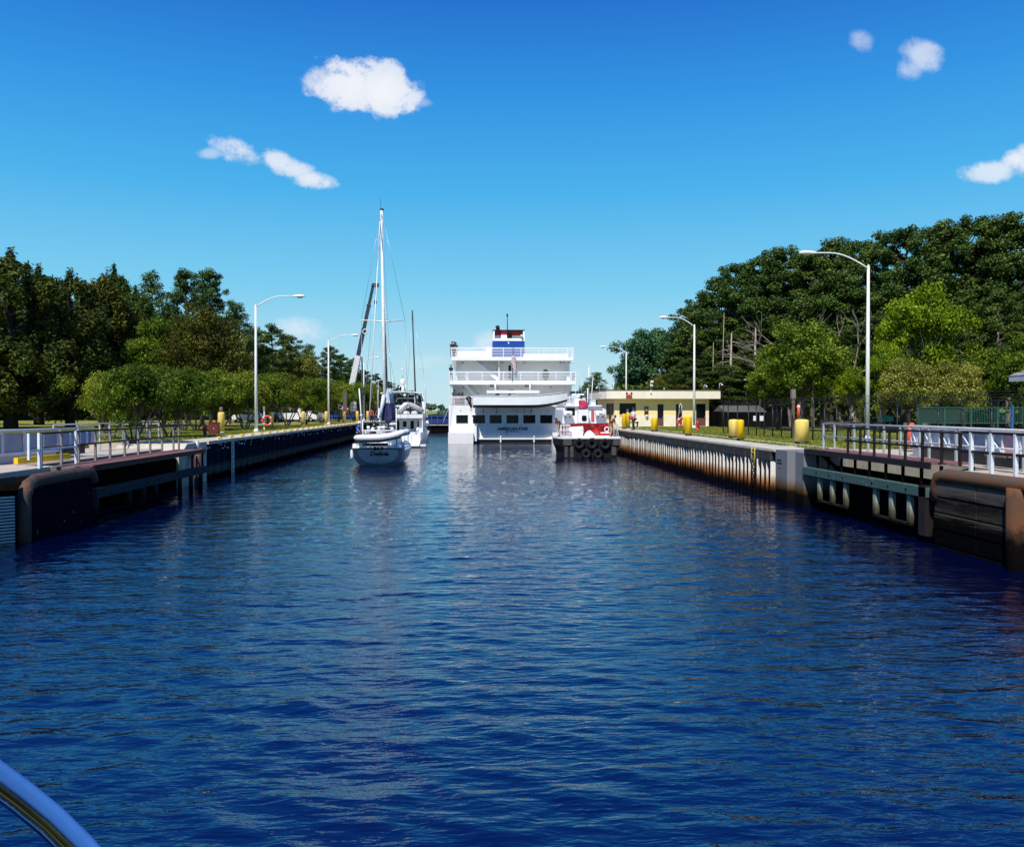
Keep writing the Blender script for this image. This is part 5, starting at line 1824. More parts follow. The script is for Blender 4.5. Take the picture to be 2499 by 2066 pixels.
# ------------------------------------------------------------------ black chain link fence on the right
FP = [(1765, 1056), (1777, 1057), (1827, 1060.5), (1845, 1062), (1865, 1063.5), (1886, 1066), (1907, 1068), (1984, 1073), (2042, 1077), (2148, 1087), (2190, 1090.5)]
fence = None
def fence_line(pts_px, label, z0, Hf, m, Yfun):
    pts = []
    for px in pts_px:
        d = ray(px, 1001)
        X = Yfun
        pts.append((X, X / d.x * d.y))
    return pts
XF0 = 17.2
fl_ = []
for px in (1765, 1777, 1800, 1827, 1846, 1865, 1886, 1907, 1932, 1957, 1984, 2012, 2042, 2076, 2110, 2148, 2190, 2238, 2290, 2350, 2420, 2500):
    Xf = XF0 + 1.4 * min(1, max(0, (px - 1765) / 400.0))
    d = ray(px, 1001)
    fl_.append((Xf, Xf / d.x * d.y))
fence = thing('wire_fence', (fl_[0][0], fl_[0][1], ZR), 'black wire security fence with strands of barbed wire along the right lawn', 'fence')
HF = 1.95
for (x, y) in fl_:
    MB().cyl((x, y, ZR - .05), (x, y, ZR + HF), .035, n=7).build('post', M_black, fence)
    MB().beam((x, y, ZR + HF), (x - .22, y, ZR + HF + .28), .03, .03).build('barb_arm', M_black, fence)
M_mesh = bpy.data.materials.new('wire mesh')
M_mesh.use_nodes = True
tm = M_mesh.node_tree
bs = tm.nodes['Principled BSDF']
bs.inputs['Base Color'].default_value = (.008, .009, .009, 1)
bs.inputs['Roughness'].default_value = .6
for (x0, y0), (x1, y1) in zip(fl_[:-1], fl_[1:]):
    for zz in (ZR + .05, ZR + HF - .02):
        MB().beam((x0, y0, zz), (x1, y1, zz), .03, .03).build('rail', M_black, fence)
    w = MB()
    L = math.hypot(x1 - x0, y1 - y0)
    nst = max(3, int(L / .22))
    Hm = HF - .1
    for k in range(-9, nst):
        for sg_ in (1, -1):
            a0_, b0_ = (0, Hm) if sg_ > 0 else (Hm, 0)
            s0, s1 = k * .22, k * .22 + Hm
            # clip the diagonal wire to the bay
            t0_, t1_ = 0.0, 1.0
            if s0 < 0: t0_ = -s0 / (s1 - s0)
            if s1 > L: t1_ = (L - s0) / (s1 - s0)
            if t1_ <= t0_: continue
            def Q(t_):
                s_ = s0 + (s1 - s0) * t_
                z_ = a0_ + (b0_ - a0_) * t_
                return (x0 + (x1 - x0) * s_ / L, y0 + (y1 - y0) * s_ / L, ZR + .06 + z_)
            w.beam(Q(t0_), Q(t1_), .005, .005)
    tag(w.build('wire_mesh', M_mesh, fence), kind='stuff')
    for q in range(3):
        f_ = (q + 1) / 3
        MB().beam((x0 - .22 * f_, y0, ZR + HF + .28 * f_), (x1 - .22 * f_, y1, ZR + HF + .28 * f_), .018, .018).build('barbed_wire', M_black, fence)
for (px, py) in ((1842, 1020), (1858, 1020)):
    p_ = at(px, py, wy(px, XF0 + .2))
    MB().box(p_.x - .11, p_.x + .11, p_.y - .06, p_.y - .04, p_.z - .16, p_.z + .14).build('notice_sign', M_white, fence)
p_ = at(1741, 1015, HY + 1)
t = thing('wall_box', (p_.x, HY + 1, p_.z - .3), 'small white box on a post right of the building', 'box')
MB().box(p_.x - .1, p_.x + .1, HY + .95, HY + 1.05, p_.z - .15, p_.z + .2).build('case', M_white, t)
MB().box(p_.x - .03, p_.x + .03, HY + .97, HY + 1.03, ZR, p_.z - .15).build('post', M_black, t)
# black leaf shaped gate frame at the building end of the fence
for px in (1763, 1776):
    pass

# long low shed behind the fence
ps0, ps1 = at(1760, 1000, 78), at(1872, 1000, 78)
shed = thing('shed', ((ps0.x + ps1.x) / 2, 79, ZR), 'long dark shed with a pale grey roof behind the wire fence', 'shed')
MB().box(ps0.x, ps1.x + 1.5, 78.5, 81.5, ZR, 3.5).build('wall', M_dark, shed)
MB().prism([(78.0, 3.45), (82.0, 3.45), (80.0, 4.05)], 'x', at(1770, 1000, 78).x, ps1.x).build('roof', mat('grey shingle', (.13, .125, .115), (.09, .085, .08), scale=3, rough=.9), shed)

# green picket fence with dark windbreak panels, far right
YG = 56.0
gx0, gx1 = at(2240, 1000, YG).x, at(2620, 1000, YG).x
gz0, gz1 = at(2400, 1032, YG).z, at(2400, 994, YG).z
gz0 = max(gz0, ZR + .05)
gf = thing('metal_fence', ((gx0 + gx1) / 2, YG, ZR), 'green metal picket fence under the olive trees at the right', 'fence')
M_gfence = mat('green fence paint', (0.03, 0.13, 0.09), (0.02, 0.09, 0.065), scale=5, rough=.5)
M_gmesh = mat('dark green screen', (0.012, 0.050, 0.036), (0.009, 0.038, 0.028), scale=7, rough=.8)
for zz in (gz0, gz1):
    MB().box(gx0, gx1, YG - .025, YG + .025, zz - .03, zz + .03).build('rail', M_gfence, gf)
x = gx0
k = 0
pk = MB().box(-.012, .012, -.012, .012, gz0 - ZR, gz1 - ZR).mesh('picket', M_gfence)
xs_screen = at(2345, 1000, YG).x
while x < gx1:
    if k % 16 == 0:
        MB().box(x - .04, x + .04, YG - .04, YG + .04, ZR, gz1 + .02).build('post', M_gfence, gf)
    elif x > xs_screen:
        o = bpy.data.objects.new('picket', pk)
        C.objects.link(o)
        o.parent = gf
        o.location = (x - (gx0 + gx1) / 2, 0, 0)
    x += .115
    k += 1
MB().box(gx0, xs_screen, YG + .03, YG + .05, gz0 + .05, gz1 - .05).build('screen', M_gmesh, gf)
for a, b_, h in ((2262, 2290, .5), (2300, 2330, .9)):
    MB().box(at(a, 1000, YG).x, at(b_, 1000, YG).x, YG + .06, YG + .10, gz0 + .05, gz0 + h).build('screen_patch', M_gfence, gf)
x_ = at(2470, 1000, YG - .4).x
t = thing('blue_pole', (x_, YG - .4, ZR), 'blue square pole in front of the green picket fence', 'pole')
MB().box(x_ - .07, x_ + .07, YG - .47, YG - .33, ZR, gz1 + .12).build('pole', mat('blue pole paint', (.02, .12, .32)), t)
MB().box(x_ - .09, x_ + .09, YG - .49, YG - .31, gz1 + .12, gz1 + .16).build('pole_cap', mat('blue pole paint', (.02, .12, .32)), t)
g = MB()
g.box(gx0 + 2, gx1 + 3, YG - 4.5, YG - .6, ZR - .02, ZR + .012)
tag(g.build('pale_path', M_conc), kind='structure')

# shelter eave at the right edge
e0 = at(2462, 931, 50.0)
YS_ = 44.0
sh_ = thing('shelter', (e0.x + 3, YS_ + 3, ZR), 'open shelter whose grey shingled eave enters at the right edge', 'shelter')
M_sh = mat('grey shingles', (.30, .30, .33), (.20, .20, .22), scale=4, rough=.85)
for k in range(7):
    a = k / 7
    x0, z0_ = e0.x + a * 2.9, e0.z + .28 + a * 1.5
    MB().prism([(x0, z0_), (x0 + .46, z0_ + .24), (x0 + .46, z0_ + .27), (x0 - .02, z0_ + .06)], 'y', YS_ + a * 2.9, YS_ + 6 - a * 2.9).build('shingle_row', M_sh, sh_)
    MB().prism([(YS_ + a * 2.9, z0_), (YS_ + a * 2.9 + .46, z0_ + .24), (YS_ + a * 2.9 + .46, z0_ + .27), (YS_ + a * 2.9 - .02, z0_ + .06)], 'x', x0, e0.x + 6 - a * 2.9).build('shingle_row', M_sh, sh_)
MB().box(e0.x, e0.x + 6, YS_, YS_ + 6, e0.z, e0.z + .26).build('fascia', mat('pale lilac board', (.42, .44, .60)), sh_)
for (dx, dy) in ((.4, .4), (5.6, .4), (.4, 5.6), (5.6, 5.6)):
    if dx > 1:
        MB().box(e0.x + dx - .08, e0.x + dx + .08, YS_ + dy - .08, YS_ + dy + .08, ZR, e0.z).build('column', M_wood, sh_)
MB().box(e0.x + 2.4, e0.x + 2.56, YS_ + .3, YS_ + .46, ZR, e0.z).build('column', M_wood, sh_)

# picnic table with turquoise coolers
p = gp(2128, 1062, ZR)
pt = thing('picnic_table', (p.x, p.y + 8, ZR), 'dark picnic table on the lawn behind the nearest right lamp post', 'picnic table')
bx, by = p.x + 1.6, p.y + 8
for k in range(4):
    MB().box(bx - 1.2, bx + 1.2, by - .38 + k * .2, by - .21 + k * .2, ZR + .72, ZR + .76).build('plank', M_wood, pt)
for s in (-1, 1):
    MB().box(bx - 1.2, bx + 1.2, by + s * .62 - .13, by + s * .62 + .13, ZR + .42, ZR + .46).build('seat', M_wood, pt)
    MB().beam((bx + s * .85, by - .5, ZR), (bx + s * .85, by - .15, ZR + .72), .06, .08).build('leg', M_black, pt)
    MB().beam((bx + s * .85, by + .5, ZR), (bx + s * .85, by + .15, ZR + .72), .06, .08).build('leg', M_black, pt)
M_turq = mat('turquoise plastic', (.02, .38, .34), (.015, .32, .28), scale=4, rough=.5)
for i, (dx, w_, h_) in enumerate(((-.2, .42, .30), (.55, .55, .42))):
    q = at(2152 + i * 17, 1048, by)
    b = MB().box(q.x - w_ / 2, q.x + w_ / 2, by - .2, by + .2, ZR + .76, ZR + .76 + h_)
    o = b.build('cooler', M_turq, None, bevel=.04)
    tag(o, ['smaller turquoise cooler, left on the picnic table', 'larger turquoise cooler, right on the picnic table'][i], 'cooler')
    tag(MB().box(q.x - w_ / 2 - .01, q.x + w_ / 2 + .01, by - .21, by + .21, ZR + .76 + h_ * .82, ZR + .76 + h_ * .88).build('lid_seam', M_black, o))
p = gp(2196, 1060, ZR)
person((p.x, p.y + 7, ZR), 'person in pale blue top leaning at the lawn behind the right railing', cloth('pale blue shirt', (.35, .55, .70)), c_navy, rz=.8, bend=.5, H=1.7)

# slender white masts (flag poles) right of the building
for px, y0, y1, Y, lab in ((1741, 836, 930, 88, 'thin short pale pole rising from the wood right of the roof'), (1763, 764, 900, 87, 'thin tall leaning pale pole rising from the wood right of the roof')):
    a, b_ = at(px, y1, Y), at(px + (4 if px > 1750 else 0), y0, Y)
    t = thing('thin_pole', (a.x, Y, ZR), lab, 'pole')
    MB().tube([(a.x - .1, Y, ZR), tuple(b_)], [.06, .025], 8).build('shaft', M_snag, t)
    MB().ball(tuple(b_), .05, 8, 5).build('tip', M_snag, t)
p = at(1855, 930, 74)
t = thing('street_lamp', (p.x, 74, ZR), 'small grey lamp with a short arm in front of the wood behind the fence', 'street lamp')
MB().cyl((p.x, 74, ZR), (p.x, 74, p.z), .05, .035, 8).build('pole', M_wood, t)
MB().tube([(p.x, 74, p.z), (p.x - .6, 74, p.z + .12), (p.x - 1.1, 74, p.z + .14)], .03, 6).build('arm', M_galv, t)
MB().ball((p.x - 1.25, 74, p.z + .12), (.24, .09, .06), 10, 6).build('lamp_head', M_galv, t)

# notice posts on the left bank
p = gp(842, 1030, ZL)
t = thing('notice_post', (p.x, p.y, ZL), 'tall weathered post with a dark red plate right of a bollard on the left', 'post')
MB().box(p.x - .14, p.x + .14, p.y - .1, p.y + .1, ZL, ZL + 1.9).build('post', M_wood, t)
MB().box(p.x - .22, p.x + .26, p.y - .2, p.y + .1, ZL + 1.9, ZL + 4.2).build('board', mat('grey board', (.10, .095, .085)), t)
MB().box(p.x - .28, p.x + .30, p.y - .24, p.y - .2, ZL + 1.25, ZL + 1.9).build('plate', mat('dull red plate', (.20, .05, .05)), t)
p = gp(864, 1029, ZL)
t = thing('notice_board', (p.x, p.y, ZL), 'white notice board on a post above the left quay', 'sign')
MB().box(p.x - .06, p.x + .06, p.y - .05, p.y + .05, ZL, ZL + 1.5).build('post', M_wood, t)
MB().box(p.x - .48, p.x + .32, p.y - .09, p.y - .05, ZL + 1.45, ZL + 2.8).build('board', M_white, t)
MB().box(p.x - .28, p.x + .10, p.y - .10, p.y - .09, ZL + 2.28, ZL + 2.34).build('line_of_print', M_black, t)
MB().box(p.x - .22, p.x + .12, p.y - .10, p.y - .09, ZL + 1.7, ZL + 2.0).build('faint_print', mat('faint print', (.6, .6, .6)), t)

# parked cars under the left trees
def car(x, y, rz, label, m, van=False):
    t = thing('parked_car', (0, 0, 0), label, 'car', 'cars parked under the trees on the left bank')
    L, Wc = 4.5, 1.75
    prof = [(-2.2, .35), (-2.25, .75), (-2.1, .95), (-1.3, 1.02), (-.75, 1.48), (.85, 1.50), (1.55, 1.05), (2.15, .92), (2.25, .6), (2.2, .35)] if not van else \
           [(-2.2, .35), (-2.25, 1.0), (-2.15, 1.8), (-1.9, 1.95), (1.1, 1.95), (1.6, 1.25), (2.2, 1.05), (2.25, .6), (2.2, .35)]
    MB().prism(prof, 'y', -Wc / 2, Wc / 2).build('body', m, t, bevel=.05)
    wz = (1.05, 1.40) if not van else (1.25, 1.75)
    for s in (-1, 1):
        for a, b_ in ((-.9, -.05), (.03, .95)):
            MB().prism([(a - .1, wz[0]), (b_ + .1, wz[0]), (b_ - .05, wz[1]), (a + .05, wz[1])], 'y', s * (Wc / 2 + .004), s * (Wc / 2 + .02)).build('window', M_glass, t)
        for wx in (-1.4, 1.4):
            w = MB().torus((wx, s * (Wc / 2 - .05), .33), .24, .09, 'y', 18, 8).build('wheel', M_rubber, t)
            MB().cyl((wx, s * (Wc / 2 - .12), .33), (wx, s * (Wc / 2 + .02), .33), .17, n=12).build('hub', M_galv, w)
        MB().box(2.2, 2.27, s * .6 - .15, s * .6 + .15, .65, .78).build('headlight', M_white, t)
    t.location = (x, y, ZL + .012)
    t.rotation_euler = (0, 0, rz)
    return t
for px, Y, rz, m, lab, v in ((612, 112, .1, M_white, 'white car parked behind the nearest left lamp post', False), (640, 113, .1, mat('dark blue car paint', (.01, .015, .05), rough=.3), 'dark car parked left of the life ring post', False),
                    (712, 116, .0, M_white, 'white van parked among the trunks behind the third left bollard', True), (762, 120, .0, mat('silver car paint', (.35, .36, .38), rough=.3), 'silver car parked left of the second left lamp post', False),
                    (735, 117, .0, M_white, 'white car parked right of the white van under the left trees', False)):
    p = at(px, 1020, Y)
    car(p.x, Y, rz, lab, m, v)


# ================================================================== tufts of grass on the lawns
def tufts(name, label, area, n, seed, m, z0):
    rg = np.random.RandomState(seed)
    x0, x1, y0, y1 = area
    x = rg.uniform(x0, x1, n)
    y = y0 + (y1 - y0) * rg.rand(n) ** 1.4
    keep = (np.abs(x - 15.0) > .35) if x0 > 0 else np.ones(n, bool)
    x, y = x[keep], y[keep]
    n = len(x)
    h = rg.uniform(.04, .10, n)
    a = rg.uniform(0, 6.28, n)
    w = rg.uniform(.02, .05, n)
    V = np.stack([np.stack([x - w * np.cos(a), y - w * np.sin(a), np.full(n, z0)], 1),
                  np.stack([x + w * np.cos(a), y + w * np.sin(a), np.full(n, z0)], 1),
                  np.stack([x + rg.normal(0, .04, n), y + rg.normal(0, .04, n), z0 + h], 1)], 1).reshape(-1, 3)
    me = bpy.data.meshes.new(name)
    me.vertices.add(n * 3)
    me.vertices.foreach_set('co', V.astype(np.float32).ravel())
    me.loops.add(n * 3)
    me.loops.foreach_set('vertex_index', np.arange(n * 3, dtype=np.int32))
    me.polygons.add(n)
    me.polygons.foreach_set('loop_start', np.arange(0, n * 3, 3, dtype=np.int32))
    me.polygons.foreach_set('loop_total', np.full(n, 3, dtype=np.int32))
    me.materials.append(m)
    me.update()
    o = bpy.data.objects.new(name, me)
    C.objects.link(o)
    tag(o, label, 'grass', kind='stuff')

L_grass = leaf_mat('grass blades', (.08, .11, .014), (.18, .21, .03), (.30, .29, .06), .3)
tufts('grass', 'short mown grass on the right lawn', (14.25, 26, 34, 80), 60000, 3, L_grass, ZR)
tufts('grass', 'short mown grass on the left lawn', (-34, -15.1, 45.5, 90), 60000, 4, L_grass, ZL)

# ================================================================== vessels
# every vessel is laid out in its own frame: x across, y forward from the stern, z above the waterline
c_hull = mat('white hull paint', (0.88, 0.88, 0.87), (0.82, 0.82, 0.82), scale=.8, rough=.3, spec=.4)
c_shipw = mat('ship white', (0.90, 0.90, 0.89), (0.84, 0.84, 0.83), scale=.5, rough=.4, spec=.35)
c_deckgrey = mat('pale ship panel', (0.92, 0.92, 0.89), (0.88, 0.88, 0.86), scale=.5, rough=.5)
c_boot = mat('black bottom paint', (0.008, 0.008, 0.010), scale=2, rough=.6)
c_wire = mat('stainless wire', (0.45, 0.46, 0.48), rough=.35, metal=.6)
c_pipe = mat('white tube', (0.80, 0.80, 0.80), rough=.4)
c_navyt = mat('navy lettering', (0.010, 0.020, 0.08), rough=.5)

# ------------------------------------------------------------------ the excursion ship
SYs = 94.0
pS = at(1250, 1080, SYs)
SX0 = pS.x
kS = F / SYs / math.cos(YAW)       # source pixels per metre at the stern, near enough


def sx(zx):
    return at(1060 + zx / 4.69, 1001, SYs).x


def sz(zy):
    return (CAM_H + (1001 - (740 + zy / 4.69)) / F * SYs)

ship = thing('excursion_ship', (SX0, SYs, 0), 'big white three deck passenger ship with blue red funnel seen from astern', 'ship')
xl, xr = sx(165), sx(1622)
zd1, zd2, zd3 = sz(1165), sz(930), sz(655)
zd2t, zd3t = sz(880), sz(612)
LS = 46.0
# hull: sides taper towards the bow
hull = MB()
secs = []
for q, w, up in ((0.0, 1.0, 0), (.3, 1.0, 0), (.7, .97, .2), (.9, .62, .8), (1.0, .06, 1.4)):
    cx = (xl + xr) / 2
    hw = (xr - xl) / 2 * w
    y = SYs + q * LS + (0.02 if q == 0 else 0)
    secs.append([(cx - hw * .97, y, -.4), (cx - hw, y, .3), (cx - hw, y, zd1 + up), (cx + hw, y, zd1 + up), (cx + hw, y, .3), (cx + hw * .97, y, -.4)])
hull.loft(secs, smooth=False)
hull.build('hull', c_shipw, ship)
# stern wall with window openings: built from panels round the openings
wins = [(250, 385), (442, 580), (633, 770), (825, 962), (1017, 1155), (1210, 1348), (1400, 1538)]
zw0, zw1 = sz(1373), sz(1278)
ys_ = SYs - .12
MB().box(xl, xr, ys_, SYs, zw1, zd1).build('transom_upper', c_shipw, ship)
edges_ = [xl] + [sx(v) for w in wins for v in w] + [xr]
for a, b_ in zip(edges_[::2], edges_[1::2]):
    MB().box(a, b_, ys_, SYs, zw0, zw1).build('transom_pillar', c_shipw, ship)
MB().box(xl, xr, ys_, SYs, sz(1550), zw0).build('transom_lower', c_shipw, ship)
MB().box(xl + .05, xr - .05, ys_ + .02, SYs, -.3, sz(1550)).build('boot_stripe', c_boot, ship)
for a, b_ in wins:
    fr = MB()
    xa, xb = sx(a), sx(b_)
    for (q0, q1, r0, r1) in ((xa - .05, xb + .05, zw1, zw1 + .05), (xa - .05, xb + .05, zw0 - .05, zw0), (xa - .05, xa, zw0, zw1), (xb, xb + .05, zw0, zw1)):
        fr.box(q0, q1, ys_ - .03, ys_ - .001, r0, r1)
    w = fr.build('window', c_shipw, ship)
    MB().box(xa, xb, ys_ + .06, ys_ + .09, zw0, zw1).build('pane', M_glass, w)
# left sponson, right sponson, rub rail and posts
for s, (a, b_) in ((-1, (160, 445)), (1, (1340, 1625))):
    MB().prism([(SYs - 1.3, .0), (SYs - 1.35, sz(1475)), (SYs - .13, sz(1475)), (SYs - .13, .0)], 'x', sx(a), sx(b_)).build('stern_wing', c_shipw, ship)
MB().box(sx(445), sx(483), SYs - .9, SYs - .13, .25, sz(1376)).build('wing_post', c_shipw, ship)
MB().box(sx(470), sx(1340), SYs - .3, SYs - .13, sz(1556), sz(1540)).build('rub_rail', c_shipw, ship)
for a in (757, 1138):
    MB().box(sx(a - 7), sx(a + 7), SYs - .42, SYs - .13, sz(1590), sz(1505)).build('stern_post', c_shipw, ship)
# lettering
text_mesh('AMERICAN STAR', .44, c_navyt, 'name_lettering', ship, (sx(893), ys_ - .012, sz(1450)), depth=.008, shear=.18, bold=.022, xs=1.0)
text_mesh('BEAUFORT NC', .20, c_navyt, 'port_lettering', ship, (sx(893), ys_ - .012, sz(1473)), depth=.008, bold=.006)
an = MB().box(sx(826), sx(830), ys_ - .03, ys_ - .012, sz(1500), sz(1432)).box(sx(812), sx(844), ys_ - .03, ys_ - .012, sz(1470), sz(1466)).box(sx(815), sx(841), ys_ - .03, ys_ - .012, sz(1500), sz(1496)).build('small_emblem', c_navyt, ship)

def ship_rail(x0, x1, y0, z0, z1, nm_posts, root, sides=14.0):
    n = 6
    for k in range(n):
        zz = z1 - (z1 - z0) * k / n
        h = .10 if k == 0 else .052
        MB().box(x0, x1, y0 - .02, y0 + .02, zz - h, zz).build('rail', c_shipw, root)
    for xp in nm_posts:
        MB().box(xp - .035, xp + .035, y0 - .03, y0 + .03, z0, z1).build('stanchion', c_shipw, root)
    for xs_ in (x0, x1):
        m_ = MB()
        for k in range(n):
            zz = z1 - (z1 - z0) * k / n
            m_.box(xs_ - .02, xs_ + .02, y0 + .02, y0 + sides, zz - .035, zz)
        for k in range(8):
            m_.box(xs_ - .03, xs_ + .03, y0 + 1.7 * (k + 1) - .03, y0 + 1.7 * (k + 1) + .03, z0, z1)
        m_.build('side_rail', c_shipw, root)

# decks (slab with fascia) and walls behind open galleries
g1 = 1.9       # depth of the open stern gallery
MB().box(xl + .05, xr - .05, SYs, SYs + 40, zd1 - .12, zd1 + .02).build('main_deck', c_shipw, ship)
MB().box(sx(175), sx(1618), SYs - .25, SYs + 38, zd2, zd2t).build('second_deck', c_shipw, ship)
MB().box(sx(198), sx(1588), SYs - .25, SYs + 36, zd3, zd3t).build('third_deck', c_shipw, ship)
# gallery back walls
MB().box(sx(210), sx(1580), SYs + g1, SYs + 38, zd1, zd2).build('main_house', c_deckgrey, ship)
MB().box(sx(260), sx(1530), SYs + g1, SYs + 36, zd2t, zd3).build('upper_house', c_deckgrey, ship)
# pillars and side screens
MB().box(sx(1527), sx(1585), SYs + 1.2, SYs + g1, zd1, zd2).build('corner_pillar', c_deckgrey, ship)
MB().box(sx(1527), sx(1560), SYs + 1.0, SYs + g1, zd2t, zd3).build('corner_pillar', c_deckgrey, ship)
MB().box(sx(176), sx(184), SYs + .0, SYs + g1, zd1, zd2).build('side_screen', c_shipw, ship)
MB().box(sx(245), sx(262), SYs + 1.2, SYs + g1, zd2t, zd3).build('corner_pillar', c_deckgrey, ship)
MB().box(sx(735), sx(745), SYs + .3, SYs + g1, zd2t, zd3).build('partition', c_shipw, ship)
# stairs
def stair(xa, za, xb, zb, y, w, root):
    m_ = MB()
    for yy_ in (y, y + w):
        m_.beam((xa, yy_, za), (xb, yy_, zb), .06, .34)
    st_ = m_.build('stair', c_shipw, root)
    for k in range(9):
        f = (k + .5) / 9
        MB().box(xa + (xb - xa) * f - .12, xa + (xb - xa) * f + .12, y, y + w, za + (zb - za) * f, za + (zb - za) * f + .04).build('tread', c_deckgrey, st_)
    MB().tube([(xa, y, za + .95), (xb, y, zb + .95)], .025, 6).build('handrail', c_pipe, st_)
stair(sx(450), zd3 + .05, sx(735), zd2t + .1, SYs + .9, .9, ship)
stair(sx(345), zd2 + .05, sx(545), zd1 + .35, SYs + .9, .9, ship)
MB().prism([(sx(462), zd3), (sx(738), zd3), (sx(738), sz(745)), (sx(600), sz(745))], 'y', SYs + 2.0, SYs + 2.1).build('stair_screen', c_shipw, ship)
# doors and port
for (a, b_, t0, t1, yy_) in ((858, 888, 700, 860, SYs + g1), (858, 916, 985, 1150, SYs + g1)):
    MB().box(sx(a), sx(b_), yy_ - .05, yy_ - .003, max(sz(t1), (zd1 if t0 > 900 else zd2t) + .02), sz(t0)).build('doorway', M_black, ship)
ox, oz = sx(1291), sz(812)
MB().prism([(ox + .36 * math.cos(a), max(oz + .62 * math.sin(a), zd2t + .02)) for a in [2 * PI * k / 20 for k in range(20)]], 'y', SYs + g1 - .06, SYs + g1 - .003).build('oval_door_glass', M_glass, ship)
for zx, zy in ((325, 672), (785, 668), (1045, 665), (1462, 665), (733, 960), (1350, 955), (328, 960)):
    MB().ball((sx(zx), SYs + g1 - .08, sz(zy)), .09, 8, 6).build('deck_light', mat('lamp grey', (.35, .36, .36)), ship)
ship_rail(sx(176), sx(1612), SYs - .1, zd1 + .02, sz(1063), [sx(v) for v in (182, 226, 360, 1480, 1545, 1600)], ship, 12)
ship_rail(sx(167), sx(1622), SYs - .2, zd2t, sz(780), [sx(v) for v in (172, 223, 365, 385, 548, 745, 790, 985, 1190, 1390, 1557, 1615)], ship, 12)
ship_rail(sx(192), sx(1590), SYs - .2, zd3t, sz(508), [sx(v) for v in (197, 258, 375, 405, 590, 790, 990, 1188, 1388, 1522, 1585)], ship, 12)
# solid white bulwark boxes on the top deck behind the rail
MB().box(sx(262), sx(660), SYs + 2.2, SYs + 5, zd3t, sz(535)).build('deck_locker', c_shipw, ship)
MB().box(sx(600), sx(668), SYs + 2.6, SYs + 4, sz(535), sz(482)).build('deck_vent', c_shipw, ship)
MB().box(sx(1040), sx(1560), SYs + 2.6, SYs + 5, zd3t, sz(560)).build('deck_locker', c_shipw, ship)
# funnel
fy0, fy1 = SYs + 4.0, SYs + 7.5
def fx(zx): return at(1060 + zx / 4.69, 1001, fy0).x
def fz(zy): return CAM_H + (1001 - (740 + zy / 4.69)) / F * fy0
fun = MB().box(fx(670), fx(1033), fy0, fy1, zd3t, fz(430)).build('funnel', mat('funnel blue', (.008, .06, .30), (.007, .05, .26), scale=1, rough=.35), ship)
MB().box(fx(670) - .02, fx(1033) + .02, fy0 - .03, fy1, fz(430), fz(402)).build('white_band', c_shipw, fun)
MB().box(fx(670), fx(690), fy0, fy1, fz(402), fz(308)).build('funnel_side', c_shipw, fun)
MB().box(fx(1015), fx(1033), fy0, fy1, fz(402), fz(308)).build('funnel_side', c_shipw, fun)
MB().box(fx(675), fx(1030), fy0 + .9, fy1, fz(402), fz(362)).build('grey_band', c_shipw, fun)
MB().box(fx(675), fx(1030), fy0 + .9, fy1, fz(362), fz(310)).build('red_band', mat('funnel red', (.38, .02, .03), (.32, .018, .028), rough=.4), fun)
MB().box(fx(668), fx(1036), fy0 - .06, fy1 + .1, fz(312), fz(303)).build('funnel_rim', M_black, fun)
MB().box(fx(832), fx(892), fy0 + .80, fy0 + .9, fz(392), fz(340)).build('funnel_hatch', M_black, fun)
MB().box(fx(765), fx(832), fy0 + .2, fy0 + .9, fz(402), fz(362)).build('white_lit_patch', c_shipw, fun)  # sunlit patch of the funnel shaped as a raised block
MB().box(fx(765), fx(832), fy0 + .2, fy0 + .9, fz(362), fz(312)).build('red_lit_patch', mat('funnel red lit', (.60, .04, .06), rough=.4), fun)  # brighter red paints the same sunlit patch, lit copy of the band's red
MB().tube([(fx(730), fy0 + .8, fz(306)), (fx(730), fy0 + .8, fz(275)), (fx(722), fy0 + .7, fz(255))], [.22, .24, .22], 12).build('exhaust_pipe', M_black, ship)
MB().tube([(fx(842), fy0 + 1.2, fz(306)), (fx(840), fy0 + 1.2, fz(110))], [.05, .04], 8).build('mast', M_black, ship)
MB().cyl((fx(840), fy0 + 1.2, fz(140)), (fx(840), fy0 + 1.2, fz(108)), .10, n=10).build('mast_lamp', M_black, ship)
MB().tube([(fx(1005), fy0 - .2, fz(430)), (fx(1005), fy0 - .2, fz(385))], .03, 6).build('light_post', M_black, ship)
MB().ball((fx(1000), fy0 - .25, fz(372)), (.17, .14, .12), 10, 7).build('floodlight', c_pipe, ship)
MB().ball((fx(850), fy0 - .05, fz(455)), (.09, .05, .12), 8, 6).build('stern_lamp', c_pipe, ship)
# ensign staff and furled flag
MB().tube([(sx(890), SYs - .35, sz(890)), (sx(898), SYs - .45, sz(455))], [.035, .022], 8).build('ensign_staff', mat('blue staff', (.02, .05, .25)), ship)
M_flag = bpy.data.materials.new('furled ensign cloth')
M_flag.use_nodes = True
tf = M_flag.node_tree
wv = tf.nodes.new('ShaderNodeTexWave'); wv.inputs['Scale'].default_value = 1.6; wv.inputs['Distortion'].default_value = 1.2
tcf = tf.nodes.new('ShaderNodeTexCoord'); mpf = tf.nodes.new('ShaderNodeMapping'); mpf.inputs['Rotation'].default_value = (0, R(38), 0)
tf.links.new(tcf.outputs['Object'], mpf.inputs[0]); tf.links.new(mpf.outputs[0], wv.inputs[0])
rf = tf.nodes.new('ShaderNodeValToRGB'); rf.color_ramp.interpolation = 'CONSTANT'
rf.color_ramp.elements[0].color = (.22, .05, .06, 1); rf.color_ramp.elements[1].position = .42; rf.color_ramp.elements[1].color = (.78, .76, .74, 1)
tf.links.new(wv.outputs[0], rf.inputs[0]); tf.links.new(rf.outputs[0], tf.nodes['Principled BSDF'].inputs[0])
secs = []
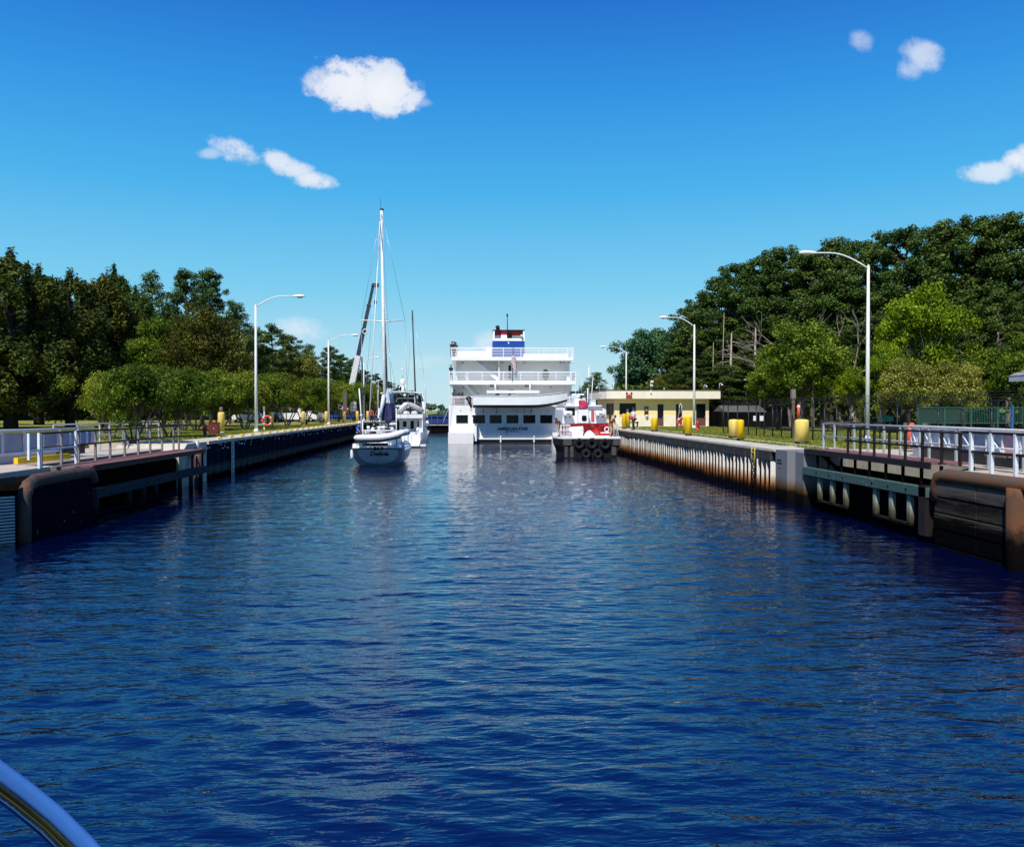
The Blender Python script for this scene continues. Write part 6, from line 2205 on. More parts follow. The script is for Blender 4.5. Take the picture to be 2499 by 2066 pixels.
for k in range(13):
    f = k / 12
    zx = 895 + 30 * f ** .8
    w = .10 + .17 * math.sin(PI * min(1, f * 1.25)) + .02 * (k % 2)
    z = sz(600) + (sz(812) - sz(600)) * f
    secs.append([(sx(zx) + w * math.cos(a) * (1 + .3 * math.sin(3 * a + k)), SYs - .45 + .10 * math.sin(a), z) for a in [2 * PI * j / 10 for j in range(10)]])
MB().loft(secs).build('furled_flag', M_flag, ship)

# plating seams, draught marks and rust weeps on the stern plating
M_seam = mat('plate seam', (.62, .64, .66), (.55, .57, .58), scale=2)
for zx in (412, 606, 800, 990, 1185, 1372):
    MB().box(sx(zx) - .012, sx(zx) + .012, ys_ - .006, ys_ - .001, sz(1500), zw0 - .08).build('plate_seam', M_seam, ship)
for zx in (300, 905, 1300):
    MB().box(sx(zx) - .05, sx(zx) + .05, ys_ - .05, ys_ - .001, sz(1230), sz(1222)).build('scupper', M_black, ship)
for a_ in (sx(200), sx(1590)):
    MB().tube([(a_, SYs - .3, zd1 + .5), (a_ + (-.9 if a_ < SX0 else .9), SYs - 1.5, 2.35)], .02, 5).build('mooring_line', c_pipe, ship)

# passengers
pw = []
def ppl(zx, yy_, zdk, lab, c1, c2, rz=.0, **kw):
    x = at(1060 + zx / 4.69, 1001, yy_).x
    return person((x, yy_, zdk), lab, c1, c2, rz=rz, group='passengers on the stern decks of the white ship', H=1.68, **kw)
c_skyb = cloth('light blue shirt', (.35, .42, .55))
c_pinks = cloth('pink top', (.65, .10, .16))
ppl(228, SYs + .9, zd1 + .03, 'passenger in a light shirt standing at the left end of the lowest ship deck', c_skyb, c_navy, .3)
ppl(283, SYs + 1.4, zd1 - .35, 'passenger in dark red seated lower beside the one in the light shirt', cloth('maroon top', (.16, .02, .03)), c_navy, -.2)
ppl(322, SYs + 1.6, zd1 - .30, 'passenger in black, third from left on the lowest ship deck', c_navy, c_navy, .1)
ppl(268, SYs + .3, zd1 - .45, 'passenger in pink leaning on the lowest rail of the ship', c_pinks, c_pinks, .0, bend=.4)
ppl(190, SYs + .3, zd2t + .01, 'passenger in dark clothes at the left end of the middle ship deck', c_navy, c_blackt, .4)
ppl(203, SYs + .5, zd3t + .01, 'leftmost dark dressed passenger on the top deck of the ship', c_navy, c_blackt, .2)
ppl(228, SYs + .5, zd3t + .01, 'second dark dressed passenger on the top deck of the ship', c_blackt, c_blackt, -.3)
ppl(246, SYs + .7, zd3t - .05, 'third passenger on the top deck of the ship, in a blue shirt', cloth('slate shirt', (.06, .09, .16)), c_blackt, .1)

# life boat hung on davits across the stern
yb = SYs - 1.75
def lx(zx): return at(1060 + zx / 4.69, 1001, yb).x
def lz(zy): return CAM_H + (1001 - (740 + zy / 4.69)) / F * yb
boat = thing('tender_boat', ((lx(440) + lx(1520)) / 2, yb, lz(1190)), 'white tender with black bottom hanging on davits across the ship stern', 'boat')
xa, xb = lx(440), lx(1520)
secs, secb = [], []
for f in np.linspace(0, 1, 15):
    x = xa + (xb - xa) * f
    w = 1.05 * (1 - max(0, (f - .55) / .45) ** 2.2) + .015
    top = lz(1062) + (lz(1012) - lz(1062)) * max(0, (f - .45) / .55) ** 2.2 - (.0 if f < .05 else 0)
    bot = lz(1195) + (lz(1120) - lz(1195)) * max(0, (f - .62) / .38) ** 2.0
    ch = bot + (top - bot) * .24
    secs.append([(x, yb - w, top), (x, yb - w * .995, ch), (x, yb - w * .97, ch - .03), (x, yb + w * .97, ch - .03), (x, yb + w * .995, ch), (x, yb + w, top), (x, yb + w * .8, top - .12), (x, yb - w * .8, top - .12)])
    secb.append([(x, yb - w * .96, ch - .035), (x, yb, bot), (x, yb + w * .96, ch - .035)])
MB().loft(secs, smooth=False).build('hull', mat('tender white', (.90, .91, .89), (.83, .85, .84), scale=1, rough=.35), boat)
MB().loft(secb, smooth=False).build('bottom', c_boot, boat)
MB().tube([(xa + (xb - xa) * f, yb - 1.05 * (1 - max(0, (f - .55) / .45) ** 2.2) - .03, lz(1062) + (lz(1012) - lz(1062)) * max(0, (f - .45) / .55) ** 2.2 + .01) for f in np.linspace(0, .99, 12)], .045, 6).build('gunwale', c_pipe, boat)
MB().box(lx(598), lx(1197), yb - .8, yb + .6, lz(1030), lz(997)).build('awning', c_shipw, boat)
for a in (612, 760, 930, 1090, 1188):
    MB().cyl((lx(a), yb - .7, lz(1070)), (lx(a), yb - .7, lz(1025)), .03, n=6).build('awning_post', c_pipe, boat)
for a, b_ in ((700, 745), (858, 920)):
    MB().box(lx(a), lx(b_), yb - .3, yb + .3, lz(1085), lz(1032)).build('console', M_black, boat)
MB().ball((lx(895), yb - .45, lz(1046)), (.28, .1, .11), 10, 6).build('wheel_cover', c_pipe, boat)
om = MB().tube([(lx(425), yb - .2, lz(1195)), (lx(405), yb - .2, lz(1140)), (lx(398), yb - .2, lz(1090))], [.10, .16, .26], 10).build('outboard_motor', M_black, boat)
MB().ball((lx(392), yb - .2, lz(1088)), (.34, .24, .24), 12, 8).build('motor_cowl', M_black, om)
MB().torus((lx(420), yb - .2, lz(1215)), .16, .04, 'x', 14, 6).build('propeller', M_black, om)
for dz in (0, 1):
    MB().ball((lx(380 + 45 * dz), yb + .15, lz(1078)), (.16, .1, .10), 8, 6).build('motor_lid', c_pipe, om)
for a in (697, 1095):
    d = MB().tube([(sx(a), SYs + .2, zd2 - .1), (sx(a), SYs - 1.0, zd2 + .15), (lx(a), yb, lz(925)), (lx(a), yb, lz(1000))], [.10, .10, .09, .05], 8).build('davit', c_shipw, ship)
    MB().box(sx(a - 62), sx(a - 18), SYs - .9, SYs - .2, sz(958), sz(932)).build('winch', mat('dark winch', (.06, .07, .06)), d)
for a in (560, 715, 945, 1030, 1110):
    MB().beam((sx(a), SYs - .15, sz(1255)), (lx(a), yb + .2, lz(1192)), .09 if a in (560, 715, 1110) else .05, .12).build('boat_cradle', mat('cradle grey', (.25, .27, .28)), ship)

# ------------------------------------------------------------------ the tug
TY = 64.5
def tx(zx, Y=TY): return at(1320 + zx / 7.235, 1001, Y).x
def tz(zy, Y=TY): return CAM_H + (1001 - (900 + zy / 7.235)) / F * Y
tug = thing('tugboat', (tx(815), TY, 0), 'small red and white tugboat with tyre fendered black stern beside the right wall', 'tugboat')
txl, txr = tx(195), tx(1400)
cx = (txl + txr) / 2; hw = (txr - txl) / 2
deckz = tz(1235)
TQ = [(0, 1372, 1.0), (.5, 1362, 1.0), (1.6, 1351, 1.0), (6, 1349, 1.0), (12, 1352, .85), (16, 1372, .35), (17.5, 1400, .0)]
secs, sece = [], []
for q, pxl, fr_ in TQ:
    y = TY + q
    L_ = at(pxl, 1001, y).x
    R_ = L_ + (txr - L_) * (fr_ if q > 6 else 1.0) if q > 6 else txr
    R_ = max(R_, L_ + .1)
    m_ = (L_ + R_) / 2; h_ = (R_ - L_) / 2
    secs.append([(m_ - h_ * .84, y, -.5), (m_ - h_ * .90, y, .45), (m_ - h_, y, .95), (m_ - h_, y, deckz), (m_ + h_, y, deckz), (m_ + h_, y, .95), (m_ + h_ * .90, y, .45), (m_ + h_ * .84, y, -.5)])
    y2_ = y - (.02 if q == 0 else 0)
    sece.append([(m_ - h_ * 1.01, y2_, deckz), (m_ - h_ * 1.01, y2_, deckz + .14), (m_ + h_ * 1.01, y2_, deckz + .14), (m_ + h_ * 1.01, y2_, deckz)])
MB().loft(secs, smooth=False).build('hull', mat('tug black', (.006, .006, .007), (.012, .011, .011), scale=2, rough=.7, bump=.3, spec=.2), tug)
MB().loft(sece, smooth=False).build('deck', c_hull, tug)
for (a, b_, c_) in ((680, 1325, 97), (905, 1322, 99), (1135, 1330, 99), (800, 1500, 88), (1010, 1500, 88)):
    y = TY - .16
    ty = MB().torus((tx(a, y), y, tz(b_, y)), c_ / 7.235 * TY / F * .74, c_ / 7.235 * TY / F * .28, 'y', 26, 10).build('tyre_fender', M_rubber, tug)
    MB().torus((tx(a, y), y - .05, tz(b_, y)), c_ / 7.235 * TY / F * .50, .02, 'y', 20, 6).build('tyre_bead', mat('worn rubber', (.05, .05, .05)), ty)
for a, b_ in ((395, 545), (1275, 1400)):
    MB().box(tx(a), tx(b_), TY - .12, TY + .02, tz(1355), tz(1240)).build('fender_pad', mat('scuffed pad', (.045, .045, .043), (.08, .078, .075), scale=6, rough=.8, bump=.4), tug, bevel=.03)
for a, b_, c_, d_ in ((420, 470, 1370, 1560), (520, 575, 1370, 1565), (1250, 1330, 1380, 1530)):
    MB().box(tx(a), tx(b_), TY - .05, TY + .02, tz(d_), tz(c_)).build('hull_pad', mat('scuffed pad', (.045, .045, .043)), tug)
# deckhouse
dz = deckz + .14
h0, h1 = TY + 3.2, TY + 9.0
def ux(zx, Y=h0): return tx(zx, Y)
def uz(zy, Y=h0): return tz(zy, Y)
red = mat('tug red', (.62, .012, .014), (.55, .010, .012), scale=2, rough=.35)
MB().box(ux(480), ux(1200), h0, h1, dz, uz(955)).build('lower_house', red, tug)
MB().prism([(ux(372), uz(965)), (ux(1150), uz(960)), (ux(1140), uz(720)), (ux(1010), uz(652)), (ux(420), uz(652)), (ux(385), uz(720))], 'y', h0 - .25, h1).build('upper_house', c_hull, tug)
MB().box(ux(400), ux(1060), h0 - .5, h1 + .2, uz(660), uz(640)).build('house_roof', c_hull, tug)
MB().box(ux(450), ux(592), h0 - .28, h0 - .26, uz(820), uz(688)).build('aft_window', M_glass, tug)
db = MB().box(ux(660, h0 - 1.1), ux(845, h0 - 1.1), h0 - 1.1, h0 - .25, uz(955), uz(722, h0 - 1.1)).build('companionway', c_hull, tug, bevel=.05)
MB().prism([(tx(765, h0 - 1.1) + .19 * math.copysign(abs(math.cos(a)) ** .5, math.cos(a)), tz(872, h0 - 1.1) + .22 * math.copysign(abs(math.sin(a)) ** .5, math.sin(a))) for a in [2 * PI * k / 20 for k in range(20)]], 'y', h0 - 1.13, h0 - 1.105).build('round_window', M_glass, db)
MB().box(ux(880), ux(932), h0 - .29, h0 - .26, uz(930), uz(725)).build('side_door', mat('rose door', (.50, .10, .12)), tug)
for a, b_ in ((397, 550), (965, 1133)):
    y = h0 - .7
    c_ = MB().tube([(tx(a, y), y, tz(795, y)), (tx(b_, y), y, tz(795, y))], [.24, .24], 14).build('liferaft_canister', c_hull, tug)
    MB().box(tx((a + b_) / 2 - 30, y), tx((a + b_) / 2 + 30, y), y - .26, y - .235, tz(812, y), tz(780, y)).build('canister_label', mat('grey print', (.25, .25, .25)), c_)
    for q in (.25, .75):
        xx = tx(a + (b_ - a) * q, y)
        MB().box(xx - .03, xx + .03, y - .22, y + .2, tz(860, y), tz(835, y)).build('cradle', M_black, c_)
# pilothouse gear on the roof
MB().box(ux(612), ux(705), h0 + .6, h0 + 2.4, uz(650), uz(520)).build('searchlight_box', c_hull, tug)
MB().box(ux(577), ux(792), h0 + .9, h0 + 1.1, uz(460), uz(432)).build('radar_bar', c_hull, tug)
MB().cyl((ux(690), h0 + 1, uz(520)), (ux(690), h0 + 1, uz(458)), .12, n=10).build('radar_post', c_hull, tug)
MB().ball((ux(668), h0 + .7, uz(492)), (.15, .15, .12), 10, 7).build('searchlight', c_pipe, tug)
MB().tube([(ux(750), h0 + .7, uz(640)), (ux(750), h0 + .7, uz(540)), (ux(775), h0 + .7, uz(515)), (ux(800), h0 + .7, uz(530)), (ux(803), h0 + .7, uz(645))], .055, 8).build('roof_arch', c_pipe, tug)
MB().cyl((ux(715), h0 + 1, uz(430)), (ux(715), h0 + 1, uz(285)), .025, n=6).build('antenna', M_black, tug)
MB().box(ux(612), ux(800), h0 + 2.6, h0 + 4, uz(430), uz(380)).build('wheelhouse_roof', M_black, tug)
for a, zt2 in ((845, 330), (632, 330)):
    MB().cyl((ux(a), h0 + .6, uz(645)), (ux(a), h0 + .6, uz(zt2)), .05 if a == 845 else .02, n=8).build('pole', c_pipe, tug)
MB().tube([(ux(905), h0 + .6, uz(640)), (ux(945), h0 + .8, uz(120))], [.06, .02], 8).build('whip_antenna', c_pipe, tug)
for a, t_ in ((725, 0), (775, 160)):
    MB().cyl((ux(a), h0 + 2, uz(430)), (ux(a), h0 + 2, uz(t_)), .012, n=5).build('thin_antenna', c_pipe, tug)
MB().box(ux(900), ux(968), h0 + .2, h0 + .9, uz(640), uz(590)).build('roof_locker', c_hull, tug)
secs = []
for k in range(7):
    f = k / 6
    w = .18 + .20 * math.sin(PI * (f * .7 + .2))
    secs.append([(ux(700 + 42 * f * (1 - f) * 3 + 10 * (1 - f)) + w * math.cos(a) * (1 + .18 * math.sin(2 * a + 2 * k)), h0 - .55 + .15 * math.sin(a), uz(700 - 145 * f)) for a in [2 * PI * j / 9 for j in range(9)]])
o = MB().loft(secs).build('red_tarp', mat('crumpled rose cloth', (.55, .04, .10), (.45, .03, .08), scale=6, rough=.8, bump=.5))
tag(o, 'crumpled rose red tarp lying on top of the tug companionway', 'tarp')
# stern deck clutter
MB().tube([(tx(500, TY + 1.5), TY + 1.5, dz + .42), (tx(745, TY + 1.5), TY + 1.5, dz + .50)], [.30, .30], 14).build('hawser_drum', c_hull, tug)
MB().box(tx(500, TY + 1.3), tx(740, TY + 1.3), TY + 1.2, TY + 1.4, dz, dz + .38).build('drum_stand', c_hull, tug)
for a in (345, 362, 395, 420, 447, 470, 492, 508):
    MB().tube([(tx(a, TY + .6), TY + .6, dz), (tx(a + 4, TY + .8), TY + .8, tz(985 if a > 380 else 1000, TY + .6))], .028, 6).build('rail_post', c_pipe, tug)
MB().tube([(tx(340, TY + .6), TY + .6, tz(990)), (tx(510, TY + .6), TY + .6, tz(985))], .03, 6).build('rail', c_pipe, tug)
MB().tube([(tx(340, TY + .6), TY + .6, tz(1090)), (tx(510, TY + .6), TY + .6, tz(1095))], .025, 6).build('rail', c_pipe, tug)
MB().tube([(tx(1040, h0 - .6), h0 - .6, dz), (tx(1040, h0 - .6), h0 - .6, uz(1000)), (tx(1200, h0 - .6), h0 - .6, uz(985)), (tx(1210, h0 - .6), h0 - .6, dz)], .035, 6).build('red_rail', red, tug)
MB().box(ux(862, h0 - .3), ux(948, h0 - .3), h0 - .12, h0 - .01, uz(1025), uz(965)).build('red_locker', mat('faded tug red', (.50, .06, .07)), tug)
MB().box(ux(945, h0 - .9), ux(1020, h0 - .9), h0 - 1.0, h0 - .02, dz, uz(1095)).build('red_box', mat('faded tug red', (.50, .06, .07)), tug)
secs = []
for k in range(8):
    f = k / 7
    r = .30 * math.sin(PI * (f * .8 + .12)) + .04
    secs.append([(tx(770 + 190 * f, TY + 1.2) + 0, TY + 1.2 + r * 1.3 * math.cos(a), dz + .02 + max(0, r * 1.25 * math.sin(a)) * (1 + .15 * math.sin(a * 3 + k))) for a in [2 * PI * j / 10 for j in range(10)]])
MB().loft(secs).build('white_tarp', c_hull, tug)
MB().box(tx(1055, TY + 1), tx(1215, TY + 1), TY + 1, TY + 1.1, dz + .25, dz + .33).build('white_bar', c_hull, tug)
MB().torus((tx(1165, TY + 1.3), TY + 1.3, tz(1075)), .17, .05, 'y', 18, 8).build('winch_wheel', c_pipe, tug)
MB().box(tx(760), tx(1215), TY + .1, TY + .35, dz, dz + .09).build('stern_coaming', c_hull, tug)
# crewmen
person((tx(1262, TY + 1.0), TY + 1.0, dz), 'man in dark red shirt and khaki trousers bending at the right stern of the tug', c_red, cloth('khaki trousers', (.50, .33, .20)), rz=1.25, bend=.5, H=1.72, arms=((.2, .1), (.3, .1)), hat=None, stride=.08)
person((tx(325, TY + 1.4), TY + 1.4, dz), 'man in dark clothes with a yellow bundle at the left stern of the tug', cloth('brown shirt', (.10, .05, .04)), cloth('ochre trousers', (.55, .42, .20)), rz=-.9, bend=.75, H=1.6, stride=.1)
MB().tube([(tx(1330, TY + .5), TY + .5, dz), (tx(1335, TY + .5), TY + .5, dz + .95), (tx(1375, TY + .3), TY + .3, dz)], .035, 6).build('tow_hook', c_pipe, tug)

# ------------------------------------------------------------------ the sailing yacht with the inflatable
DY = 55.2
def dx(zx, Y=DY): return at(820 + zx / 6.677, 1001, Y).x
def dzz(zy, Y=DY): return CAM_H + (1001 - (900 + zy / 6.677)) / F * Y
yt = thing('sailing_yacht', (dx(755), DY, 0), 'white sailing yacht with a tall mast, its name in dark script on the transom', 'sailing yacht')
ycx = (dx(255) + dx(1085)) / 2
yhw = (dx(1085) - dx(255)) / 2
ztop = dzz(1296)
c_yh = mat('yacht hull white', (.66, .68, .72), (.60, .62, .67), scale=1, rough=.3)
prof = [(-1.0, ztop), (-.985, ztop * .66), (-.93, ztop * .35), (-.80, ztop * .10), (-.55, -.10), (0, -.30), (.55, -.10), (.80, ztop * .10), (.93, ztop * .35), (.985, ztop * .66), (1.0, ztop)]
secs = []
for q, w, lift in ((1.05, .985, 0), (1.8, 1.06, 0), (4, 1.12, 0), (7, 1.05, .05), (10, .72, .18), (12.2, .22, .34), (12.9, .03, .42)):
    secs.append([(ycx + yhw * w * a, DY + q, b_ + (lift if b_ > .3 else 0)) for a, b_ in prof])
MB().loft(secs, smooth=True).build('hull', c_yh, yt)
def rake(m_):
    m_.v = [(x, y + max(0, ztop - z) * .72, z) for x, y, z in m_.v]
    return m_
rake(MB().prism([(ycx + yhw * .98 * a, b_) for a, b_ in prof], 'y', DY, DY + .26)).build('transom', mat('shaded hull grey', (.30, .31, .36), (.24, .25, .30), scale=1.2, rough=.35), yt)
# pale oval name panel
ell = []
pcx = dx(678)
phw = (dx(1008) - dx(352)) / 2
for k in range(25):
    a = PI + PI * k / 24
    ell.append((pcx + phw * math.copysign(abs(math.cos(a)) ** .8, math.cos(a)), ztop - .05 + (ztop - .05 - dzz(1548)) * -abs(math.sin(a)) ** .75))
rake(MB().prism(ell, 'y', DY - .035, DY - .003)).build('name_panel', mat('pale grey panel', (.60, .66, .68), (.55, .61, .63), scale=2, rough=.35), yt)
text_mesh('Delicia', .44, mat('black script', (.012, .014, .03)), 'name_script', yt, (dx(692), DY - .045 + (ztop - dzz(1410)) * .72, dzz(1410)), depth=.004, shear=.32, bold=.02, rot=(R(90) - math.atan(.72) * -1, 0, 0))
rake(MB().box(dx(640), dx(740), DY - .045, DY - .036, dzz(1444), dzz(1437))).build('port_line', mat('grey print', (.25, .25, .25)), yt)
for a, b_ in ((638, 1497), (655, 1525), (745, 1497)):
    rake(MB().ball((dx(a), DY - .04, dzz(b_)), (.03, .01, .03), 8, 6)).build('drain', M_black, yt)
MB().box(dx(248), dx(1092), DY - .05, DY + .2, ztop - .02, ztop + .04).build('toe_rail', M_black, yt)
dk = MB().prism([(ycx - yhw * .98, DY), (ycx + yhw * .98, DY), (ycx + yhw * 1.1, DY + 4), (ycx + yhw * .7, DY + 10), (ycx, DY + 12.6), (ycx - yhw * .7, DY + 10), (ycx - yhw * 1.1, DY + 4)], 'z', ztop + .02, ztop + .08).build('deck', c_hull, yt)
MB().box(ycx - .9, ycx + .9, DY + 3.2, DY + 8.5, ztop + .06, ztop + .62).build('coachroof', c_hull, yt, bevel=.08)
MB().prism([(ycx - .95, ztop + .6), (ycx + .95, ztop + .6), (ycx + .75, ztop + 1.25), (ycx - .75, ztop + 1.25)], 'y', DY + 3.0, DY + 3.9).build('sprayhood', mat('navy canvas', (.02, .025, .05)), yt)
# stern pulpit, gantry, solar bimini bar
ppx0, ppx1 = dx(415), dx(985)
for z_, r_ in ((dzz(1005), .055), (dzz(1245), .03)):
    MB().tube([(ppx0, DY + .1, z_), (ppx1, DY + .1, z_)], r_, 8).build('pulpit_rail', c_pipe, yt)
for a in (430, 980):
    MB().tube([(dx(a), DY + .1, ztop), (dx(a), DY + .1, dzz(640 if a > 900 else 830))], .035, 8).build('gantry_post', c_pipe, yt)
MB().box(dx(408), dx(870), DY + .4, DY + 1.3, dzz(892), dzz(868)).build('solar_panel', M_black, yt)
MB().box(dx(860), dx(965), DY + .4, DY + .9, dzz(905), dzz(880)).build('folded_cover', c_hull, yt)
MB().tube([(dx(430), DY + .4, dzz(980)), (dx(640), DY + .5, dzz(910)), (dx(740), DY + .5, dzz(905)), (dx(965), DY + .4, dzz(950))], .03, 6).build('bimini_frame', M_black, yt)
MB().tube([(dx(440), DY + 1.2, dzz(1000)), (dx(540), DY + 1.2, dzz(925)), (dx(860), DY + 1.2, dzz(925)), (dx(955), DY + 1.2, dzz(1000))], .03, 6).build('bimini_frame', M_black, yt)
# cockpit gear
r2_ = random.Random(5)
cols_ = [M_white, mat('cockpit blue', (.25, .4, .6)), mat('cockpit maroon', (.16, .02, .03)), M_black, M_white]
for k in range(9):
    xx = dx(465 + k * 52)
    MB().box(xx - .10, xx + .09, DY + .3, DY + .6, dzz(1060) + r2_.uniform(-.05, .05), dzz(1015) + r2_.uniform(0, .10)).build('cockpit_cushion', cols_[k % 5], yt, bevel=.02)
for a, b_ in ((512, 960), (585, 985), (690, 965), (765, 955), (905, 975)):
    MB().ball((dx(a), DY + .5, dzz(b_)), (.13, .12, .14), 10, 7).build('helm_bag', cols_[(a // 7) % 2 * 4], yt)
whl = MB().torus((dx(650), DY + 1.6, dzz(960)), .38, .025, 'y', 26, 6).build('steering_wheel', c_pipe, yt)
for k in range(5):
    a = PI * k / 5
    MB().tube([(dx(650) - .38 * math.cos(a), DY + 1.6, dzz(960) - .38 * math.sin(a)), (dx(650) + .38 * math.cos(a), DY + 1.6, dzz(960) + .38 * math.sin(a))], .012, 5).build('spoke', c_pipe, whl)
for (a, b_, c_, d_) in ((265, 330, 1215, 1275), (345, 400, 1205, 1280), (405, 450, 1215, 1265)):
    MB().box(dx(a), dx(b_), DY + .15, DY + .4, dzz(d_), dzz(c_)).build('stern_locker', c_hull, yt, bevel=.02)
for (a, b_, c_, d_) in ((620, 660, 1262, 1320), (735, 765, 1262, 1315), (675, 705, 1270, 1312)):
    MB().box(dx(a), dx(b_), DY - .12, DY - .04, dzz(d_), dzz(c_)).build('stern_ladder', M_block, yt)
for a in (480, 560, 850, 1010):
    MB().tube([(dx(a), DY + .05, ztop), (dx(a), DY - .3, dzz(1175))], .025, 6).build('davit_arm', c_pipe, yt)
MB().box(dx(455), dx(840), DY + .0, DY + .1, dzz(1255), dzz(1205)).build('stern_board', mat('dark board', (.015, .015, .018)), yt)
fen = MB().lathe((dx(247), DY + .3, dzz(1475)), [(.03, 0), (.095, .08), (.11, .2), (.11, .48), (.08, .60), (.03, .64)], 14).build('fender', M_white, yt)
MB().tube([(dx(247), DY + .3, dzz(1310)), (dx(265), DY + .3, ztop + .3)], .012, 5).build('fender_line', c_pipe, fen)
MB().lathe((dx(1085), DY + .2, dzz(1285)), [(.03, 0), (.10, .08), (.11, .45), (.05, .55)], 12).build('fender', M_white, yt)
# mast, boom, sail cover, rigging
MY = DY + 5.6
mb_ = at(941, 1020, MY); mt_ = at(931, 514, MY)
mast = MB().tube([(mb_.x, MY, ztop + .5), ((mb_.x + mt_.x) / 2, MY, (mt_.z + ztop) / 2), (mt_.x, MY, mt_.z)], [.125, .115, .085], 12).build('mast', mat('silver white mast', (.88, .88, .87), rough=.6), yt)
MB().tube([(mb_.x + .19, MY + .05, 2.4), (mt_.x + .20, MY + .05, mt_.z - 7.0)], [.05, .03], 8).build('sail_slide_cover', M_black, mast)
MB().box(mt_.x - .10, mt_.x + .16, MY - .05, MY + .05, mt_.z, mt_.z + .14).build('masthead_fitting', M_black, mast)
MB().cyl((mt_.x - .05, MY, mt_.z + .14), (mt_.x - .05, MY, mt_.z + .85), .012, n=5).build('masthead_antenna', M_black, mast)
ms = at(936, 783.6, MY)
MB().tube([(ms.x - 1.55, MY, ms.z + .08), (ms.x, MY, ms.z - .04), (ms.x + 1.5, MY, ms.z + .08)], [.03, .05, .03], 6).build('spreader', c_pipe, mast)
for (x0, z0_, y0, x1, z1_, y1) in ((mt_.x, mt_.z, MY, ms.x - 1.55, ms.z + .08, MY), (ms.x - 1.55, ms.z + .08, MY, ycx - yhw, ztop, MY), (mt_.x, mt_.z, MY, ms.x + 1.5, ms.z + .08, MY), (ms.x + 1.5, ms.z + .08, MY, ycx + yhw, ztop, MY),
                      (ms.x, ms.z, MY, ycx + yhw * .9, ztop, MY - .6), (ms.x, ms.z, MY, ycx - yhw * .9, ztop, MY - .6), (mt_.x, mt_.z, MY, ycx + yhw * .5, ztop, DY + .1), (mt_.x, mt_.z, MY, dx(540) * 0 + ycx - yhw * .62, 2.5, DY + .3), (mt_.x, mt_.z, MY, ycx, ztop + .4, DY + 12.5)):
    MB().tube([(x0, y0, z0_), (x1, y1, z1_)], .012, 5).build('stay', c_wire, mast)
st0 = at(926, 560, MY - 3)
MB().tube([(mt_.x - .1, MY - .1, mt_.z - .8), (dx(535), DY + .5, dzz(700))], .035, 6).build('furled_staysail', c_pipe, mast)
# mainsail bundled on the boom (white above a navy cover), seen end on
sxc = dx(785)
secs, secs2 = [], []
for q in np.linspace(0, 1, 6):
    y = DY + 1.6 + q * (MY - DY - 1.9)
    w = .30 - .06 * q
    zb_, zt2 = dzz(850), dzz(545)
    secs.append([(sxc - w * 1.15, y, zb_), (sxc - w * 1.0, y, zb_ + (zt2 - zb_) * .5), (sxc - w * .35, y, zt2), (sxc + w * .9, y, zt2 - .05), (sxc + w * 1.25, y, zb_ + (zt2 - zb_) * .5), (sxc + w * 1.2, y, zb_)])
    secs2.append([(sxc - w * .7, y, zt2 - .02), (sxc - w * .2, y, zt2 + .55), (sxc + w * .15, y, zt2 + .95), (sxc + w * .5, y, zt2 + .5), (sxc + w * .8, y, zt2 - .05)])
cov = MB().loft(secs).build('sail_cover', mat('navy sail cover', (.008, .006, .06), (.02, .018, .12), scale=3, rough=.7, stretch=(9, 1, .6), c3=(.25, .25, .45), lo=.45, hi=.62), yt)
MB().loft(secs2).build('folded_mainsail', mat('folded sailcloth', (.70, .76, .78), (.55, .62, .66), scale=2, stretch=(7, 1, .5), rough=.7, bump=.4), cov)
MB().tube([(dx(685), DY + 1.4, dzz(800)), (dx(742), DY + 1.5, dzz(420))], [.09, .12], 10).build('folded_leech', mat('folded sailcloth', (.7, .76, .78)), cov)
MB().tube([(sxc, DY + 1.4, dzz(860)), (sxc, MY, dzz(862))], .08, 10).build('boom', M_black, yt)
MB().tube([(dx(400), DY + .2, dzz(1000)), (dx(405), DY + .2, dzz(770)), (dx(372), DY + .2, dzz(320))], [.04, .035, .045], 8).build('radar_pole', c_pipe, yt)
MB().ball((dx(405), DY + .2, dzz(755)), (.10, .08, .07), 8, 6).build('stern_light', c_pipe, yt)
# inflatable tender slung across the stern: one big tube, low left, rising right
boatI = thing('inflatable_dinghy', (dx(710), DY - .55, dzz(1180)), 'white inflatable dinghy slung sideways across the yacht stern', 'dinghy')
yI = DY - .55
def ix(zx): return dx(zx, yI)
def iz(zy): return dzz(zy, yI)
c_inf = mat('inflatable white', (.80, .80, .80), (.74, .74, .75), scale=2, rough=.5)
pts = [(ix(318), yI, iz(1118)), (ix(400), yI, iz(1118)), (ix(560), yI, iz(1116)), (ix(740), yI, iz(1110)), (ix(880), yI, iz(1092)), (ix(990), yI, iz(1062)), (ix(1075), yI, iz(1035)), (ix(1115), yI + .12, iz(1028))]
MB().tube([pts[0], pts[0]] if False else [(ix(290), yI, iz(1122))] + pts + [(ix(1138), yI + .2, iz(1030))], [.07, .16, .205, .215, .215, .215, .21, .19, .15, .04], 16).build('outer_tube', c_inf, boatI)
MB().tube([(ix(320), yI + 1.1, iz(1130))] + [(p_[0], yI + 1.1, p_[2] - .05) for p_ in pts[1:]], [.07, .20, .20, .20, .20, .20, .18, .10], 14).build('inner_tube', c_inf, boatI)
MB().tube([(ix(1060), yI, iz(1045)), (ix(1150), yI + .55, iz(1030)), (ix(1060), yI + 1.1, iz(1050))], [.19, .20, .19], 14).build('bow_tube', c_inf, boatI)
MB().prism([(ix(330), iz(1150)), (ix(1040), iz(1095)), (ix(1040), iz(1130)), (ix(700), iz(1200)), (ix(330), iz(1200))], 'y', yI + .2, yI + .9).build('hull_floor', mat('grey hull floor', (.30, .30, .32)), boatI)
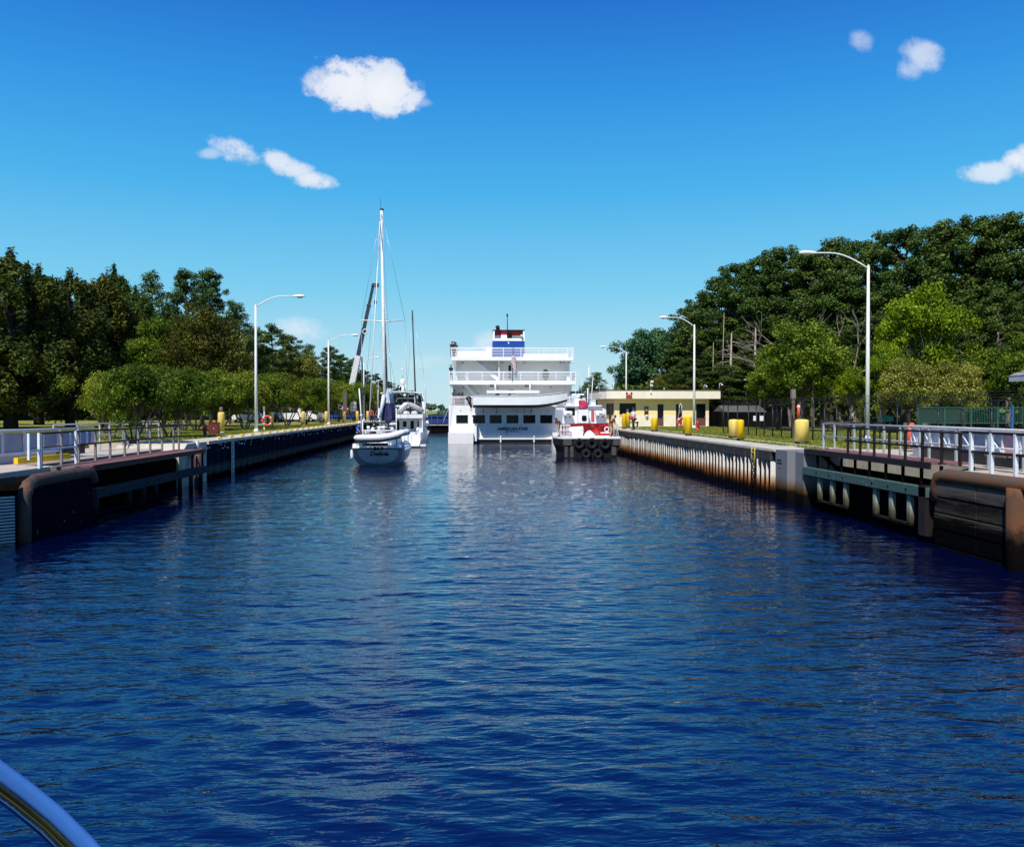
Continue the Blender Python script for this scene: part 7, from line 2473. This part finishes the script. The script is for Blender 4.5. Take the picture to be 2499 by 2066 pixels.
MB().tube([(ix(320), yI - .205, iz(1150)), (ix(740), yI - .215, iz(1145)), (ix(990), yI - .205, iz(1095)), (ix(1090), yI - .15, iz(1055))], .022, 6).build('rubbing_strake', mat('grey strake', (.2, .2, .22)), boatI)
# crew
t = person((dx(352, DY + .8), DY + .9, ztop + .08), 'person in royal blue shirt and white sun hat at the left rail of the yacht', c_blue, c_navy, rz=1.0, hat=hatw, H=1.65, arms=((.6, .3), (.4, .1)), bend=.2)

# ------------------------------------------------------------------ the motor yacht
YY = 83.5
def mx_(zx, Y=YY): return at(820 + zx / 6.677, 1001, Y).x
def mz_(zy, Y=YY): return CAM_H + (1001 - (900 + zy / 6.677)) / F * Y
my = thing('motor_yacht', (mx_(1050), YY, 0), 'white motor yacht with hardtop flybridge between the sailing yacht and the ship', 'motor yacht')
mcx = mx_(1045); mhw = mx_(1422) - mx_(1045)
secs = []
ztr = mz_(1030)
for q, w in ((0, .88), (.3, .97), (2, 1.0), (8, 1.0), (12, .8), (14.5, .3), (15.5, .03)):
    y = YY + q
    lift = max(0, (q - 6)) * .07
    secs.append([(mcx - mhw * w * .92, y, -.3), (mcx - mhw * w, y, ztr * .5), (mcx - mhw * w, y, ztr + lift), (mcx + mhw * w, y, ztr + lift), (mcx + mhw * w, y, ztr * .5), (mcx + mhw * w * .92, y, -.3)])
MB().loft(secs, smooth=False).build('hull', c_hull, my)
MB().box(mcx - mhw * .8, mcx + mhw * .85, YY - .9, YY, .12, .30).build('swim_platform', c_hull, my, bevel=.03)
MB().box(mx_(1380), mx_(1470), YY - .9, YY - .2, .14, .32).build('platform_wing', c_galv if False else c_hull, my)
for a in (1168, 1232):
    MB().box(mx_(a) - .015, mx_(a) + .015, YY - .03, YY - .003, .5, mz_(1090)).build('transom_seam', mat('seam grey', (.25, .26, .28)), my)
MB().box(mx_(1290), mx_(1320), YY - .04, YY - .003, mz_(1052), mz_(1042)).build('transom_vent', M_black, my)
# saloon back wall under the flybridge overhang
y2 = YY + 2.4
zs0, zs1 = ztr, mz_(802)
MB().box(mx_(905, y2), mx_(1392, y2), y2, YY + 10, zs0 - .2, zs1).build('saloon', mat('saloon grey', (.62, .66, .66), (.58, .62, .62), scale=1, rough=.5), my)
MB().box(mcx - mhw * .98, mx_(930, y2), y2 - .8, YY + 8, zs0 - .2, zs1).build('saloon_side', c_hull, my)
def port(a, b_, t0, t1, Y, root, nm='window'):
    x0, x1, z0_, z1_ = mx_(a, Y), mx_(b_, Y), mz_(t1, Y), mz_(t0, Y)
    c0, c1 = (x0 + x1) / 2, (z0_ + z1_) / 2
    hw_, hh_ = (x1 - x0) / 2, (z1_ - z0_) / 2
    def se(f): return [(c0 + (hw_ + f) * math.copysign(abs(math.cos(t_)) ** .35, math.cos(t_)), c1 + (hh_ + f) * math.copysign(abs(math.sin(t_)) ** .35, math.sin(t_))) for t_ in [2 * PI * k / 24 for k in range(24)]]
    w = MB().prism(se(.05), 'y', Y - .03, Y - .003).build(nm, c_hull, root)
    MB().prism(se(0), 'y', Y - .045, Y - .032).build('pane', M_glass, w)
port(958, 1035, 835, 1000, y2, my, 'saloon_door'); port(1088, 1152, 850, 945, y2, my); port(1210, 1272, 842, 975, y2, my); port(1325, 1350, 850, 990, y2, my)
MB().prism([(YY + .2, zs1), (YY + .2, zs1 + .35), (YY + 11, zs1 + .35), (YY + 11, zs1)], 'x', mcx - mhw * .98, mcx + mhw * .97).build('flybridge_deck', c_hull, my)
MB().box(mx_(1395), mx_(1412), YY + .3, YY + .5, ztr, zs1).build('stern_pillar', c_hull, my)
MB().prism([(mx_(1345), ztr), (mx_(1400), ztr), (mx_(1400), zs1), (mx_(1352), zs1)], 'y', YY + .9, YY + 1.0).build('wing_door', c_hull, my)
MB().ball((mx_(1330), YY + .3, mz_(985)), (.16, .16, .22), 10, 7).build('deck_shower', c_hull, my)
MB().lathe((mx_(1478), YY + 1.2, mz_(945)), [(.04, 0), (.17, .1), (.19, .35), (.12, .55), (.04, .62)], 12).build('fender', M_white, my)
# flybridge coaming, left block, tender and its covers, hardtop
zf = zs1 + .35
MB().box(mcx - mhw * .97, mx_(985), YY + .4, YY + 1.0, zf, mz_(640)).build('coaming', c_hull, my)
MB().box(mx_(985), mx_(1440), YY + .3, YY + .45, zf, mz_(745)).build('coaming_low', c_hull, my)
MB().prism([(mx_(845), mz_(640)), (mx_(1095), mz_(640)), (mx_(1080), mz_(545)), (mx_(860), mz_(548))], 'y', YY + 2.2, YY + 2.6).build('helm_console', M_black, my)
MB().prism([(mx_(865), mz_(625)), (mx_(1050), mz_(612)), (mx_(1040), mz_(590)), (mx_(880), mz_(586))], 'y', YY + 2.05, YY + 2.18).build('console_cover', c_hull, my)
ten = MB().tube([(mx_(1005), YY + .9, mz_(700)), (mx_(1060), YY + .9, mz_(645)), (mx_(1120), YY + .9, mz_(585)), (mx_(1180), YY + .9, mz_(562))], [.16, .26, .27, .16], 12).build('covered_tender', mat('canvas white', (.72, .72, .72), (.60, .60, .61), scale=4, rough=.8, bump=.4), my)
MB().tube([(mx_(1180), YY + .9, mz_(565)), (mx_(1260), YY + .9, mz_(610)), (mx_(1370), YY + .9, mz_(665)), (mx_(1420), YY + .9, mz_(690))], [.18, .28, .26, .14], 12).build('cover_end', mat('canvas grey', (.42, .42, .44), (.3, .3, .32), scale=4, rough=.8, bump=.4), ten)
for a in (1140, 1270):
    MB().ball((mx_(a), YY + .7, mz_(718)), (.33, .2, .20), 12, 7).build('canvas_roll', mat('canvas white', (.72, .72, .72)), ten)
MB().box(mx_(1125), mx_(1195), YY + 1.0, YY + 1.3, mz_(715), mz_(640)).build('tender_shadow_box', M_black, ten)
zh = mz_(385)
secs = []
for q in np.linspace(-1, 1, 11):
    x = mx_(1040) + q * (mx_(1375) - mx_(1040))
    z = zh + .17 * (1 - q * q)
    secs.append([(x, YY + 1.2, z - .09), (x, YY + 1.2, z), (x, YY + 6.5, z), (x, YY + 6.5, z - .09)])
MB().loft(secs, smooth=False).build('hardtop', c_hull, my)
for a0_, a1_ in ((740, 700), (1375, 1440)):
    MB().beam((mx_(a0_), YY + 2.0, zh - .05), (mx_(a1_), YY + 1.6, zf + .1), .25, .14, up=(0, 1, 0)).build('hardtop_support', c_hull, my)
MB().beam((mx_(1265), YY + 1.5, zh), (mx_(1270), YY + 1.5, zf + .4), .06, .06, up=(0, 1, 0)).build('hardtop_post', c_pipe, my)
MB().box(mx_(905) - .04, mx_(905) + .04, YY + 1.5, YY + 1.58, zf + .4, zh).build('hardtop_post', c_pipe, my)
for a, b_ in ((862, 900), (915, 1020), (1030, 1130), (1140, 1250), (1300, 1365)):
    MB().box(mx_(a), mx_(b_), YY + 3.8, YY + 3.84, mz_(548), mz_(412)).build('clear_curtain', M_glass, my)
MB().tube([(mx_(945), YY + 2.4, mz_(545)), (mx_(955), YY + 2.4, mz_(490)), (mx_(985), YY + 2.4, mz_(472)), (mx_(1230), YY + 2.4, mz_(470)), (mx_(1262), YY + 2.4, mz_(490)), (mx_(1275), YY + 2.4, mz_(545))], .05, 8).build('windscreen_frame', c_pipe, my)
MB().ball((mx_(1107), YY + 1.1, mz_(428)), (.15, .12, .15), 12, 8).build('searchlight', c_pipe, my)
rm = MB().tube([(mx_(1050), YY + 3, zh + .1), (mx_(1050), YY + 3, mz_(250))], [.16, .09], 10).build('radar_mast', c_hull, my)
MB().tube([(mx_(985), YY + 3, mz_(300)), (mx_(1010), YY + 3, mz_(262)), (mx_(1050), YY + 3, mz_(250)), (mx_(1100), YY + 3, mz_(262)), (mx_(1125), YY + 3, mz_(300))], .05, 8).build('mast_wings', c_hull, rm)
MB().lathe((mx_(1050), YY + 3, mz_(232)), [(.20, 0), (.27, .10), (.27, .28), (.20, .46), (.08, .52)], 16).build('radar_dome', c_hull, rm)
MB().cyl((mx_(1052), YY + 3, mz_(155)), (mx_(1052), YY + 3, mz_(80)), .02, n=6).build('mast_antenna', M_black, rm)
MB().ball((mx_(1045), YY + 3, mz_(95) + .62), (.16, .16, .09), 10, 6).build('satellite_puck', c_hull, rm)
for a, t0 in ((908, 60), (1437, 140), (668, 180), (650, 340)):
    MB().cyl((mx_(a), YY + 1.4, zf), (mx_(a), YY + 1.4, mz_(t0)), .03, .015, 6).build('whip_antenna', c_pipe, my)
MB().box(mx_(1345), mx_(1437), YY + 1.38, YY + 1.42, mz_(232), mz_(228)).build('cross_arm', c_pipe, my)
for z_ in (mz_(560), mz_(640)):
    MB().tube([(mx_(1395), YY + .8, z_), (mx_(1452), YY + .8, z_)], .03, 6).build('side_rail', c_pipe, my)
for a in (1400, 1450):
    MB().tube([(mx_(a), YY + .8, zf), (mx_(a), YY + .8, mz_(545))], .03, 6).build('side_rail_post', c_pipe, my)

# ------------------------------------------------------------------ a second sailing yacht ahead, only its rig stands clear
ZY = 104.0
a_, b2_ = at(1015, 960, ZY), at(1006, 757, ZY)
sy2 = thing('sailing_yacht', (a_.x, ZY, 0), 'second sailing yacht ahead of the motor yacht, showing only its dark mast', 'sailing yacht')
prof2 = [(-1.7, 1.1), (-1.5, .4), (-.8, -.1), (0, -.3), (.8, -.1), (1.5, .4), (1.7, 1.1)]
MB().loft([[(a_.x + p_[0] * w, ZY - 5 + q, p_[1]) for p_ in prof2] for q, w in ((0, .8), (3, 1), (7, .9), (10, .4), (11.5, .03))]).build('hull', c_hull, sy2)
MB().box(a_.x - .9, a_.x + .9, ZY - 2, ZY + 2.5, 1.05, 1.6).build('coachroof', c_hull, sy2, bevel=.08)
m2 = MB().tube([(a_.x + .1, ZY, 1.4), (b2_.x, ZY, b2_.z)], [.10, .07], 10).build('mast', M_black, sy2)
MB().tube([(a_.x - .06, ZY + .1, 1.4), (b2_.x + .10, ZY + .1, b2_.z - .8)], [.05, .03], 8).build('luff_track', c_pipe, m2)
for dx_ in (-1.6, 1.6):
    MB().tube([(b2_.x, ZY, b2_.z), (a_.x + dx_ * .55, ZY, b2_.z * .55), (a_.x + dx_, ZY, 1.2)], .014, 5).build('shroud', c_wire, m2)
MB().tube([(a_.x - .9, ZY, b2_.z * .55), (a_.x + .9, ZY, b2_.z * .55)], .03, 6).build('spreader', c_pipe, m2)

# ================================================================== beyond the lock: the blue bridge
BY = 140.0
bz0, bz1 = at(1070, 1034, BY).z, at(1070, 1012, BY).z
M_bblue = mat('bridge blue', (.012, .045, .22), (.010, .035, .17), scale=.6, rough=.5)
br = thing('blue_bridge', (0, BY, 0), 'low blue steel bridge closing the far end of the lock', 'bridge')
MB().box(-60, 60, BY, BY + 6, bz0 - .25, bz0 + .05).build('deck', M_conc, br)
MB().box(-60, 60, BY + .3, BY + 5.7, .0, bz0 - .3).build('under_girder', M_dark, br)
MB().box(-60, 60, BY - .1, BY, bz0 + .02, bz0 + .55).build('lower_girder', M_bblue, br)
MB().box(-60, 60, BY - .1, BY, bz1 - .35, bz1).build('upper_girder', M_bblue, br)
MB().box(-60, 60, BY + .1, BY + .3, bz0 + .05, bz1 - .1).build('web_plate', mat('bridge navy', (.008, .025, .11)), br)
for k in range(60):
    x = -30 + k
    MB().box(x - .04, x + .04, BY - .12, BY - .02, bz0, bz1).build('stiffener', mat('bridge pale blue', (.06, .14, .42)), br)
MB().box(-60, 60, BY - .14, BY - .1, (bz0 + bz1) / 2 - .03, (bz0 + bz1) / 2 + .03).build('mid_rail', mat('bridge pale blue', (.06, .14, .42)), br)
for x in (-24, -12, -3.4, 5, 14, 26):
    MB().box(x - .5, x + .5, BY + 1, BY + 5, -1, bz0 - .3).build('pier', M_concD, br)

# crane boom rising behind the left trees
CY = 150.0
c0, c1, c2 = at(862, 925, CY), at(874, 868, CY), at(911, 695, CY)
M_boomw = mat('white boom', (.72, .72, .72), (.62, .62, .63), scale=2, rough=.5)
M_boomd = mat('dark boom', (.020, .026, .045), (.03, .036, .055), scale=2, rough=.5)
cr = thing('mobile_crane', (c0.x - 3, CY, ZL), 'telescopic crane boom, white below and dark above, rising behind the left trees', 'crane')
base_ = Vector((c0.x - (c1.x - c0.x) / (c1.z - c0.z) * (c0.z - 4.6), CY, 4.6))
MB().beam(tuple(base_), tuple(c1), .95, 1.05, up=(0, 1, 0)).build('boom_base', M_boomw, cr)
pcs = [c1.lerp(c2, f) for f in (0, .38, .72, 1.0)]
for i, (w_) in enumerate((.66, .56, .46)):
    MB().beam(tuple(pcs[i]), tuple(pcs[i + 1]), w_, w_, up=(0, 1, 0)).build('boom_section', M_boomd, cr)
    MB().beam(tuple(pcs[i + 1] - (c2 - c1).normalized() * .35), tuple(pcs[i + 1]), w_ + .12, w_ + .12, up=(0, 1, 0)).build('boom_collar', M_boomd, cr)
MB().box(c2.x - .15, c2.x + .95, CY - .35, CY + .35, c2.z - .35, c2.z + .25).build('boom_head', M_boomd, cr)
MB().tube([(c2.x + .35, CY, c2.z - .2), (c2.x + .35, CY, c2.z - 3.2)], .03, 5).build('hoist_rope', M_boomd, cr)
MB().ball((c2.x + .35, CY, c2.z - 3.0), (.26, .2, .42), 10, 7).build('hook_block', M_boomd, cr)
MB().beam(tuple(c1 + Vector((.75, 0, -3.8))), tuple(c1 + Vector((.62, 0, -.2))), .25, .3, up=(0, 1, 0)).build('lift_ram', M_boomd, cr)
hub_ = at(891, 809, CY - .6)
fan = MB().torus((hub_.x, CY - .6, hub_.z), .40, .08, 'y', 20, 6).build('white_ring_sign', M_white, cr)
for a in (PI / 4, -PI / 4):
    MB().beam((hub_.x - .36 * math.cos(a), CY - .6, hub_.z - .36 * math.sin(a)), (hub_.x + .36 * math.cos(a), CY - .6, hub_.z + .36 * math.sin(a)), .08, .08, up=(0, 1, 0)).build('ring_cross', M_black, fan)
MB().box(base_.x - 3.2, base_.x + 5.2, CY - 1.3, CY + 1.3, ZL + .9, ZL + 1.7).build('chassis', M_boomd, cr)
MB().box(base_.x - 1.6, base_.x + 1.2, CY - 1.2, CY + 1.2, ZL + 1.7, ZL + 3.2).build('slewing_house', M_boomw, cr)
for k in range(4):
    for s in (-1, 1):
        MB().torus((base_.x - 2.4 + k * 2.2, CY + s * 1.15, ZL + .55), .38, .17, 'y', 16, 8).build('wheel', M_rubber, cr)

# ================================================================== own boat: the curved rail at the lower left
def near_pt(px, py, dist):
    d = ray(px, py).normalized()
    return Vector((0, 0, CAM_H)) + d * dist
rail = thing('boat_coaming', tuple(near_pt(100, 1990, 1.3)), 'polished curved windscreen rim of the viewer own boat at the lower left corner', 'boat rail')
M_rimb = mat('rim in reflected sky blue', (.040, .145, .44), (.034, .125, .40), scale=9, rough=.36, spec=.4, bump=.02, bscale=160)  # blue of the sky reflected in the polished rim, put into the base colour
M_seal = mat('dark olive rubber seal', (.012, .014, .008), (.030, .034, .010), scale=9, rough=.35, stretch=(1, 1, 1))
M_chrome = mat('polished steel strip', (.55, .56, .56), (.40, .41, .42), scale=12, rough=.12, metal=1.0)
ctr = [(-330, 1695), (-160, 1767), (-6, 1874), (66, 1927), (138, 1986), (209, 2055), (280, 2135), (410, 2320)]
def offs(pts, d):
    out = []
    for i, (x, y) in enumerate(pts):
        a = pts[max(0, i - 1)]; b_ = pts[min(len(pts) - 1, i + 1)]
        tx_, ty_ = b_[0] - a[0], b_[1] - a[1]
        L_ = math.hypot(tx_, ty_)
        out.append((x - ty_ / L_ * d, y + tx_ / L_ * d))
    return out
def strip(nm, o0, o1, m_, d0, th):
    """a flat band with rounded edges, from offset o0 to o1 (pixels at 1.3 m), th thick"""
    A, B = offs(ctr, o0), offs(ctr, o1)
    secs = []
    for (p0, p1) in zip(A, B):
        a = near_pt(*p0, d0); b_ = near_pt(*p1, d0 + .01)
        w = (b_ - a)
        nrm_ = (Vector((0, 0, CAM_H)) - (a + b_) / 2).normalized()
        sec = []
        for k in range(12):
            an = 2 * PI * k / 12
            ca, sa = math.copysign(abs(math.cos(an)) ** .6, math.cos(an)), math.copysign(abs(math.sin(an)) ** .6, math.sin(an))
            sec.append((a + b_) / 2 + w * .5 * ca + nrm_ * th * sa)
        secs.append(sec)
    return MB().loft(secs).build(nm, m_, rail)
strip('rim', -22, 25, M_rimb, 1.30, .010)
strip('rubber_seal', 26, 43, M_seal, 1.31, .008)
strip('seal_lip', 42, 52, mat('olive lip', (.055, .060, .012), (.035, .04, .012), scale=9, rough=.4), 1.315, .007)
strip('steel_strip', 55, 66, M_chrome, 1.31, .006)
